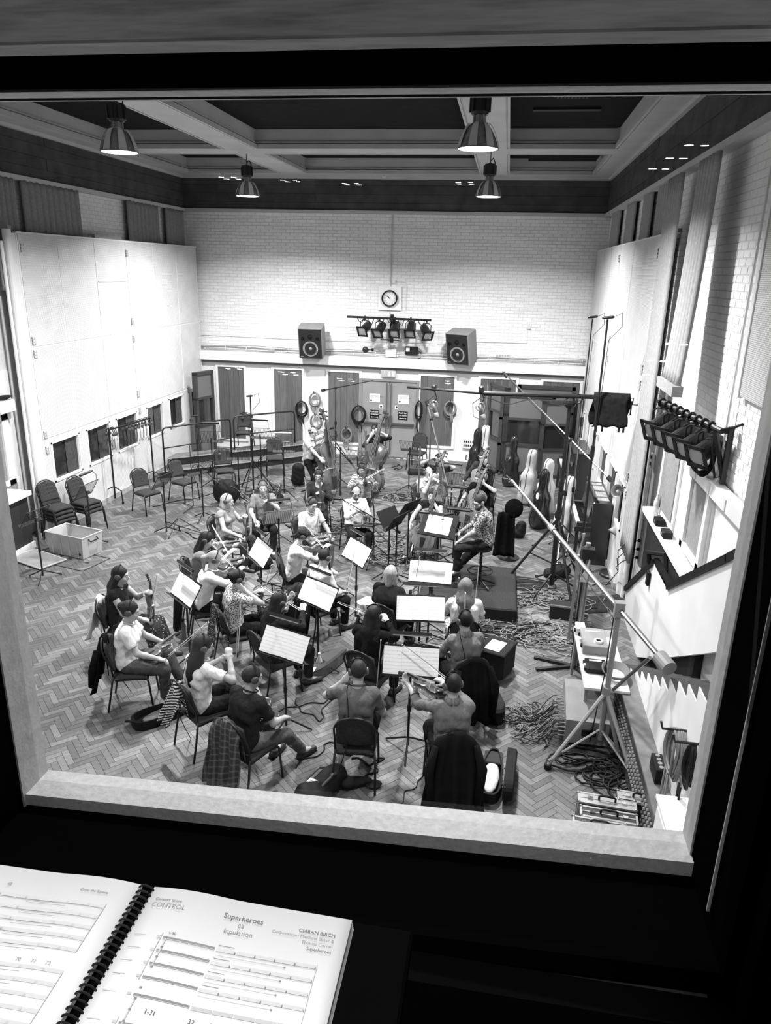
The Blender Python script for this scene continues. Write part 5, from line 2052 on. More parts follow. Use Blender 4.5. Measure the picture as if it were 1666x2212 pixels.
P_('p30', (1036, 1084), -92, 'bearded conductor in printed shirt sitting sideways on a stool beside the score', 'conductor', None, 'none', shirt_mat=PAISLEY, sleeve='short', pants=.035, hair='short', hairv=.04, beard=.06, glasses=True, lean=12, look=-42, pitch=22, hipz=.80, z0=.2, seat='stool', lh=(-.16, .34, .84), rh=(.17, .36, .86),
   feet=((-.15, .38, .28), (.12, .48)), skin=36, ph=False)
hold('p30', BOW, (.17, .45, .86), (.35, .2, -.2), (0, 0, 1), 'slim pale baton resting in the hand of the conductor', BG)


# ------------------------------------------------------------------ tall stools
def stool(key, label, h, z0=0.0):
    i = PEOPLE[key]
    t = thing('tall_stool', label, 'stool', (i['loc'].x, i['loc'].y, z0), yaw(i['face']), 'tall stools')
    MB().lathe([(.001, h - .02), (.15, h - .02), (.175, h), (.175, h + .03), (.15, h + .05), (.001, h + .05)][::1], 20, cap=False).build('seat', FABRIC, t, smooth=True)
    MB().cyl((0, 0, .1), (0, 0, h), .025, 10).build('pole', BLKMET, t)
    MB().torus((0, 0, .27), .2, .01, 24, 6).build('foot_ring', BLKMET, t)
    for k in range(5):
        a = k * 2 * math.pi / 5
        MB().tube([(0, 0, .13), (.26 * math.cos(a), .26 * math.sin(a), .03)], .016, 6).build('leg', BLKMET, t)
        MB().cyl((0, 0, .27), (.2 * math.cos(a), .2 * math.sin(a), .27), .006, 5).build('ring_spoke', BLKMET, t)
    return t


stool('p23', 'tall round stool under the bass player in pale shirt', .70)
stool('p24', 'tall round stool under the bass player in dark jumper', .70)
stool('p30', 'tall round stool on the podium under the conductor', .66, .2)


# ------------------------------------------------------------------ coats and cloths hung over chair backs
def coat(key, label, m, length=.7, width=.5, cat='coat', name='draped_coat', folds=7, flare=.06, side=0.0, top=.93):
    i = PEOPLE[key]
    t = thing(name, label, cat, (i['loc'].x, i['loc'].y, 0), yaw(i['face']), 'clothes hung over chairs')

    def f(u, v):
        # u across, v from front hem over the top to the back hem
        a = u * 2 - 1
        fr = .28
        if v < fr:
            q = 1 - v / fr
            y, z = -.262 + .012 * q, top - .02 - q * .26
            fl = 0
        else:
            q = (v - fr) / (1 - fr)
            arch = min(q / .12, 1)
            y, z = -.27 - .08 * math.sin(arch * math.pi / 2) - .04 * q - flare * q * q, top + .02 * math.sin(arch * math.pi) - .03 * arch - max(0, q - .06) * length
            fl = q
        rnd = .17 * (abs(a) ** 2.4) * (1 - .75 * fl)
        w = width * (.39 + .13 * fl)
        return Vector((a * w + side * fl + .012 * math.sin(9 * v + 3 * a), y - (.034 * fl + .004) * math.sin(a * folds * 1.6 + 2 * v), z - rnd + .02 * math.sin(a * 5 + 1) * fl))
    MB().slabgrid(f, 36, 22, .012).build('cloth', m, t, smooth=True)
    if name == 'draped_coat':
        for s in (-1, 1):
            MB().tube([(s * width * .33, -.37, top - .13), (s * width * .43, -.42, top - .36), (s * width * .38, -.46, top - .15 - length * .7)], [.03, .05, .036], 10).build('sleeve', m, t, smooth=True)
    return t


def plaid():
    m, nt, b = nodes_of('plaid_flannel')
    N, L = nt.nodes, nt.links
    tc = N.new('ShaderNodeTexCoord')
    outs = []
    for ax in ('X', 'Z'):
        w = N.new('ShaderNodeTexWave')
        w.bands_direction = ax
        w.inputs['Scale'].default_value = 4.6
        w.inputs['Distortion'].default_value = .6
        L.new(tc.outputs['Object'], w.inputs[0])
        rp = N.new('ShaderNodeValToRGB')
        rp.color_ramp.elements[0].position = .78
        rp.color_ramp.elements[1].position = .95
        rp.color_ramp.elements[0].color = (.012, .012, .012, 1)
        rp.color_ramp.elements[1].color = (.06, .06, .06, 1)
        L.new(w.outputs['Fac'], rp.inputs[0])
        outs.append(rp.outputs[0])
    mx = N.new('ShaderNodeMix')
    mx.data_type = 'RGBA'
    mx.blend_type = 'ADD'
    mx.inputs[0].default_value = 1
    L.new(outs[0], mx.inputs[6])
    L.new(outs[1], mx.inputs[7])
    L.new(mx.outputs[2], b.inputs['Base Color'])
    b.inputs['Roughness'].default_value = .9
    return m


BLKCLOTH = mat('black_wool', .005, .95, var=.3, scale=20, bump=.3)
KNIT = bands('cable_knit', .68, .45, 30, 'X', dist=2.0)
coat('p4', 'plaid flannel shirt hanging over the chair back', plaid(), .78, .5, 'shirt', 'draped_shirt', flare=.05)
coat('p6', 'long dark coat over the chair of the player raising a viola', mat('dark_coat', .009, .9, var=.2, scale=10), .86, .6)
coat('p7', 'black coat over the chair of the player in grey collared shirt', BLKCLOTH, .84, .58)
coat('p2', 'black jacket hung over the chair of the player in jeans', BLKCLOTH, .62, .48)
coat('p1', 'white cable-knit cardigan over the chair of the floral skirt player', KNIT, .5, .5, 'cardigan', 'draped_cardigan', side=-.02)
coat('p18', 'dark padded coat over the chair of the player leaning forward', mat('padded_coat', .02, .8, var=.2), .78, .55)
coat('p11', 'black coat spread behind the player in white satin blouse', BLKCLOTH, .7, .5)
coat('p12', 'spotted scarf hanging from the chair of the patterned blouse player', blotch('spotted_scarf', .35, .04, 60, thr=.35), .62, .22, 'scarf', 'draped_scarf', side=.1)
coat('p3', 'striped cloth hanging on the chair of the player with raised arm', bands('striped_cloth', .7, .02, 9, 'Z'), .5, .2, 'cloth', 'draped_cloth', side=-.14)
# ------------------------------------------------------------------ stands with sheet music
SOLID3 = make_stand(False, dw=.6, dh=.34)
SHEETW = make_sheets(3, .198, .295)
SS = [('s1', [(390, 1235), (431, 1265), (413, 1312), (371, 1282)], SOLID3, 'black music stand facing the floral skirt player', 'sheet music on the stand in front of the floral skirt player'),
      ('s2', [(556, 1163), (582, 1185), (566, 1227), (549, 1199)], SOLID, 'narrow-looking music stand turned to the plain grey top player', 'sheet music seen edgewise before the plain grey top player'),
      ('s3', [(755, 1161), (796, 1185), (787, 1227), (746, 1200)], SOLID3, 'music stand beyond the bearded player in white T-shirt', 'sheet music on the stand beyond the bearded violinist'),
      ('s4', [(660, 1247), (725, 1274), (710, 1320), (653, 1292)], SOLID3, 'music stand with raised lamp behind the patterned blouse player', 'sheet music under the raised lamp, covering the leaning player'),
      ('s5', [(571, 1351), (664, 1379), (658, 1434), (568, 1402)], SOLID3, 'black music stand ahead of the plaid shirt chair', 'three-page sheet music ahead of the plaid shirt chair'),
      ('s6', [(830, 1395), (950, 1403), (946, 1462), (827, 1453)], SOLID3, 'black music stand crossed by a bow, ahead of the raised viola', 'wide sheet music crossed by a bow ahead of the raised viola'),
      ('s7', [(856, 1287), (963, 1291), (961, 1341), (855, 1338)], SOLID3, 'music stand between the all-black player and the white top', 'sheet music beside the long-haired player all in black'),
      ('s8', [(888, 1210), (979, 1218), (973, 1261), (883, 1254)], SOLID3, 'music stand at the edge of the podium by the pale-haired player', 'sheet music at the edge of the podium by the pale-haired player')]
for k, c, pr, lb, sl in SS:
    pts = [onz(p[0], p[1], z) for p, z in zip(c, (1.24, 1.24, 1.0, 1.0))]
    ctr = sum(pts, Vector()) / 4
    d = pts[1] - pts[0]
    fc = math.degrees(math.atan2(-d.y, d.x))
    stand(pr, (ctr.x, ctr.y), fc, lb, SHEETW, sl)
# conductor's podium, desk and scores
pod = thing('podium', 'low dark carpeted podium under the conductor', 'podium', (-.28, 11.2, 0))
MB().rbox((0, 0, .1), (1.55, 1.75, .19), .01).build('platform', mat('podium_carpet', .02, .95, var=.3, scale=40), pod)
MB().box((0, 0, .197), (1.5, 1.7, .008)).build('carpet_top', mat('podium_top', .03, .95, var=.3, scale=60), pod)
stand(WIDE, (-.84, 11.25), 18, 'wide conductor\'s desk with an open score', SHEET2, 'large open score on the conductor\'s desk', z=.2, tilt=55, h=.85)
# dark desks with their backs turned, in the middle
for px, py, fc, lb, pr in ((858, 1128, 112, 'dark bare music stand seen from behind, right by the centre microphones', SOLIDN), (884, 1098, 118, 'second dark bare music stand behind the centre microphones', SOLIDN), (842, 1120, -60, 'bare music stand tilted beside the white rolled-sleeve shirt player', SOLIDN)):
    b = onz(px, py, 1.1)
    stand(pr, (b.x, b.y), fc, lb.replace('right by', 'hard by'))
# wire desks
for px, py, fc, z, lb, pr in ((977, 1036, 190, 0, 'wire music stand showing its back between the two rear cello desks', WIREL), (985, 1090, 190, 0, 'wire music stand in the middle of three, before the cellist leaning on one hand', WIREL),
                              (988, 1142, 188, 0, 'wire music stand lowest of three, beside the conductor', WIREL), (773, 986, 186, 0, 'wire music stand before the bass player in dark jumper', WIRE),
                              (709, 956, 120, 0, 'wire music stand between the two double basses', WIREL), (886, 966, 190, 0, 'wire music stand near the double doors with a chair behind', WIRE),
                              (602, 1120, 150, 0, 'wire music stand with pages beside the grey vest player', WIREL), (514, 984, 165, 0, 'wire music stand standing before the riser', WIRE), (562, 938, 175, .42, 'wire music stand with lamp upon the riser', WIREL),
                              (612, 968, 170, .2, 'wire music stand on the riser step by the rail end', WIREL), (456, 946, 165, .42, 'wire music stand on the riser behind the first rail', WIREL), (434, 1014, 120, 0, 'small wire music stand between two empty chairs', WIRE),
                              (352, 1040, 100, 0, 'wire music stand tilted beside the first empty chair', WIRE), (187, 1060, 95, 0, 'wire music stand with lamp behind the stacked chairs', WIREL), (76, 1118, 100, 0, 'folded wire music stand by the black radiator grille', WIRE),
                              (945, 905, 185, 0, 'dark lamp-topped wire stand by the wall beside the double doors', WIREL)):
    b = onz(px, py, 1.1 + z)
    stand(pr, (b.x, b.y), fc, lb, SHEET2 if (px, py) in ((602, 1120), (977, 1036)) else None, 'sheet music resting on the wire stand ' + ('beside the grey vest player' if px == 602 else 'of the rear cello desk'), z=z)

# ------------------------------------------------------------------ empty and stacked chairs
SPARE = []
for px, py, fc, z, lb in ((322, 1105, 118, 0, 'empty stacking chair in front of the headphone rack'), (400, 1080, 112, 0, 'empty stacking chair, second along the riser from the headphone rack'), (487, 1054, 150, 0, 'empty stacking chair with headphones on its back before the riser'),
                          (595, 1024, 160, 0, 'empty stacking chair before the riser near the soft black bag'), (900, 1012, 190, 0, 'empty stacking chair beside the double doors'), (528, 968, 172, .42, 'empty stacking chair up on the riser with headphones over it')):
    b = onz(px, py, z)
    dup(CHAIR, (b.x, b.y, z), yaw(fc), lb, 'stacking chairs')
    if 'headphones' in lb and 'rack' not in lb:
        SPARE.append((Matrix.Translation((b.x, b.y, z)) @ Matrix.Rotation(yaw(fc), 4, 'Z') @ Vector((.06, -.30, .80)), yaw(fc)))
for (px, py, fc, n, nm) in ((138, 1166, 112, 4, 'nearer'), (196, 1144, 108, 3, 'farther')):
    b = onz(px, py)
    for k in range(n):
        pos = 'bottom' if k == 0 else 'topmost' if k == n - 1 else ('second from floor' if k == 1 else 'third from floor')
        dup(CHAIR, (b.x - .02 * k, b.y + .0 * k, .075 * k), yaw(fc), '%s chair of the %s stack by the clear box' % (pos, nm), 'stacking chairs')


def put_phones(loc, eul, label):
    o = dup(PHONES, loc, 0, label, 'spare headphones')
    o.rotation_euler = eul
    return o


for (b, a), lb in zip(SPARE, ('spare headphones hung on the back of the empty chair before the riser', 'spare headphones hung over the chair up on the riser')):
    put_phones(b, (0, 0, a + R_(90)), lb)
# headphone rack on castors
r0, r1 = onz(250, 1086), onz(334, 1050)
rk = thing('headphone_rack', 'black wheeled rail hung with headphones along the perforated screen', 'headphone rack', (r0.x, r0.y, 0))
dv = r1 - r0
rz_ = vz_ = 1.66
for e, p in ((0, Vector((0, 0, 0))), (1, dv)):
    MB().cyl(p + Vector((0, 0, .1)), p + Vector((0, 0, rz_)), .02, 8).build('upright', BLKMET, rk)
    pn = Vector((-dv.y, dv.x, 0)).normalized() * .2
    MB().tube([p - pn + Vector((0, 0, .05)), p - pn * .9 + Vector((0, 0, .3)), p + Vector((0, 0, .38)), p + pn * .9 + Vector((0, 0, .3)), p + pn + Vector((0, 0, .05))], .015, 6).build('foot', BLKMET, rk)
    for s in (-1, 1):
        MB().sphere(p + pn * s + Vector((0, 0, .03)), .03, 8, 6).build('castor', RUBBER, rk)
MB().cyl(Vector((0, 0, rz_)), dv + Vector((0, 0, rz_)), .02, 8).build('rail', BLKMET, rk)
for k in range(11):
    q = .02 + (k * .035 if k < 3 else .38 + (k - 3) * .082)
    p = r0 + dv * q
    put_phones((p.x, p.y, rz_ - .09), (0, 0, math.atan2(dv.y, dv.x) + R_(90 + random.uniform(-12, 12))), ['first', 'second', 'third', 'fourth', 'fifth', 'sixth', 'seventh', 'eighth', 'ninth', 'tenth', 'eleventh'][k] + ' pair of black headphones along the wheeled rack, counted from the stacked chairs')
    lead = MB()
    pts = [(p.x - r0.x + .02 * math.sin(j), p.y - r0.y + .02 * math.cos(j * 1.7), rz_ - .12 - j * .07) for j in range(6)]
    lead.tube(pts + [(pts[-1][0] + .05, pts[-1][1], pts[-1][2] + .06), (pts[-1][0] + .05, pts[-1][1], pts[-1][2] + .25)], .005, 5).build('hanging_lead', CABLE, rk)

# ------------------------------------------------------------------ choir riser with guard rails
a0, a1 = Vector((-8.28, 16.5, 0)), Vector((-5.25, 19.05, 0))
u = (a1 - a0).normalized()
nb_ = Vector((-u.y, u.x, 0))
rs = thing('choir_riser', 'two-step dark staging riser in the corner below the screens', 'riser', (0, 0, 0))
STG = mat('staging_black', .02, .7, var=.3, scale=8)
STT = mat('staging_top', .12, .7, var=.3, scale=5)


def tier(p, q, back, z0, z1):
    V = [p, q, q + back, p + back]
    P = [Vector((v.x, v.y, z0)) for v in V] + [Vector((v.x, v.y, z1)) for v in V]
    MB().add(P, [(0, 1, 5, 4), (1, 2, 6, 5), (2, 3, 7, 6), (3, 0, 4, 7)]).build('fascia', STG, rs)
    MB().add([v for v in P[4:]], [(0, 1, 2, 3)]).build('deck', STT, rs)
    MB().bar(P[4] + Vector((0, 0, -.02)), P[5] + Vector((0, 0, -.02)), .04, .03).build('nosing', mat('staging_nosing', .3, .6), rs)


for k in range(3):
    p, q = a0.lerp(a1, k / 3 + .004), a0.lerp(a1, (k + 1) / 3 - .004)
    bv_ = Vector((0, .5, 0))
    tier(p, q, bv_, 0, .2)
    tier(p + bv_, q + bv_, bv_, 0, .42)
for k, (pl, pr_, z) in enumerate((((350, 925), (497, 905), 1.32), ((504, 900), (636, 888), 1.32))):
    A, B = onz(*pl, z), onz(*pr_, z)
    g = thing('guard_rail', ('black tubular guard rail on the riser nearest the perforated screen', 'black tubular guard rail on the riser beside the tall microphone stand')[k].replace('nearest', 'close to'), 'guard rail', (A.x, A.y, .2), 0, 'riser guard rails')
    d = B - A
    hgt = z - .2
    e = d.normalized() * .08
    MB().tube([Vector((0, 0, 0)), Vector((0, 0, hgt - .1)), e * .3 + Vector((0, 0, hgt - .03)), e + Vector((0, 0, hgt)), d - e + Vector((0, 0, hgt)), d - e * .3 + Vector((0, 0, hgt - .03)), d + Vector((0, 0, hgt - .1)), d], .022, 8).build('hoop', BLKMET, g, smooth=True)
    MB().cyl(Vector((0, 0, hgt * .55)), d + Vector((0, 0, hgt * .55)), .016, 8).build('mid_rail', BLKMET, g)


# ------------------------------------------------------------------ microphones and their stands
def mic(parent, p, d, L=.18, r=.022, m=None, name='microphone'):
    p, d = Vector(p), Vector(d).normalized()
    M = Matrix.Translation(p) @ fromto((0, 0, 0), d).to_4x4()
    MB().lathe([(r * .5, -L * .5), (r * .85, -L * .46), (r, -L * .3), (r, L * .3), (r * .9, L * .42), (r * .5, L * .5)], 12, M).build(name, m or BLKMET, parent, smooth=True)


def tripod(t, r, h, col=BLKMET, rad=.012, n=3, ph=.4, brace=True):
    for k in range(n):
        a = k * 2 * math.pi / n + ph
        c, s = math.cos(a), math.sin(a)
        MB().tube([(.02 * c, .02 * s, h), (r * c, r * s, .012)], rad, 7).build('leg', col, t)
        if brace:
            MB().tube([(0, 0, h * .38), (r * .52 * c, r * .52 * s, h * .5)], rad * .6, 5).build('brace', col, t)
        MB().sphere((r * c, r * s, .018), rad * 1.6, 7, 5).build('rubber_foot', RUBBER, t)


def mic_stand(label, base_px, top_px, legs=(.38, .3), r=.011, booms=(), col=BLKMET, base=None, group='microphone stands', mic_top=False):
    """booms: list of (joint_px, tip_px, depth of the tip, microphone direction or None)"""
    b = base or onz(*base_px)
    H_ = ony(top_px[0], top_px[1], b.y).z
    t = thing('microphone_stand', label, 'microphone stand', (b.x, b.y, 0), 0, group)
    MB().cyl((0, 0, .05), (0, 0, H_ * .55), r * 1.35, 8).cyl((0, 0, H_ * .55), (0, 0, H_), r, 8).build('pole', col, t)
    MB().cyl((0, 0, H_ * .53), (0, 0, H_ * .57), r * 2.2, 8).build('clutch', BLKMET, t)
    tripod(t, legs[0], legs[1], col, r * .9)
    if mic_top:
        mic(t, (0, -.05, H_ + .03), (.9, -.3, .15))
        MB().tube([(0.1, -.05, H_ + .05), (.2, -.03, H_ + .1), (.22, 0, H_ - .1), (.05, 0, H_ - .3), (.02, 0, H_ * .6)], .005, 5).build('lead', CABLE, t)
    for k, (tail, tip, ty, md) in enumerate(booms):
        T = ony(tip[0], tip[1], ty) - b
        J = Vector((0, 0, H_))
        E_ = J - (T - J).normalized() * tail
        MB().tube([E_, J, T], [r, r, r * .75], 8).build('boom_arm', STEEL if col is STEEL or k == 9 else col, t)
        MB().sphere(J, r * 2.4, 8, 6).build('boom_clutch', BLKMET, t)
        MB().cyl(E_, E_ + (E_ - J).normalized() * .1, r * 2.6, 10).build('counterweight', BLKMET, t)
        if md:
            mic(t, T + Vector(md).normalized() * .06, md)
            MB().tube([T, T.lerp(J, .3) + Vector((0, 0, -.04)), T.lerp(J, .7) + Vector((0, 0, -.05)), J + Vector((0, 0, -.1)), Vector((.02, 0, H_ * .4)), Vector((.03, .02, .05))], .0045, 5).build('lead', CABLE, t)
    return t


mic_stand('tall microphone stand with thin whip before the riser rail', (548, 1062), (548, 858), (.5, .75), .016, mic_top=True)
mic_stand('microphone stand with level boom towards the double doors', (725, 1004), (725, 838), (.45, .5), .015, booms=[(.35, (806, 822), 18.6, None)])
mic_stand('slim microphone stand with low tripod near the empty chairs', (418, 1098), (410, 962), (.42, .06), .008, mic_top=False)
mic_stand('slim microphone stand standing on the floor behind the second empty chair', (432, 1045), (412, 900), (.4, .5), .009, mic_top=True)
mic_stand('boom stand slanting down over the player in grey T-shirt near the soft bag', (598, 1062), (608, 1052), (.4, .4), .010, col=STEEL, booms=[(1.5, (640, 1066), 14.6, None)], base=onz(606, 1085))
mic_stand('boom stand reaching to the viola near the soft black bag', None, (560, 1110), (.38, .3), .009, booms=[(.4, (512, 1058), 13.2, (-.6, -.4, .5))], base=onz(590, 1178))
mic_stand('boom stand reaching over the satin blouse from the parquet', None, (400, 1137), (.4, .3), .010, booms=[(.9, (520, 1178), 11.0, (.7, -.2, -.5))], base=onz(388, 1150))
mic_stand('centre stand with bright pole beside the white rolled-sleeve shirt', (787, 1178), (786, 930), (.5, .5), .017, col=STEEL)
mic_stand('boom stand pointing at the chest of the white rolled-sleeve shirt', None, (806, 1118), (.4, .35), .010, booms=[(.5, (738, 1078), 12.0, (-.9, -.3, .1))], base=onz(806, 1215))
mic_stand('centre stand with bright pole before the cellist leaning on one hand', (899, 1190), (899, 965), (.5, .5), .018, col=STEEL)
mic_stand('centre stand with bright pole crossing the cellist in pale shirt', (922, 1128), (927, 905), (.5, .5), .016, col=STEEL, booms=[(.3, (968, 1052), 14.0, (.6, -.6, .4))])
mic_stand('black boom stand slanting across the doors to the violas', None, (735, 968), (.5, .45), .013, booms=[(.5, (800, 1052), 15.5, (.3, -.6, -.7))], base=onz(735, 1075))
mic_stand('low boom stand behind the leaning player in light shirt', None, (712, 1172), (.4, .3), .011, booms=[(.5, (646, 1152), 10.6, (-.8, -.2, -.4))], base=onz(712, 1292))
mic_stand('low boom stand pointing at the stand lamp', None, (588, 1262), (.4, .3), .011, booms=[(.3, (676, 1288), 8.9, (.7, -.2, -.6))], base=onz(590, 1345))
mic_stand('upright stand with pencil microphone over the sheet music by the white top', None, (893, 1262), (.4, .3), .010, booms=[(.2, (887, 1278), 8.7, (0, -.1, -1))], base=onz(900, 1372))
mic_stand('slender stand with pencil microphone beside the podium edge', None, (928, 1205), (.4, .3), .009, booms=[(.2, (918, 1195), 9.8, (-.1, -.1, -1))], base=onz(930, 1320))
mic_stand('low stand with two microphones leaning over the conductor\'s desk', None, (942, 1118), (.4, .3), .012, booms=[(.12, (925, 1108), 10.9, (-1, -.2, .1)), (.12, (962, 1112), 10.9, (1, -.2, .3))], base=onz(943, 1230))
mic_stand('very tall black microphone stand in front of the open wooden case', None, (1313, 690), (.5, .7), .016, mic_top=True, base=Vector((1.50, 11.6, 0)))
mic_stand('very tall thin microphone stand close to the far right cello case'.replace('far right ', 'rear '), None, (1280, 688), (.5, .6), .012, mic_top=True, base=Vector((1.60, 14.5, 0)))
mic_stand('steel boom stand rising across the booth to the wall panels', None, (1228, 950), (.6, .6), .017, col=STEEL, booms=[(1.0, (1088, 804), 14.6, (.4, -.6, -.6))], base=Vector((1.33, 13.4, 0)))
mic_stand('pale slim stand with black knobs beside the white cello case', None, (1248, 945), (.4, .35), .014, col=STEEL, base=Vector((1.5, 13.7, 0)))

# great studio boom hung with two large microphones
bb = Vector((1.09, 11.7, 0))
gb = thing('studio_boom', 'great black studio boom on a tripod reaching across towards the doors', 'microphone boom', bb)
pz = ony(1203, 868, bb.y).z
MB().cyl((0, 0, .1), (0, 0, pz * .6), .042, 10).cyl((0, 0, pz * .6), (0, 0, pz), .032, 10).build('mast', BLKMET, gb)
tripod(gb, .8, 1.25, BLKMET, .022, 3, .9)
tripod(gb, .55, .3, BLKMET, .016, 3, 2.0, False)
eL_, eR_ = ony(880, 836, bb.y - .3) - bb, ony(1360, 860, bb.y) - bb
mid = ony(1045, 850, bb.y - .1) - bb
MB().tube([eR_, mid], .034, 10).build('boom_arm', BLKMET, gb)
MB().tube([mid, eL_], .02, 8).build('boom_extension', BLKMET, gb)
MB().sphere((0, 0, pz), .1, 10, 8).build('swivel_head', BLKMET, gb)
MB().torus(ony(1248, 862, bb.y - .04) - bb, .07, .014, 16, 6, Matrix.Rotation(R_(90), 3, 'X')).build('hand_wheel', BLKMET, gb)
MB().tube([eR_, eR_ + Vector((.06, 0, 0)), eR_ + Vector((.06, 0, -.1)), eR_ + Vector((.14, 0, -.1))], .01, 6).build('crank', BLKMET, gb)
cab = [mid + (eR_ - mid) * q + Vector((0, -.03, -.05 - .1 * math.sin(q * 9) ** 2)) for q in np.linspace(0, .6, 10)]
MB().tube(cab, .008, 5).build('lead', CABLE, gb)
for lab, px, py, tx in (('large suspended microphone under the end of the studio boom', 938, 842, 940), ('large suspended microphone hanging before the booth', 1040, 845, 1042)):
    A = ony(px, py, bb.y - .2)
    t = thing('condenser_microphone', lab, 'microphone', A, 0, 'large suspended microphones')
    MB().lathe([(.03, -.02), (.045, 0), (.045, .06), (.03, .08)], 10).tube([(.0, 0, 0), (.05, 0, -.12), (.0, 0, -.22)], .01, 6).build('suspension_arm', BLKMET, t)
    MB().torus((0, -.02, -.24), .07, .008, 14, 5, Matrix.Rotation(R_(70), 3, 'X')).build('cradle', STEEL, t)
    M = Matrix.Translation((.03, -.03, -.32)) @ Matrix.Rotation(R_(160), 4, 'Y')
    o = MB().lathe([(.02, -.12), (.036, -.11), (.036, .03), (.03, .035)], 14, M).build('capsule_body', STEEL, t, smooth=True)
    MB().lathe([(.03, .035), (.037, .05), (.037, .1), (.02, .13), (.002, .135)], 14, M).build('grille', mat('mic_grille', .35, .5, metal=.6), o, smooth=True)
    MB().tube([(.0, 0, -.1), (-.12, 0, -.2), (-.1, 0, -.4), (.0, -.02, -.44)], .006, 5).build('lead', CABLE, t)
wgt = thing('weight_bag', 'black sandbag slung over the end of the studio boom', 'sandbag', ony(1322, 858, bb.y))


def sag(u_, v_):
    a = u_ * 2 - 1
    q = v_ * 2 - 1
    s = abs(q)
    return Vector((a * (.27 + .03 * math.sin(q * 3)) + .02 * math.sin(q * 6), (.045 + .03 * s) * (1 if q > 0 else -1) * min(1, s * 6), .05 - s * .5 + .015 * math.sin(a * 8) * s))


MB().slabgrid(sag, 14, 24, .02).build('bag', mat('sandbag_black', .015, .8, var=.4, scale=12, bump=.4), wgt, smooth=True)
for x in (-.2, -.1, .15, .22):
    MB().box((x, -.08, -.48), (.03, .012, .1)).build('strap', BLACK, wgt)
MB().box((.3, -.04, -.15), (.02, .012, .22)).build('strap', BLACK, wgt)

# heavy boom stand in front of the stairs
fb = Vector((1.38, 7.3, 0))
fs = thing('studio_boom', 'heavy grey boom stand rising over the stage box, by the stairs', 'microphone boom', fb)
PV = ony(1338, 1315, fb.y) - fb
TIP = ony(1105, 1037, 10.2) - fb
END = PV + (PV - TIP) * .27
MB().cyl((PV.x * .3, 0, .15), (PV.x, 0, PV.z), .03, 12).build('mast', GREYM, fs)
MB().tube([TIP, TIP.lerp(PV, .45)], .02, 10).build('boom_arm', STEEL, fs)
MB().tube([TIP.lerp(PV, .45), PV, END], .027, 10).build('boom_tube', STEEL, fs)
MB().tube([TIP.lerp(PV, .43), TIP.lerp(PV, .47)], .036, 10).build('collar', GREYM, fs)
MB().box(PV, (.1, .1, .16)).build('pivot_block', GREYM, fs)
MB().cyl(END + (PV - END).normalized() * .06, END - (PV - END).normalized() * .12, .075, 16).build('counterweight', GREYM, fs)
for s in range(4):
    a = s * 1.7
    MB().tube([TIP, TIP + Vector((-.12 + .04 * s, .08 * math.cos(a), .07 * math.sin(a)))], .008, 5).build('clamp_rod', STEEL, fs)
CL = ony(1310, 1492, fb.y) - fb
for (fx, fy) in ((1183, 1660), (1372, 1706), (1336, 1640)):
    Ft = onz(fx, fy) - fb
    MB().tube([CL + Vector((0, 0, -.02)), Ft + Vector((0, 0, .04))], [.026, .022], 8).build('leg', GREYM, fs)
    MB().tube([Ft + Vector((0, 0, .1)), Vector((0, 0, .28))], .014, 6).build('brace', GREYM, fs)
    MB().cyl(Ft, Ft + Vector((0, 0, .06)), .04, 10).build('castor', RUBBER, fs)
MB().cyl(CL + Vector((0, 0, -.05)), CL + Vector((0, 0, .05)), .05, 12).build('collar', GREYM, fs)
MB().tube([CL + Vector((.06, -.05, .05)), END + Vector((-.12, 0, .02))], .018, 8).build('strut', STEEL, fs)
MB().tube([TIP + Vector((.05, 0, -.04)), TIP.lerp(PV, .5) + Vector((0, 0, -.06)), PV + Vector((-.05, -.03, -.1)), CL + Vector((-.04, 0, .2)), Vector((-.1, 0, .1))], .007, 5).build('lead', CABLE, fs)
# ------------------------------------------------------------------ hard cello cases
CASE_OUT = [(0, 0), (0, .12), (.02, .17), (.1, .205), (.22, .21), (.34, .185), (.43, .158), (.52, .152), (.6, .165), (.68, .165), (.76, .135), (.83, .098), (.92, .085), (1.02, .088), (1.11, .098), (1.19, .09), (1.25, .065), (1.285, .025), (1.29, 0)]


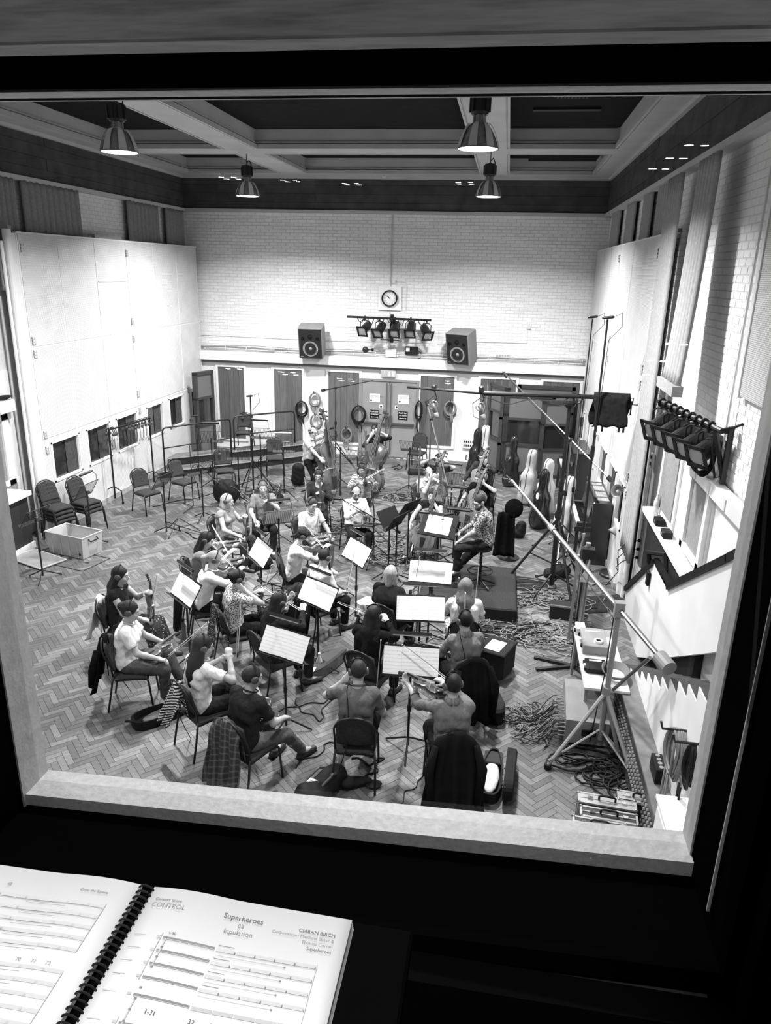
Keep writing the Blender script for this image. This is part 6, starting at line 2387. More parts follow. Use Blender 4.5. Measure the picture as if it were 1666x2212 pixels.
def cello_case(loc, face, label, m, seam=True, latches=3, scale=1.0, tilt=4):
    t = thing('cello_case', label, 'cello case', loc, yaw(face), 'cello cases standing by the booth')
    r = [(w * scale, z * scale) for z, w in CASE_OUT]
    ol = r + [(-x, z) for x, z in r[::-1] if x > 1e-6]
    n = len(ol)
    tl = math.tan(R_(tilt))

    def dep(z):
        q = z / scale
        return (.17 if q < .7 else .17 - .07 * min(1, (q - .7) / .15)) * scale

    def ring(s, f):
        return [Vector((x * s, f * dep(z) + z * tl, .02 + .645 * scale + (z - .645 * scale) * (1 - (1 - s) * .35))) for x, z in ol]
    lev = [(.1, -1), (.6, -.97), (.85, -.86), (.96, -.66), (1, -.4), (1, .4), (.96, .66), (.85, .86), (.6, .97), (.1, 1)]
    V, Fc = [], []
    for s, f in lev:
        V += ring(s, f)
    for k in range(len(lev) - 1):
        for i in range(n):
            j = (i + 1) % n
            Fc.append((k * n + i, (k + 1) * n + i, (k + 1) * n + j, k * n + j))
    Fc += [tuple(range(n)), tuple((len(lev) - 1) * n + i for i in range(n - 1, -1, -1))]
    sh = MB().add(V, Fc).build('shell', m, t, smooth=True)
    if seam:
        MB().tube([p for p in ring(1.008, 0)], .008, 6, closed=True).build('seam', RUBBER, t, smooth=True)
    for k in range(latches):
        z = (.16, .36, .62, .9)[k] * scale
        x = np.interp(z / scale, [a for a, b in CASE_OUT], [b for a, b in CASE_OUT]) * scale
        MB().rbox((-x - .006, z * tl - .01, z), (.02, .05, .07), .006).build('latch', CHROME, t)
    MB().tube([(.2 * scale, -.06, .45), (.24 * scale, -.05, .47), (.24 * scale, -.05, .57), (.2 * scale, -.06, .6)], .012, 6).build('handle', RUBBER, t)
    for k in range(3):
        MB().lathe([(.02, 0), (.035, .0), (.035, .012), (.02, .014)], 12, Matrix.Translation((-.06 + .02 * k, -.17 * scale + .0, (.22 + .2 * k) * scale)) @ RX90).build('stud', GREYM, t)
    return t


CASEB = mat('gloss_black_case', .012, .12, spec=.7)
CASEW = mat('pearl_case', .55, .2, var=.08, spec=.6)
CASES_ = mat('silver_case', .36, .25, var=.1, spec=.6)
def at0(px, py):
    v = onz(px, py)
    return (v.x, v.y, 0)


cello_case(at0(1102, 1050), 170, 'glossy black cello case standing before the booth window', CASEB)
cello_case(at0(1134, 1088), 115, 'silver cello case with dark seam, middle of the standing cases', CASES_)
cello_case(at0(1163, 1140), 160, 'black cello case with white patches beside the white case', CASEB)
cello_case(at0(1212, 1160), 122, 'pearl white cello case with three round studs and chrome latches', CASEW)
cello_case(at0(1172, 1112), 150, 'white cello case peeping from behind the patched black case', CASEW)
cello_case(at0(1024, 1030), 150, 'half-open dark cello case behind the spectacled cellist', CASEB)
cello_case(at0(1036, 1028), 95, 'narrow white cello case edge standing by the dark one', CASEW, scale=1.04)
sk = thing('case_sticker', 'white oval sticker on the black cello case beside the white case', 'sticker', at0(1160, 1143))
MB().sphere((-.06, -.19, .78), (.035, .006, .075), 10, 6).build('oval', SIGNW, sk)


# ------------------------------------------------------------------ acoustic booth screens
FABR = bands('ribbed_booth_cloth', .16, .1, 40, 'X')
GOBW = mat('dark_gobo_wood', .035, .5, var=.3, stretch=(1, 1, 4))


def gobo(loc, face, w, h, label, window=True, cat='acoustic booth'):
    t = thing('acoustic_gobo', label, cat, loc, yaw(face), 'tall acoustic gobos')
    d = .12
    f = .09
    z1, z2 = h * .36, h * .68
    fr = MB()
    for a, b in (((-w / 2, 0), (-w / 2 + f, h)), ((w / 2 - f, 0), (w / 2, h)), ((-w / 2, h - f), (w / 2, h)), ((-w / 2, 0), (w / 2, f)), ((-w / 2, z1), (w / 2, z1 + f * .7)), ((-w / 2, z2), (w / 2, z2 + f * .7))):
        fr.box2((a[0], -d / 2, a[1]), (b[0], d / 2, b[1]))
    fr.build('frame', GOBW, t)
    MB().box2((-w / 2 + f, -.03, f), (w / 2 - f, .03, z1)).build('lower_panel', FABR, t)
    if window:
        MB().box2((-w / 2 + f, -.008, z1 + f * .7), (w / 2 - f, .008, z2)).build('window_pane', GLASSD, t)
    else:
        MB().box2((-w / 2 + f, -.03, z1 + f * .7), (w / 2 - f, .03, z2)).build('middle_panel', FABR, t)
    MB().box2((-w / 2 + f, -.03, z2 + f * .7), (w / 2 - f, .03, h - f)).build('upper_panel', FABR, t)
    for s in (-1, 1):
        MB().box((s * (w / 2 - .1), 0, .03), (.06, .5, .06)).build('foot', GOBW, t)
    return t


gobo((.72, 19.2, 0), 0, 1.4, 2.15, 'dark booth screen with a window behind the cello cases')
gobo((-.02, 19.55, 0), 62, .95, 2.3, 'narrow booth wing screen turned sideways beside the booth window')
gobo((1.2, 19.78, 0), 0, 1.5, 2.3, 'taller dark screen standing directly behind the booth window')
gobo((1.45, 19.0, 0), -14, .75, 2.05, 'dark screen leaning at the wall end of the booth')
gobo((-8.1, 19.15, 0), -72, .75, 2.35, 'dark windowed screen standing on edge behind the riser')


# ------------------------------------------------------------------ upright pianos along the side wall
def piano(loc, rz, label, open_lid):
    t = thing('upright_piano', label, 'piano', loc, rz, 'upright pianos')
    PB = mat('piano_black', .015, .25, spec=.6)
    MB().rbox((0, .12, .6), (1.48, .34, 1.2), .015).build('case', PB, t)
    MB().rbox((0, -.18, .68), (1.48, .32, .1), .01).build('key_bed', PB, t)
    k = MB()
    for i in range(52):
        k.box((-.6 + i * .0235, -.22, .742), (.0222, .15, .02))
    k.build('white_keys', SIGNW, t, kind='stuff')
    k = MB()
    for i in range(51):
        if i % 7 not in (1, 4):
            k.box((-.588 + i * .0235, -.18, .758), (.011, .095, .02))
    k.build('black_keys', BLACK, t, kind='stuff')
    for s in (-1, 1):
        MB().bar((s * .66, -.28, .63), (s * .66, -.28, .03), .06, .06).build('leg', PB, t)
        MB().box((s * .68, -.16, .76), (.1, .28, .08)).build('cheek', PB, t)
    if open_lid:
        MB().box((0, .02, 1.23), (1.4, .2, .02), Matrix.Rotation(R_(-50), 3, 'X')).build('lid', PB, t)
        MB().box((0, .13, 1.206), (1.2, .22, .012)).build('inner_board', mat('pale_inner_wood', .3, .5, var=.3, stretch=(1, 6, 1)), t)
        for j in range(3):
            MB().box((-.4 + j * .4, .13, 1.215), (.02, .2, .03)).build('inner_rib', mat('inner_rib_wood', .2, .5), t)
    else:
        MB().rbox((0, .1, 1.215), (1.52, .42, .03), .008).build('lid', PB, t)
    MB().box((0, -.06, 1.0), (1.2, .02, .3), Matrix.Rotation(R_(-12), 3, 'X')).build('music_desk', PB, t)
    return t


piano((1.86, 17.5, 0), R_(-90), 'black upright piano standing near the booth along the screen windows', False)
piano((1.86, 13.75, 0), R_(-90), 'black upright piano with lid raised beside the pearl white cello case', True)


# ------------------------------------------------------------------ stairs with a solid parapet, side wall fittings
XS, XP = 1.8, 2.16
zst, yst, dz, dy, ns = 0.145, 9.06, .145, .285, 21
sa = struct('stairs', MB().box2((XS + .01, yst - dy, 0), (XP, yst, .1)), WHITE, label='straight stairs with dark treads and white side, climbing to the control room')
prof = [(yst, 0)]
for k in range(ns):
    prof += [(yst - k * dy, (k + 1) * dz), (yst - (k + 1) * dy, (k + 1) * dz)]
prof += [(yst - ns * dy, 0)]
MX = Matrix(((0, 0, 1, XS), (1, 0, 0, 0), (0, 1, 0, 0), (0, 0, 0, 1)))
MB().prism(prof[::-1], .03, MX).build('stringer', WHITE, sa)
TREAD = mat('dark_tread', .03, .5, var=.3, scale=6)
for k in range(ns):
    y1 = yst - k * dy
    z = (k + 1) * dz
    MB().box2((XS + .012, y1 - dy - .0, z - .02), (XP, y1 + .02, z + .012)).build('tread', TREAD, sa)
    MB().box2((XS + .03, y1 - .02, z - dz), (XP, y1, z - .02)).build('riser', WHITE, sa)
pp = [(10.96, .0), (10.96, .43), (9.42, 1.5), (8.51, 1.54), (6.62, 2.67), (3.2, 4.75), (3.2, 3.9), (6.63, 1.7), (8.45, .62), (9.6, 0)]
MX2 = Matrix(((0, 0, 1, XP + .01), (1, 0, 0, 0), (0, 1, 0, 0), (0, 0, 0, 1)))
par = struct('wall_stair_parapet', MB().prism(pp[::-1], .05, MX2), mat('parapet_white', .68, .45, var=.05, scale=2), label='white stair parapet with kinked black handrail')
for a, b in (((10.98, .44), (9.42, 1.52)), ((8.51, 1.56), (6.6, 2.69)), ((6.62, 2.68), (3.2, 4.76))):
    MB().bar((XP + .03, a[0], a[1]), (XP + .03, b[0], b[1]), .11, .07).build('handrail', BLACK, par)
MB().box2((XP + .01, 8.5, 1.5), (XP + .075, 9.44, 1.57)).build('handrail', BLACK, par)
MB().tube([(XP - .02, 9.55, 1.45), (XP - .06, 9.5, 1.62), (XP + .1, 9.3, 1.68), (XP + .12, 9.2, 1.5)], .035, 6).build('safety_strap', RUBBER, par)
MB().rbox((XP - .02, 9.5, 1.25), (.04, .1, .2), .01).build('latch_box', BLACK, par)
MB().box2((XP - .005, 3.2, .0), (XP + .012, 9.3, .02)).build('skirting', BLACK, par)
# radiator grille, sill, window and fittings behind the parapet
rg = thing('radiator_cabinet', 'black mesh radiator cabinet under the sill behind the stair parapet', 'radiator', (2.3, 9.4, 0))
MB().box2((.0, -1.9, .3), (.085, 1.35, 1.8)).build('mesh_front', mat('black_mesh', .02, .6, var=.6, scale=90), rg)
sl = thing('wall_shelf', 'white window shelf with bottle above the mesh radiator cabinet', 'shelf', (2.24, 9.4, 1.81))
MB().box2((-.04, -2.3, 0), (.16, 1.4, .06)).build('board', OLDW, sl)
w2 = struct('window_2', MB().box2((2.36, 8.0, 1.95), (2.39, 8.95, 3.0)), WHITE, label='white framed window above the stair shelf')
MB().box2((2.345, 8.12, 2.05), (2.362, 8.8, 2.9)).build('pane', QUILT, w2)
for a, b in (((8.02, 1.97), (8.12, 2.98)), ((8.8, 1.97), (8.92, 2.98)), ((8.02, 2.9), (8.92, 2.98)), ((8.02, 1.97), (8.92, 2.05))):
    MB().box2((2.31, a[0], a[1]), (2.37, b[0], b[1])).build('window_frame', WHITE, w2)
w3 = struct('window_3', MB().box2((2.36, 9.55, 1.9), (2.388, 10.6, 3.3)), WHITE, label='tall narrow window beside the hinge post')
MB().box2((2.345, 9.65, 2.0), (2.362, 10.5, 3.2)).build('pane', QUILT, w3)
bt = thing('water_bottle', 'clear plastic water bottle on the white window shelf', 'bottle', (2.3, 10.35, 1.87))
PLAST = mat('clear_plastic', .55, .15, spec=.7)
BOTP = [(.03, 0), (.042, .01), (.042, .12), (.036, .14), (.042, .16), (.04, .22), (.016, .28), (.014, .3)]
MB().lathe(BOTP, 14).build('flask', PLAST, bt, smooth=True)
MB().cyl((0, 0, .3), (0, 0, .325), .017, 10).build('cap', SIGNW, bt)
for k, (y_, lb) in enumerate(((9.95, 'black adapter box beside the bottle on the window shelf'), (9.45, 'second black adapter box along the window shelf'))):
    t = thing('adapter_box', lb, 'adapter', (2.28, y_, 1.87))
    MB().rbox((0, 0, .045), (.12, .2, .09), .008).build('casing', BLACK, t)
    MB().box((-.062, 0, .05), (.004, .03, .03)).build('socket', GREYM, t)
sp_ = thing('socket_strip', 'tall wall socket strip with three black plugs beside the parapet', 'socket strip', (2.34, 11.05, .85))
MB().rbox((0, 0, .38), (.06, .24, .8), .01).build('plate', CREAM, sp_)
for k in range(5):
    MB().box((-.034, 0, .1 + k * .14), (.008, .12, .1)).build('socket', mat('socket_grey', .4, .5), sp_)
for k in range(3):
    z = .1 + k * .14
    MB().cyl((-.04, 0, z), (-.08, 0, z), .025, 8).build('plug', BLACK, sp_)
    MB().tube([(-.08, 0, z), (-.25, .1, z - .12), (-.3, .3, z - .3), (-.2, .6, -.4), (-.3, 1.0, -.84)], .007, 5).build('flex', CABLE, sp_)
sk2 = thing('wall_socket', 'small twin wall socket high on the hinge post wall', 'socket', (2.36, 11.3, 2.45))
MB().rbox((0, 0, 0), (.05, .14, .22), .01).build('plate', CREAM, sk2)
for k in range(2):
    MB().box((-.03, 0, -.05 + k * .1), (.008, .05, .05)).build('outlet', BLACK, sk2)
MB().cyl((0, 0, .11), (0, 0, .8), .01, 6).build('pipe', CREAM, sk2)
tr = thing('cable_trunking', 'white trunking with fixings along the brick above the stair window', 'trunking', (2.325, 5.2, 2.98))
MB().rbox((0, 1.9, 0), (.12, 3.9, .16), .01).build('channel', WHITE, tr)
for k in range(6):
    MB().box((-.065, .3 + k * .6, 0), (.012, .05, .12)).build('clip', CREAM, tr)
MB().cyl((0.02, 2.75, .08), (.02, 2.75, 3.4), .012, 6).build('pipe', CREAM, tr)
# near perforated panel on the wall by the stairs
np_ = thing('perforated_wall_panel', 'white perforated panel on the brick wall above the stairs', 'acoustic panel', (2.34, 5.2, 4.0))
MB().box2((0, 0, 0), (.06, 2.55, 2.0)).build('sheet', PERF, np_)
MB().box2((-.015, 2.5, -.02), (.07, 2.58, 2.02)).build('edge_strip', WHITE, np_)
# angled bar of lanterns on the side wall
lb0, lb1 = ony(1425, 866, 8.9), ony(1560, 932, 7.75)
lb_ = thing('lighting_bar', 'black lighting bar wrapped in cable on the brick wall above the stairs', 'lighting bar', lb0)
d = lb1 - lb0
MB().cyl((0, 0, 0), d, .032, 10).build('bar', BLKMET, lb_)
tp = MB()
for k in range(9):
    p = d * (.05 + k * .1)
    tp.torus(p, .045, .012, 10, 5, fromto((0, 0, 0), d))
tp.build('cable_wrap', CABLE, lb_)
cx = Vector((2.37, lb1.y, lb1.z)) - lb0
MB().bar(d * .96, cx, .05, .05).bar(cx + Vector((-.03, 0, .05)), cx + Vector((-.03, 0, -.55)), .05, .05).bar(cx + Vector((-.03, 0, -.5)), d * .9, .04, .04).build('wall_bracket', BLKMET, lb_)
MB().tube([d + Vector((.0, 0, .02)), d + Vector((.1, -.05, .06)), d + Vector((.2, -.1, .12))], .014, 6).tube([d * .9, d * .92 + Vector((0, 0, -.25)), d * .98 + Vector((.02, 0, -.5)), d + Vector((.1, 0, -.45))], .012, 6).build('supply_cable', CABLE, lb_)
for k in range(5):
    hl = MB()
    hl.torus(d * .72 + Vector((.05 + .012 * k, 0, -.42)), .12 + .012 * k, .011, 16, 5, Matrix.Rotation(R_(90), 3, 'X') @ Matrix.Rotation(R_(20 + 6 * k), 3, 'Y'))
    hl.build('cable_loop', CABLE, lb_)
for k in range(5):
    q = .06 + k * .19
    p = lb0 + d * q
    lantern((p.x, p.y, p.z - .27), (-.75, -.55, -.42), ('first', 'second', 'third', 'fourth', 'fifth')[k] + ' black spot lantern on the angled side wall bar, counting towards the window', 'lanterns above the stairs', 1.0)
# things along the stair side
cl3 = coil((XS - .0, 5.75, 1.35), 'grey cable coil hung on the white side of the stairs', .17, CABLEG, n=11, r=.011, tail=.6, group='coils on the stairs')
cl3.rotation_euler = (0, 0, R_(-90))
cl4 = coil((XS - .0, 5.35, 1.5), 'black hooked cable hank hung beside the grey coil on the stairs', .1, CABLE, n=5, r=.012, tail=.6, ell=2.2, group='coils on the stairs')
cl4.rotation_euler = (0, 0, R_(-90))
pb = thing('patch_panel', 'long low patch panel with rows of connectors along the stair side', 'patch panel', (XS - .2, 6.7, 0))
MB().rbox((.1, 0, .31), (.18, 2.6, .6), .01).build('cabinet', mat('patch_dark', .03, .5), pb)
MB().box((.1, 0, .62), (.2, 2.64, .025)).build('top_board', mat('patch_top', .14, .5, var=.3), pb)
cn = MB()
for i in range(40):
    for j in range(4):
        cn.cyl((.012, -1.2 + i * .061, .2 + j * .09), (-.006, -1.2 + i * .061, .2 + j * .09), .018, 6)
cn.build('connectors', GREYM, pb, kind='stuff')
so_ = thing('socket_block', 'black block with four round sockets on the patch panel top', 'socket block', (XS - .08, 6.1, .633))
MB().rbox((0, 0, .08), (.1, .26, .16), .006).build('casing', BLACK, so_)
for k in range(4):
    MB().cyl((0, -.09 + k * .06, .16), (0, -.09 + k * .06, .168), .022, 8).build('socket', GREYM, so_)
cbn = thing('low_cupboard', 'white cupboard with pale top at the foot of the window wall', 'cupboard', (1.72, 4.9, 0))
MB().rbox((0, 0, .48), (.34, .9, .96), .006).build('carcass', WHITE, cbn)
MB().box((0, 0, .975), (.38, .94, .03)).build('top', SIGNW, cbn)
dr = MB().box((-.175, 0, .48), (.012, .84, .86)).build('door', WHITE, cbn)
MB().box((-.19, .3, .55), (.02, .03, .26)).build('handle', BLACK, dr)

# ------------------------------------------------------------------ aluminium flight cases
ALU = mat('ribbed_aluminium', .5, .35, metal=.7, var=.1)


def flight_case(loc, rz, label, L=.5, W=.17, H=.36, black=False):
    t = thing('flight_case', label, 'flight case', loc, rz, 'aluminium flight cases')
    MB().rbox((0, 0, H / 2), (L, W, H), .006).build('shell', mat('case_black_laminate', .02, .5) if black else mat('case_dark_sides', .03, .5), t)
    MB().box((0, 0, H + .002), (L - .02, W - .02, .008)).build('top_face', ALU if not black else mat('case_black_laminate', .02, .5), t)
    for sx in (-1, 1):
        MB().box((0, sx * W / 2, H), (L, .02, .02)).build('edge_trim', ALU, t)
        MB().box((sx * L / 2, 0, H), (.02, W, .02)).build('edge_trim', ALU, t)
        for sy in (-1, 1):
            MB().sphere((sx * L / 2, sy * W / 2, H), .02, 8, 6).build('corner_ball', CHROME, t)
            MB().box((sx * L / 2, sy * W / 2, H / 2), (.018, .018, H)).build('edge_trim', ALU, t)
        MB().rbox((sx * L * .3, 0, H + .01), (.05, .04, .02), .004).build('latch', CHROME, t)
    MB().box((0, 0, H + .006), (L, .012, .01)).build('hasp_strip', ALU, t)
    MB().tube([(-.075, 0, H + .005), (-.075, 0, H + .045), (-.055, 0, H + .055), (.055, 0, H + .055), (.075, 0, H + .045), (.075, 0, H + .005)], .011, 6).build('handle', BLACK, t)
    return t


for px, py, L, b, lb in ((1312, 1728, .52, False, 'silver-topped flight case, widest of the four by the patch panel'), (1386, 1722, .42, False, 'silver-topped flight case furthest towards the patch panel with a black handle'),
                         (1316, 1758, .50, True, 'black laminate flight case in the middle of the stack by the sill'), (1296, 1780, .46, True, 'black laminate flight case half hidden by the window sill')):
    v = onz(px, py, .38)
    flight_case((v.x, v.y, 0), R_(-4), lb.replace('furthest towards', 'pushed against'), L, .13, .36, b)

# ------------------------------------------------------------------ equipment table and stage box
tb = thing('equipment_table', 'pale trestle table loaded with electronics and coiled cable', 'table', (1.43, 8.25, 0))
MB().box((0, 0, .655), (.5, 1.5, .03)).build('table_top', mat('table_laminate', .6, .45), tb)
for sx in (-1, 1):
    for sy in (-1, 1):
        MB().bar((sx * .21, sy * .66, .64), (sx * .22, sy * .69, 0), .03, .03).build('leg', GREYM, tb)
for (x, y, z, w, l, h, lb, m) in ((-.05, .28, .67, .3, .5, .12, 'dark rack unit at the far end of the trestle table', GREYM), (-.08, -.3, .67, .24, .26, .06, 'small black interface box near the stage box end of the table', BLACK), (-.18, .62, .67, .12, .2, .1, 'pale power supply on the table corner', CREAM)):
    t = thing('electronics_box', lb, 'electronics', (1.43 + x, 8.25 + y, z))
    MB().rbox((0, 0, h / 2), (w, l, h), .006).build('casing', m, t)
    for k in range(3):
        MB().box((-w / 2 - .006, -l * .3 + k * l * .3, h * .55), (.03, .04, .035)).build('plug', SIGNW if k % 2 else BLACK, t)
    MB().box((0, l * .3, h + .003), (w * .6, .03, .006)).build('label_strip', SIGNW, t)
tpd = thing('tape_dispenser', 'white roll of tape lying on the dark rack unit', 'tape', (1.42, 8.4, .79))
MB().lathe([(.03, 0), (.055, 0), (.055, .03), (.03, .03)], 16, cap=False).build('roll', SIGNW, tpd)
tc_ = thing('cable_coil', 'flat grey cable coil lying on the trestle table', 'cable coil', (1.56, 7.85, .675))
for k in range(8):
    a = .11 + .006 * k
    MB().tube([(a * math.cos(q) * 1.0, a * 1.35 * math.sin(q), .012 + .008 * k + .006 * math.sin(3 * q)) for q in np.linspace(0, 2 * math.pi, 20)[:-1]], .007, 5, closed=True).build('loop', CABLEG, tc_)
bx = thing('stage_box', 'grey sloped stage box with rows of cables plugged into its side', 'stage box', (1.24, 7.62, 0))
SBM = mat('stage_box_grey', .2, .45, var=.1)
MSB = Matrix(((0, 0, 1, -.24), (1, 0, 0, 0), (0, 1, 0, 0), (0, 0, 0, 1)))
MB().prism([(-.3, .05), (.3, .05), (.3, .52), (.12, .52), (-.3, .34)][::-1], .48, MSB).build('casing', SBM, bx)
MB().rbox((.02, -.31, .2), (.16, .02, .08), .006).build('handle_recess', BLACK, bx)
MB().tube([(-.04, -.32, .2), (-.04, -.345, .2), (.08, -.345, .2), (.08, -.32, .2)], .01, 6).build('handle', RUBBER, bx)
for x, y in ((-.17, .05), (-.1, -.06)):
    MB().box((x, y, .455 + (y) * .43), (.04, .1, .004), Matrix.Rotation(math.atan2(.18, .42), 3, 'X')).build('label_strip', SIGNW, bx)
for sx in (-1, 1):
    for sy in (-1, 1):
        MB().cyl((sx * .19, sy * .24, 0), (sx * .19, sy * .24, .05), .03, 8).build('castor', RUBBER, bx)
plugs = MB()
wires = {0: MB(), 1: MB(), 2: MB()}
for j in range(5):
    for i in range(9):
        y, z = -.25 + i * .06, .1 + j * .055
        plugs.cyl((-.24, y, z), (-.31, y, z), .011, 6)
        ex_, ey_ = -.42 - random.uniform(0, .3), y * .7 + random.uniform(-.2, .2)
        R0, a0_ = random.uniform(.05, .13), random.uniform(0, 6)
        path = [(-.31, y, z), (-.345, y, z - .005)] + [(-.345 + (ex_ + .345) * q, y + (ey_ - y) * q * q, max(.012, (z + .02) * (1 - q) ** 1.6 + .012)) for q in (.2, .4, .6, .8, 1.0)]
        path += [(ex_ - R0 + R0 * math.cos(a0_ + q) - R0 * math.cos(a0_) * (1 if q < .1 else 0), ey_ + R0 * math.sin(a0_ + q) + .1 * q * .3, .012 + random.uniform(0, .02)) for q in np.linspace(.3, random.uniform(3, 7), 9)]
        wires[random.choice((0, 0, 0, 1, 2))].tube(path, .0055, 5)
plugs.build('plugs', STEEL, bx, kind='stuff')
for k, m in ((0, CABLE), (1, CABLEG), (2, CABLEW)):
    wires[k].build('plugged_cables', m, bx, kind='stuff')
# cable-bundled pole with flat black feet beside the stage box
bp = thing('bundled_pole', 'thick pole wrapped in cables with flat black feet beside the stage box', 'pole stand', at0(1240, 1442))
topz = ony(1262, 1172, bp.location.y).z
MB().cyl((0, 0, .02), (0, 0, topz), .035, 10).build('pole', GREYM, bp)
for k in range(6):
    a = k * 1.05
    MB().tube([(.045 * math.cos(a + z * .6), .045 * math.sin(a + z * .6), z) for z in np.linspace(.05, topz - .05, 9)], .011, 5).build('cable', (CABLE, CABLEG, CABLEW)[k % 3], bp)
for a in (200, 165, 300, 60):
    MB().bar((0, 0, .03), (.55 * math.cos(R_(a)), .55 * math.sin(R_(a)), .02), .05, .03).build('foot', BLKMET, bp)
MB().box((.0, -.06, topz - .12), (.16, .12, .14)).build('head_box', BLKMET, bp)
MB().slabgrid(lambda u, v: Vector((.02 - .1 * v * u, -.13 - .01 * math.sin(v * 5), topz - .16 - .34 * v)), 3, 6, .004).build('hanging_cloth', mat('rag', .5, .9), bp, smooth=True)
ps = thing('clear_screen', 'smoky clear screen standing edge-on beside the bundled pole', 'screen', (1.33, 10.35, 0), R_(80))
MB().box((0, 0, .72), (.95, .025, 1.2)).build('sheet', mat('smoky_perspex', .06, .1, spec=.7), ps)
for s in (-1, 1):
    MB().bar((s * .48, 0, 0), (s * .48, 0, 1.36), .04, .04).build('post', GREYM, ps)
    MB().box((s * .48, 0, .02), (.05, .4, .04)).build('foot', GREYM, ps)
# lamp stand by the socket wall
ls = thing('floor_lamp', 'black pole lamp with round weighted base and two reflector heads', 'lamp', at0(1322, 1243))
MB().lathe([(.001, .06), (.2, .06), (.22, .04), (.22, 0), (.001, 0)][::-1], 20, cap=False).build('base', BLKMET, ls)
lz = ony(1340, 1060, ls.location.y).z
MB().cyl((0, 0, .05), (0, 0, lz), .015, 8).build('pole', BLKMET, ls)
for z, dr_, rr in ((lz - .03, (-.7, -.6, .3), .12), (lz - .14, (.6, -.5, -.4), .12), (.95, (-.6, -.3, -.8), .09)):
    D = Vector(dr_).normalized()
    M = Matrix.Translation(Vector((0, 0, z)) + D * .12) @ fromto((0, 0, 0), D).to_4x4()
    hd_ = MB().lathe([(.02, -.08), (.04, -.07), (rr * .8, 0), (rr, .05), (rr * .95, .05), (rr * .7, 0)], 16, M, cap=False).build('reflector', mat('lamp_shade_grey', .25, .35), ls, smooth=True)
    MB().sphere(Vector((0, 0, z)) + D * .13, .03, 8, 6).build('bulb', SIGNW, hd_)

# ------------------------------------------------------------------ things along the other wall
Lg = thing('radiator_cabinet', 'black mesh radiator cabinet with white sill beside the stacked chairs', 'radiator', (-8.45, 9.9, 0))
MB().box2((-.4, -1.9, .12), (0, 1.72, 1.02)).build('mesh_front', mat('black_mesh', .02, .6, var=.6, scale=90), Lg)
MB().box2((-.45, -1.95, 1.02), (.06, 1.78, 1.1)).build('sill', OLDW, Lg)
MB().box2((-.4, -1.95, 0), (.03, 1.75, .12)).build('plinth', OLDW, Lg)
w4 = struct('window_4', MB().box2((-8.93, 9.2, 1.15), (-8.88, 12.0, 2.5)), WHITE, label='white framed window above the black radiator cabinet')
MB().box2((-8.885, 9.4, 1.25), (-8.86, 11.72, 2.36)).build('pane', QUILT, w4)
for a, b in (((11.72, 1.15), (11.9, 2.5)), ((9.2, 2.36), (12.0, 2.5)), ((9.2, 1.15), (12.0, 1.25))):
    MB().box2((-8.9, a[0], a[1]), (-8.82, b[0], b[1])).build('window_frame', WHITE, w4)
ab = thing('wall_unit', 'white wall unit with cables on top beside the hinge post', 'wall unit', (-8.8, 11.75, 2.62))
MB().rbox((0, 0, 0), (.26, .42, .22), .015).build('casing', CREAM, ab)
for k in range(4):
    MB().torus((.02 * k, .02 * k, .13 + .015 * k), .1, .011, 12, 5).build('cable_loop', CABLE, ab)
quilt('hanging_quilt', 'grey quilt hanging at the frame edge above the white wall unit', -8.84, 1, 10.6, 11.5, 2.4, 6.48, out=.02)
# clear storage box, its lid and the floor hatch
CLEARP = mat('milky_plastic', .4, .25, spec=.6)
sbx = thing('storage_box', 'clear plastic storage box with dark handle beside the stacked chairs', 'storage box', (-7.55, 11.55, 0), R_(-14))
w, l, h = .88, .5, .42
bxm = MB()
V = []
for z, s in ((0.01, .9), (h, 1.0), (h, .97), (.03, .87)):
    V += [(-w / 2 * s, -l / 2 * s, z), (w / 2 * s, -l / 2 * s, z), (w / 2 * s, l / 2 * s, z), (-w / 2 * s, l / 2 * s, z)]
Fc = [(3, 2, 1, 0), (12, 13, 14, 15)]
for k in range(3):
    for i in range(4):
        j = (i + 1) % 4
        Fc.append((k * 4 + i, k * 4 + j, k * 4 + 4 + j, k * 4 + 4 + i))
bxm.add(V, Fc).build('tub', CLEARP, sbx)
MB().tube([(-w / 2, -l / 2, h), (w / 2, -l / 2, h), (w / 2, l / 2, h), (-w / 2, l / 2, h)], .014, 6, closed=True).build('rim', CLEARP, sbx)
for x in (-.3, -.1, .1, .3):
    MB().box((x, -l / 2 * .96, h / 2), (.02, .015, h * .9)).build('rib', CLEARP, sbx)
MB().tube([(w / 2, -.1, h - .06), (w / 2 + .04, -.09, h - .1), (w / 2 + .04, .09, h - .1), (w / 2, .1, h - .06)], .012, 6).build('handle', RUBBER, sbx)
MB().cyl((.34, -l / 2 * .92 - .01, .1), (.34, -l / 2 * .92 - .014, .1), .025, 10).build('round_mark', INK, sbx)
ld = thing('box_lid', 'pale plastic lid lying on the floor beside the clear storage box', 'lid', (-8.0, 11.05, 0), R_(-22))
MB().rbox((0, 0, .02), (.9, .52, .03), .01).build('panel', mat('hazy_lid', .22, .3, var=.2, scale=5), ld)
MB().tube([(-.45, -.26, .03), (.45, -.26, .03), (.45, .26, .03), (-.45, .26, .03)], .016, 6, closed=True).build('rim', CLEARP, ld)
ht = thing('floor_hatch', 'square floor hatch outlined in dark metal beside the storage box', 'hatch', (-7.28, 11.18, 0), R_(-14))
for a, b in (((-.42, -.33), (.42, -.33)), ((.42, -.33), (.42, .33)), ((.42, .33), (-.42, .33)), ((-.42, .33), (-.42, -.33))):
    MB().bar((a[0], a[1], .003), (b[0], b[1], .003), .02, .006).build('edge', BLKMET, ht)
for x in (-.2, .2):
    MB().box((x, .0, .004), (.07, .03, .006)).build('lift_ring', BLKMET, ht)


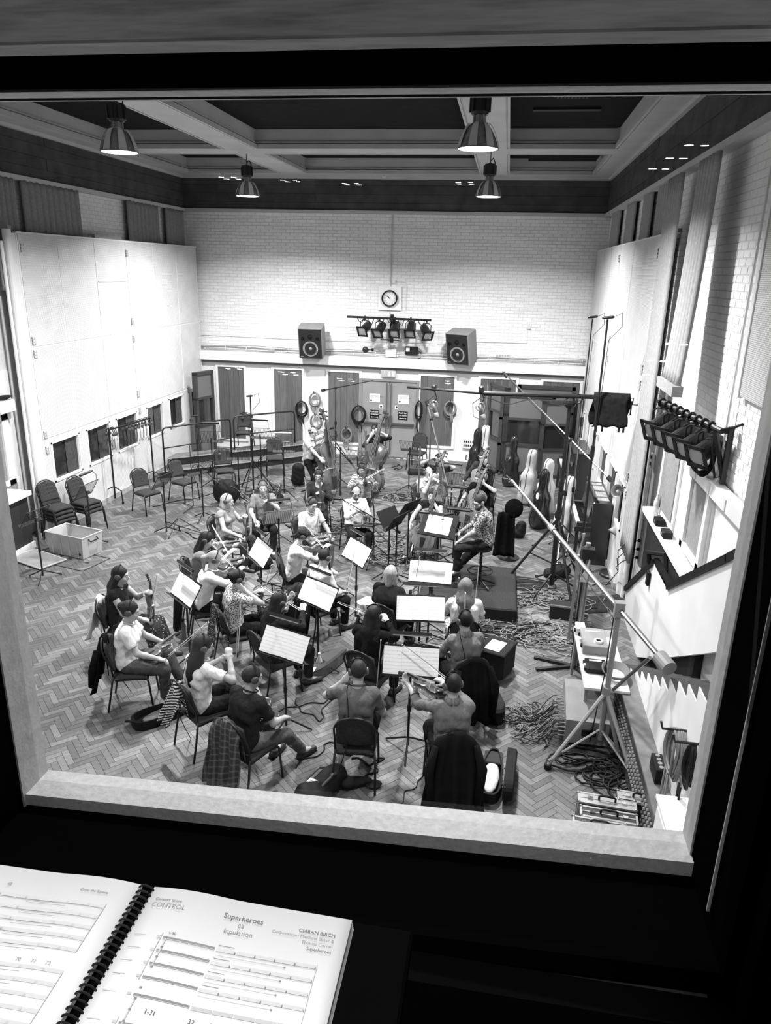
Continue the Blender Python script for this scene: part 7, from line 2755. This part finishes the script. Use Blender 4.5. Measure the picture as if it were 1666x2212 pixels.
# ------------------------------------------------------------------ cases, bags and bottles on the floor
def soft(name, label, cat, loc, prims, m, rz=0.0, extra=None, k=.05, h=.016, wob=.006, base=True):
    t = thing(name, label, cat, loc, rz)
    me = skin_mesh('body', prims, h, k, cuts=[(V3(0, 0, 0), V3(0, 0, -1))] if base else [], wob=wob)
    link('body' if not extra else extra, me, m, t)
    return t


BAGB = mat('black_nylon', .006, .7, var=.3, scale=14, bump=.3)
v = onz(700, 1688, .15)
t = soft('backpack', 'black backpack with pale square patch lying by the sill', 'backpack', (v.x, v.y, 0), [rc((0, -.2, .1), (0, .2, .1), .15, .13, (V3(0, 0, 1), .75)), rc((-.08, -.2, .1), (.08, -.2, .1), .12, .12)], BAGB, R_(-20), 'bag_shell')
MB().box((-.06, -.12, .205), (.1, .08, .006)).build('patch', SIGNW, t)
text('herschel', .022, (-.06, -.115, .2095), (0, 0, 0), INK, t)
for x in (-.13, .06):
    MB().tube([(x, -.28, .12), (x, -.1, .205), (x, .1, .2), (x, .22, .12)], .014, 5).build('strap', mat('strap_grey', .08, .7), t)
MB().rbox((.06, .06, .215), (.03, .04, .02), .004).build('buckle', CHROME, t)
t = soft('soft_hat', 'soft black cap lying beyond the backpack', 'hat', (v.x + .3, v.y + .18, 0), [rc((-.1, 0, .05), (.12, .02, .04), .09, .05, (V3(0, 0, 1), .6))], BAGB, R_(15), 'crown')
MB().sphere((.18, -.02, .03), (.09, .07, .012), 10, 6).build('peak', BAGB, t)


def violin_case(loc, rz, label, L=.78, W=.26, H=.13, m=BAGB, group='violin cases'):
    t = thing('violin_case', label, 'violin case', loc, rz, group)
    ol = []
    for k in range(28):
        a = 2 * math.pi * k / 28
        q = .5 + .5 * math.cos(a)
        wv = W / 2 * (.55 + .45 * (.5 - .5 * math.cos(math.pi * min(1, max(0, (1 - q) * 1.25)))))
        ol.append((wv * math.copysign(abs(math.sin(a)) ** .6, math.sin(a)), L / 2 * math.copysign(abs(math.cos(a)) ** .75, math.cos(a))))
    return t, ol


def shell_case(t, ol, z0, z1, m, name='shell', inset=.9, hollow=False):
    n = len(ol)
    lev = [(.92, z0), (1, z0 + .02), (1, z1 - .025), (inset, z1)]
    if hollow:
        lev = [(.92, z0), (1, z0 + .02), (1, z1), (.93, z1), (.9, z0 + .03)]
    V, Fc = [], []
    for s, z in lev:
        V += [(x * s, y * s, z) for x, y in ol]
    for k in range(len(lev) - 1):
        for i in range(n):
            j = (i + 1) % n
            Fc.append((k * n + j, k * n + i, (k + 1) * n + i, (k + 1) * n + j))
    Fc += [tuple(range(n)), tuple((len(lev) - 1) * n + i for i in range(n - 1, -1, -1))]
    return MB().add(V, Fc).build(name, m, t, smooth=False)


v = onz(1062, 1668, .1)
t, ol = violin_case((v.x, v.y, 0), R_(-4), 'open black violin case with white cloth inside by the long coat')
shell_case(t, ol, 0, .13, BAGB, 'tray', hollow=True)
MB().sphere((0, -.04, .07), (.085, .26, .045), 16, 10).build('white_cloth', mat('crumpled_cloth', .7, .9, var=.08, scale=18, bump=.8), t, smooth=True)
MB().rbox((0, .25, .1), (.2, .2, .03), .01).build('pocket_cover', mat('case_lining', .05, .9), t)
ld2 = MB()
for k in range(1):
    n = len(ol)
    for (s, x0) in ((1, .14), (1, .2), (.9, .215)):
        pass
lidm = [(.14, 1.0), (.155, 1.0), (.235, .97), (.25, .85)]
V, Fc = [], []
for x0, s in lidm:
    V += [(x0 + .0, y * s, .14 + x * s + .0) for x, y in ol]
for k in range(len(lidm) - 1):
    for i in range(n):
        j = (i + 1) % n
        Fc.append((k * n + i, k * n + j, (k + 1) * n + j, (k + 1) * n + i))
Fc += [tuple((len(lidm) - 1) * n + i for i in range(n))]
MB().add(V, Fc).build('lid', BAGB, t)
MB().rbox((.17, -.1, .17), (.03, .2, .14), .01).build('lid_pocket', mat('lid_pocket_white', .6, .8), t)
for k in range(5):
    MB().sphere((.128 if k % 2 else -.128, -.3 + k * .15, .06), .008, 6, 4).build('stud', CHROME, t)
v = onz(1062, 1490, .25)
t, ol = violin_case((v.x, v.y, 0), R_(12), 'closed black violin case standing behind the black coat')
shell_case(t, [(x * 1.1, y) for x, y in ol], 0, .2, BAGB)
for sx in (-1, 1):
    MB().sphere((sx * .08, -.4, .1), .008, 6, 4).build('stud', CHROME, t)
v = onz(704, 1432, .1)
t, ol = violin_case((v.x, v.y, 0), R_(-28), 'glossy oblong violin case with a phone on it, under the music stand')
shell_case(t, [(x * 1.0, y * 1.05) for x, y in ol], 0, .19, mat('gloss_grey_case', .07, .15, spec=.7), inset=.8)
ph = thing('mobile_phone', 'dark phone lying on the glossy violin case', 'phone', (v.x - .06, v.y - .12, .192), R_(65))
MB().rbox((0, 0, .005), (.075, .15, .009), .004).build('casing', CHROME, ph)
MB().box((0, 0, .0102), (.066, .135, .001)).build('screen', BLACK, ph)
v = onz(356, 1540, .06)
t, ol = violin_case((v.x, v.y, 0), R_(-42), 'open black violin case under the player with raised arm')
shell_case(t, [(x * 1.15, y) for x, y in ol], 0, .12, BAGB, 'tray', hollow=True)
MB().sphere((0, .02, .06), (.1, .3, .03), 14, 8).build('lining', mat('case_lining_grey', .1, .8, var=.4, scale=8), t, smooth=True)
MB().tube([(-.02, -.36, .1), (0, -.46, .13), (.02, -.36, .1)], .014, 6).build('handle', RUBBER, t)
v = onz(1074, 1400, .36)
t = thing('rolling_case', 'black square case with a printed sheet on top beside the grey shirt', 'case', (v.x, v.y, 0), R_(-22))
MB().rbox((0, 0, .2), (.38, .46, .36), .03).build('shell', BAGB, t)
MB().rbox((0, 0, .385), (.4, .48, .04), .015).build('lid', BAGB, t)
shp = thing('printed_sheet', 'white printed sheet lying on the black square case', 'paper', (v.x - .02, v.y - .02, .408), R_(-22))
MB().box((0, 0, .001), (.21, .29, .0015)).build('page', PAPER, shp)
text('U K K S', .03, (0, .11, .002), (0, 0, 0), INK, shp)
for k in range(5):
    MB().box((-.02, .06 - k * .025, .0022), (.12, .006, .0008)).build('text_line', GREYM, shp)
for px, py, lb, pr in ((490, 1088, 'round soft black bag beside the grey vest player', [el((0, 0, .28), (.3, .22, .3))]), (578, 1088, 'soft black bag lying behind the player in grey T-shirt', [rc((-.25, 0, .14), (.25, .05, .12), .15, .12)]),
                       (645, 1048, 'upright black backpack near the pale-shirted bass player', [rc((0, 0, .14), (0, 0, .42), .18, .15, (V3(0, 1, 0), .7))]), (905, 1026, 'flat black bag on the floor by the double doors', [rc((-.2, 0, .07), (.2, 0, .07), .1, .08)]),
                       (548, 1228, 'crumpled black bag under the angled sheet music', [rc((-.22, 0, .06), (.22, .05, .08), .1, .12), rc((.0, -.1, .05), (.1, .1, .1), .1, .1)]), (1200, 1246, 'black sandbag on the floor behind the studio boom', [rc((-.12, 0, .06), (.14, 0, .12), .1, .12)]),
                       (1120, 1160, 'dark rucksack on the floor beside the conductor\'s coat stand', [rc((0, 0, .1), (.05, 0, .25), .14, .1)])):
    v = onz(px, py)
    b = MB()
    t = soft('soft_bag', lb, 'bag', (v.x, v.y, 0), pr, BAGB, R_(10), 'bag_shell')
    MB().tube([(-.08, -.05, .2), (-.05, -.06, .3), (.05, -.06, .3), (.08, -.05, .2)], .012, 5).build('strap', RUBBER, t)
v = onz(1212, 1332)
t = thing('power_box', 'black box with metal top edge on the floor by the sandbag', 'power box', (v.x, v.y, 0), R_(-6))
MB().rbox((0, 0, .11), (.36, .26, .22), .01).build('casing', BLKMET, t)
MB().box((0, -.1, .222), (.36, .04, .01)).build('edge', STEEL, t)
for px, py, lb in ((736, 1665, 'clear water bottle on the floor behind the backpack'), (690, 1458, 'clear bottle standing beside the glossy violin case'), (1092, 1188, 'clear water bottle hanging by the coat stand')):
    v = onz(px, py)
    t = thing('water_bottle', lb, 'bottle', (v.x, v.y, 0))
    MB().lathe(BOTP, 14).build('flask', PLAST, t, smooth=True)
    MB().cyl((0, 0, .3), (0, 0, .325), .017, 10).build('cap', SIGNW, t)
v = onz(398, 1378)
t = thing('flask', 'black metal flask standing by the spread black coat', 'flask', (v.x, v.y, 0))
MB().lathe([(.033, 0), (.036, .01), (.036, .2), (.02, .24), (.02, .27)], 14).build('vessel', GREYM, t, smooth=True)
MB().cyl((0, 0, .27), (0, 0, .3), .024, 10).build('cap', BLACK, t)
v = onz(714, 1375)
t = thing('drink_can', 'dark drinks can on the floor by the music stand foot', 'can', (v.x, v.y, 0))
MB().lathe([(.028, 0), (.033, .01), (.033, .11), (.026, .12)], 14).build('tin', GREYM, t, smooth=True)
MB().lathe([(.001, .118), (.024, .118)], 14, cap=False).build('lid', STEEL, t)
v = onz(790, 1300)
t = thing('loose_sheets', 'loose white sheets of music lying on the floor before the podium', 'paper', (v.x, v.y, .0), R_(-30))
for k in range(3):
    o = MB().slabgrid(lambda u, w_: Vector(((u - .5) * .21, (w_ - .5) * .3, .006 + .03 * (u - .5) ** 2)), 5, 2, .001).build('page', PAPER, t)
    o.location = (.08 * k, .05 * k, .004 * k + .002)
    o.rotation_euler = (0, 0, .3 * k)
# coat stand behind the conductor with cap, hat and coat
v = onz(1098, 1205)
t = thing('coat_stand', 'dark coat stand with a round hat and long coat behind the conductor', 'coat stand', (v.x, v.y, 0))
MB().cyl((0, 0, .03), (0, 0, 1.12), .03, 8).build('pole', BLKMET, t)
MB().lathe([(.2, 0), (.2, .03), (.03, .05)], 16).build('base', BLKMET, t)
MB().sphere((.03, -.05, 1.0), (.17, .06, .19), 16, 10).build('hat', BLKCLOTH, t, smooth=True)
MB().slabgrid(lambda u, w_: Vector(((u - .5) * (.3 + .1 * w_) - .1, -.08 - .03 * math.sin(u * 14) - .03 * w_, .92 - .85 * w_)), 20, 10, .02).build('coat', BLKCLOTH, t, smooth=True)

# ------------------------------------------------------------------ floor mats and cables
for px, py, w_, l_, a, lb in ((1300, 1305, .9, .6, 20, 'dark mat under the feet of the tall stands'), (1135, 1262, .8, .6, -10, 'dark mat beside the sandbag under the studio boom'), (1105, 1368, .8, .4, 25, 'dark cable mat at the edge of the podium')):
    v = onz(px, py)
    t = thing('floor_mat', lb, 'mat', (v.x, v.y, 0), R_(a))
    MB().rbox((0, 0, .006), (w_, l_, .01), .003).build('sheet', mat('mat_dark', .025, .9, var=.3, scale=30), t)


def cable_path(p, q, wig, n=14):
    p, q = Vector(p), Vector(q)
    d = (q - p)
    s = Vector((-d.y, d.x, 0)).normalized()
    a, b, c = (random.uniform(-1, 1) for _ in range(3))
    pts = []
    for k in range(n + 1):
        u = k / n
        e = math.sin(math.pi * u)
        pts.append(p + d * u + s * wig * e * (a * math.sin(3 * u + c * 3) + b * .6 * math.sin(8 * u + 1) + c * .3 * math.sin(15 * u)))
    return pts


def floor_cable(label, pxs, m, r=.008, wig=.25):
    P = [onz(*p) for p in pxs]
    pts = []
    for a, b in zip(P, P[1:]):
        pts += cable_path(a, b, wig)[(1 if pts else 0):]
    t = thing('floor_cable', label, 'cable', (P[0].x, P[0].y, 0))
    MB().tube([(p.x - P[0].x, p.y - P[0].y, r) for p in pts], r, 5).build('lead', m, t, smooth=True)


for lb, pxs, m, r in (('black cable curling from the grey shirt player to the sill', [(480, 1600), (458, 1650), (480, 1690)], CABLE, .009), ('black cable looping on the parquet beside the metal chair legs', [(780, 1690), (830, 1640), (760, 1640)], CABLE, .01),
                      ('thin black cable trailing from the long dark coat towards the window', [(925, 1660), (900, 1700), (860, 1740)], CABLE, .006), ('black cable running behind the plaid shirt chair', [(640, 1660), (700, 1610), (790, 1600)], CABLE, .008),
                      ('black cable crossing the parquet between the two back rows', [(600, 1540), (700, 1520), (760, 1460)], CABLE, .008), ('black cable curving round the music stand foot', [(640, 1510), (690, 1560), (720, 1500)], CABLE, .007),
                      ('black cable from the headphone chair to the low microphone tripod', [(400, 1150), (450, 1185), (540, 1200)], CABLE, .01), ('black cable along the foot of the riser', [(330, 1095), (420, 1078), (540, 1040)], CABLE, .009),
                      ('pale cable looping beside the stage box', [(1215, 1520), (1175, 1555), (1200, 1570), (1220, 1530)], CABLEW, .006), ('pale cable arching across the floor behind the boom legs', [(1200, 1560), (1270, 1600), (1340, 1610)], CABLEW, .006),
                      ('black cable snaking under the boom legs to the patch panel', [(1220, 1640), (1290, 1650), (1360, 1600)], CABLE, .008), ('pale cable dropping from the table to the dark mat', [(1300, 1270), (1320, 1320), (1310, 1390)], CABLEW, .007),
                      ('black mains flex from the socket strip to the lamp', [(1395, 1250), (1340, 1262), (1280, 1265)], CABLE, .008), ('black cable coil by the feet of the dark jumper bass player', [(850, 1010), (862, 1004), (868, 1012), (855, 1016), (848, 1008)], CABLE, .01)):
    floor_cable(lb, pxs, m, r, .12)


def tangle(label, px, rx, ry, n, mats, r=.007, long=0.0):
    """a heap of cable that nobody could count"""
    c = onz(*px)
    for j, m in enumerate(mats):
        mb = MB()
        for k in range(n):
            cx, cy = random.gauss(0, rx * .45), random.gauss(0, ry * .45)
            R = random.uniform(.06, .2)
            ph = random.uniform(0, 6)
            turns = random.uniform(.7, 1.8)
            pts = []
            for q in np.linspace(0, turns * 2 * math.pi, int(14 * turns) + 4):
                pts.append((cx + R * math.cos(q + ph) * (1 + .15 * q) + .05 * q * math.cos(ph) + long * q * .3, cy + R * math.sin(q + ph) * 1.2 + .05 * q * math.sin(ph), .008 + random.uniform(0, .03)))
            mb.tube(pts, r, 5)
        o = mb.build('cable_tangle', m, None, smooth=True)
        tag(o, label % ('black', 'pale', 'grey')[j], 'cable tangle', None, 'stuff')
        o.location = (c.x, c.y, 0)


tangle('tangle of %s cables round the feet of the centre stands', (845, 1190), 1.3, .9, 16, (CABLE, CABLEW, CABLEG))
tangle('tangle of %s cables on the floor behind the white rolled-sleeve shirt', (720, 1130), .6, 1.2, 10, (CABLE, CABLEW))
tangle('tangle of %s cables under the studio boom', (1180, 1300), .5, .5, 14, (CABLE, CABLEW, CABLEG))
tangle('tangle of %s cables between the rolling case and the stage box', (1160, 1375), .8, .4, 14, (CABLE, CABLEW, CABLEG), long=.06)
tangle('heap of %s cable coiled beside the flight cases', (1340, 1680), .3, .25, 16, (CABLE,), r=.011)
tangle('tangle of %s cables under the front stands beside the podium', (1045, 1370), .6, .4, 10, (CABLE, CABLEG))
tangle('tangle of %s leads under the music stands in the second row', (560, 1300), .8, 1.0, 9, (CABLE,))
tangle('loops of %s cable on the floor before the riser', (560, 1060), 1.2, .7, 9, (CABLE,))
tangle('tangle of %s cable on the parquet before the dark jumper bass player', (850, 1075), .35, .3, 9, (CABLE, CABLEW))
# ------------------------------------------------------------------ control room side of the window
CRB = mat('control_room_black', .003, .9, spec=.02)
struct('wall_control_room', MB().box2((-3.2, -7.6, 3.3), (-3.1, 1.17, 6.4)).box2((2.0, -7.6, 3.3), (2.1, 1.17, 6.4)).box2((-3.2, -7.7, 3.3), (2.1, -7.6, 6.4)), CRB, label='dark walls of the control room')
struct('ceiling_control_room', MB().box2((-3.2, -7.7, 5.92), (2.1, 1.17, 6.02)), CRB, label='dark ceiling of the control room with small downlights')
struct('floor_control_room', MB().box2((-3.2, -7.7, 3.3), (2.1, 1.17, 3.4)), CRB, label='dark floor of the control room')
struct('wall_window_surround', MB().box2((-3.1, 1.10, 3.4), (W0 - .03, 1.168, 5.92)).box2((W1 + .03, 1.10, 3.4), (2.0, 1.168, 5.92)).box2((W0 - .03, 1.10, 3.4), (W1 + .03, 1.168, 3.74)), CRB, label='black surround of the control room window')


def wood_mat():
    m, nt, b = nodes_of('oak_board')
    N, L = nt.nodes, nt.links
    tc = N.new('ShaderNodeTexCoord')
    mp = N.new('ShaderNodeMapping')
    mp.inputs['Scale'].default_value = (1.4, 6, 16)
    L.new(tc.outputs['Object'], mp.inputs[0])
    nz = N.new('ShaderNodeTexNoise')
    nz.inputs['Scale'].default_value = 1.6
    nz.inputs['Detail'].default_value = 3
    L.new(mp.outputs[0], nz.inputs['Vector'])
    w = N.new('ShaderNodeMath')
    w.operation = 'MULTIPLY'
    w.inputs[1].default_value = 26
    L.new(nz.outputs['Fac'], w.inputs[0])
    s = N.new('ShaderNodeMath')
    s.operation = 'SINE'
    L.new(w.outputs[0], s.inputs[0])
    n2 = N.new('ShaderNodeTexNoise')
    n2.inputs['Scale'].default_value = 14
    n2.inputs['Detail'].default_value = 6
    L.new(mp.outputs[0], n2.inputs['Vector'])
    ad = N.new('ShaderNodeMath')
    ad.operation = 'MULTIPLY_ADD'
    ad.inputs[1].default_value = .25
    L.new(s.outputs[0], ad.inputs[0])
    L.new(n2.outputs['Fac'], ad.inputs[2])
    rp = N.new('ShaderNodeMapRange')
    rp.inputs[1].default_value = .1
    rp.inputs[2].default_value = .95
    rp.inputs[3].default_value = .26
    rp.inputs[4].default_value = .5
    L.new(ad.outputs[0], rp.inputs[0])
    L.new(rp.outputs[0], b.inputs['Base Color'])
    b.inputs['Roughness'].default_value = .5
    return m


struct('trim_7', MB().rbox(((-3.1 + 2.0) / 2, 1.135, 5.62), (5.1, .06, .45), .004), wood_mat(), label='broad oak board over the control room window')

# glazing: an upright outer pane and a leaning inner pane
def pane_mat():
    m, nt, b = nodes_of('window_glass')
    N, L = nt.nodes, nt.links
    N.remove(b)
    out = N['Material Output']
    tr = N.new('ShaderNodeBsdfTransparent')
    tr.inputs[0].default_value = (.97, .97, .97, 1)
    gl = N.new('ShaderNodeBsdfGlossy')
    gl.inputs['Roughness'].default_value = .0
    fr = N.new('ShaderNodeFresnel')
    fr.inputs['IOR'].default_value = 1.45
    mx = N.new('ShaderNodeMixShader')
    L.new(fr.outputs[0], mx.inputs[0])
    L.new(tr.outputs[0], mx.inputs[1])
    L.new(gl.outputs[0], mx.inputs[2])
    L.new(mx.outputs[0], out.inputs[0])
    return m


PANE = pane_mat()
MB().add([(W0, 1.475, 3.76), (W1, 1.475, 3.8), (W1, 1.475, WT), (W0, 1.475, WT)], [(0, 1, 2, 3)]).build('glass_pane', PANE, win)
MB().add([(W0, 1.19, 3.74), (W1, 1.19, 3.78), (W1, 1.19 + .256, WT), (W0, 1.19 + .256, WT)], [(0, 1, 2, 3)]).build('glass_pane', PANE, win)

# recessed downlights in the control room ceiling; score and board get added spots
DL = emis('downlight_glow', 150)
ZCR = 5.92


def downlight(x, y, label):
    t = thing('downlight', label, 'downlight', (x, y, ZCR), 0, 'control room downlights')
    MB().lathe([(.03, -.004), (.05, -.004), (.05, .0), (.03, .0)], 14, cap=False).build('ring', STEEL, t)
    MB().lathe([(.001, -.003), (.03, -.003)], 12, cap=False).build('lamp_face', DL, t)
    return t


yv = 2 * 1.475
ordn = ['first', 'second', 'third', 'fourth', 'fifth', 'sixth', 'seventh']
for k, (px, py) in enumerate(((200, 385), (347, 384), (497, 384), (628, 390), (760, 397), (1005, 395))):
    A = onz(px, py, ZCR)
    for j, (dx, dy) in enumerate(((-.06, -.07), (.06, -.07), (-.06, .07), (.06, .07))):
        downlight(A.x + dx, yv - A.y + dy, '%s small downlight of the %s ceiling cluster behind the window' % (ordn[j], ordn[k]))
for k, (px, py) in enumerate(((1424, 364), (1462, 341), (1506, 313))):
    A = onz(px, py, ZCR)
    for j, dx in enumerate((-.05, .05)):
        downlight(A.x + dx, yv - A.y - .1 * dx, '%s downlight of the %s pair near the side of the control room' % (ordn[j], ordn[k]))
spot_light('score_spot', (-.3, .1, 5.88), (-.32, .55, 4.4), 125, 46, .5, .0)  # added source over the score, no fixture modelled here
for x_ in (-1.6, .2, 1.5):
    spot_light('board_spot', (x_, -.35, 5.86), (x_, 1.1, 5.55), 9, 120, .8, .0)  # added sources without fixtures, to brighten the oak board

# ------------------------------------------------------------------ spiral-bound score on its black desk
dk = thing('score_desk', 'black desk top under the open score, below the window', 'desk', (-.45, .35, 4.36))
MB().rbox((0, 0, 0), (.79, .60, .03), .004).build('top', mat('desk_black', .0015, .8, spec=.02), dk)
MB().bar((0, .2, 0), (0, .2, -.96), .05, .05).bar((0, -.2, 0), (0, -.2, -.96), .05, .05).build('leg', CRB, dk)
bk = thing('open_score', 'open spiral-bound orchestral score lying on the black desk', 'score book', (-.375, .46, 4.378))
SX, PW, PH = .008, .242, .36      # page size
PG = mat('score_page', .8, .75, var=.02)


def page_fn(s):
    def f(u, v):
        x = s * (SX + u * PW)
        z = .012 + .0045 * math.sin(min(1, u * 2.2) * math.pi) * (1 - u) - .004 * u
        return Vector((x, (v - .5) * PH, z))
    return f


rp_ = MB().slabgrid(page_fn(1), 14, 1, .0006).build('page', PG, bk, smooth=True)
lp_ = MB().slabgrid(page_fn(-1), 14, 1, -.0006).build('page', PG, bk, smooth=True)
for s in (-1, 1):
    blk = MB()
    for k in range(5):
        blk.slabgrid(lambda u, v: page_fn(s)(u, v) + Vector((s * .0006 * k, -.0005 * k, -.0022 * (k + 1))), 14, 1, .0006 * s)
    blk.build('page_block', PG, bk, smooth=True)
for k in range(44):
    y = -PH / 2 + .006 + k * (PH - .012) / 43
    pts = [(.0095 * math.cos(a), y + .0018 * a / math.pi, .0115 + .0065 * math.sin(a)) for a in np.linspace(-.3, math.pi + .3, 10)]
    MB().tube(pts, .0013, 5).build('wire_loop', RUBBER, bk)
IG = mat('print_grey', .5, .8)
IL = mat('print_light', .58, .8)
ID = mat('print_dark', .25, .8)


def zs(x):
    u = (abs(x) - SX) / PW
    return .0135 + .0045 * math.sin(min(1, u * 2.2) * math.pi) * (1 - u) - .004 * u


def printed(s, x0, x1, y, h, m, name='stave'):
    n = 6
    mb = MB()
    for k in range(n):
        a, b = x0 + (x1 - x0) * k / n, x0 + (x1 - x0) * (k + 1) / n
        mb.add([(a, y - h / 2, zs(a)), (b, y - h / 2, zs(b)), (b, y + h / 2, zs(b)), (a, y + h / 2, zs(a))], [(0, 1, 2, 3)])
    return mb


pr_d, pr_g, pr_l = MB(), MB(), MB()


def add_(t, mb):
    t.add(mb.v, mb.f)


top = PH / 2
YS = [.066, .082, .098, .114, .134, .164, .182, .200, .218, .238, .262, .280, .298, .316, .334]
for k, yy in enumerate(YS):
    y = top - yy
    add_(pr_d, printed(1, .050, .110, y, .0022, None))
    add_(pr_g, printed(1, .050, .110, y - .0017, .0008, None))
    for j in range(5):
        add_(pr_l if k != 4 else pr_g, printed(1, .112 + j * .0225, .1335 + j * .0225, y - .001, .0042, None))
        if k % 5 != 4:
            add_(pr_d, printed(1, .1335 + j * .0225 - .001, .1335 + j * .0225 + .0005, y - .002, .0028, None))
    if k % 5 < 4:
        add_(pr_l, printed(1, .113, .19, y - .0075, .0008, None))
        add_(pr_d, printed(1, .113, .131, y + .0045, .0007, None))
        add_(pr_d, printed(1, .190, .192, y - .0075, .0018, None))
    add_(pr_g, printed(1, .016, .03, y, .0009, None))
    add_(pr_g, printed(1, .043, .047, y, .003, None))
for (a, b, y0, y1) in ((.047, .0478, .060, .118), (.053, .0545, .064, .1), (.047, .0478, .158, .222), (.053, .0545, .136, .2), (.2245, .2252, .064, .136), (.2245, .2252, .16, .24)):
    add_(pr_g, printed(1, a, b, top - (y0 + y1) / 2, y1 - y0, None))
for q in range(12):
    add_(pr_d, printed(1, .0525, .0553, top - .066 - q * .012, .0022, None))
for k in range(22):
    y = top - .04 - k * .0145 - (.012 if k > 4 else 0) - (.012 if k > 10 else 0)
    if y < -PH / 2 + .01:
        break
    add_(pr_l, printed(-1, -.03 - .2, -.034, y, .0045, None))
    for j in range(7):
        x = -.05 - j * .027 - random.uniform(0, .008)
        add_(pr_g, printed(-1, x - .003, x, y - .0008, .003, None))
    add_(pr_g, printed(-1, -.08 - .05, -.08, y - .006, .0005, None))
for (y0, y1) in ((.036, .1), (.125, .2), (.22, .3)):
    add_(pr_g, printed(-1, -.0345, -.0335, top - (y0 + y1) / 2, y1 - y0, None))
pr_d.build('printed_staves', ID, rp_, kind='stuff')
pr_g.build('printed_bars', IG, rp_, kind='stuff')
pr_l.build('printed_tints', IL, rp_, kind='stuff')


def ptext(body, size, x, yy, m, align='LEFT'):
    o = text(body, size, (x, top - yy, zs(x) + .0006), (0, 0, 0), m, bk, extrude=0.0001, align=align)
    for v_ in o.data.vertices:
        v_.co.z = zs(x + v_.co.x) + .0005 - o.location.z
    return o


ptext('Concert Score', .0055, .018, .018, ID)
ptext('CONTROL', .0085, .017, .026, IG)
ptext('Superheroes', .0092, .128, .024, ID, 'CENTER')
ptext('03', .0075, .128, .034, IG, 'CENTER')
ptext('Inpulation', .0085, .128, .043, IG, 'CENTER')
ptext('CIARAN BIRCH', .0062, .236, .026, ID, 'RIGHT')
ptext('Orchestrator: Matthew Slater &', .0055, .236, .033, IG, 'RIGHT')
ptext('Thomas Corran', .0055, .236, .040, IG, 'RIGHT')
ptext('Superheroes', .0055, .236, .047, ID, 'RIGHT')
ptext('Cross the Square', .005, -.075, .022, ID)
for i, (tx, x) in enumerate((('1-31', .075), ('32', .118), ('33', .14), ('34', .163), ('35', .186), ('36', .209))):
    ptext(tx, .0068, x, .149, ID, 'CENTER')
ptext('1-60', .005, .058, .060, ID, 'CENTER')
for tx, x in (('60', -.185), ('65', -.13), ('70', -.09), ('71', -.072), ('72', -.055)):
    ptext(tx, .006, x, .118, IG, 'CENTER')
ptext('48', .006, -.165, .026, IG, 'CENTER')
for o in bpy.data.objects:
    if 'used' in o.keys():
        del o['used']
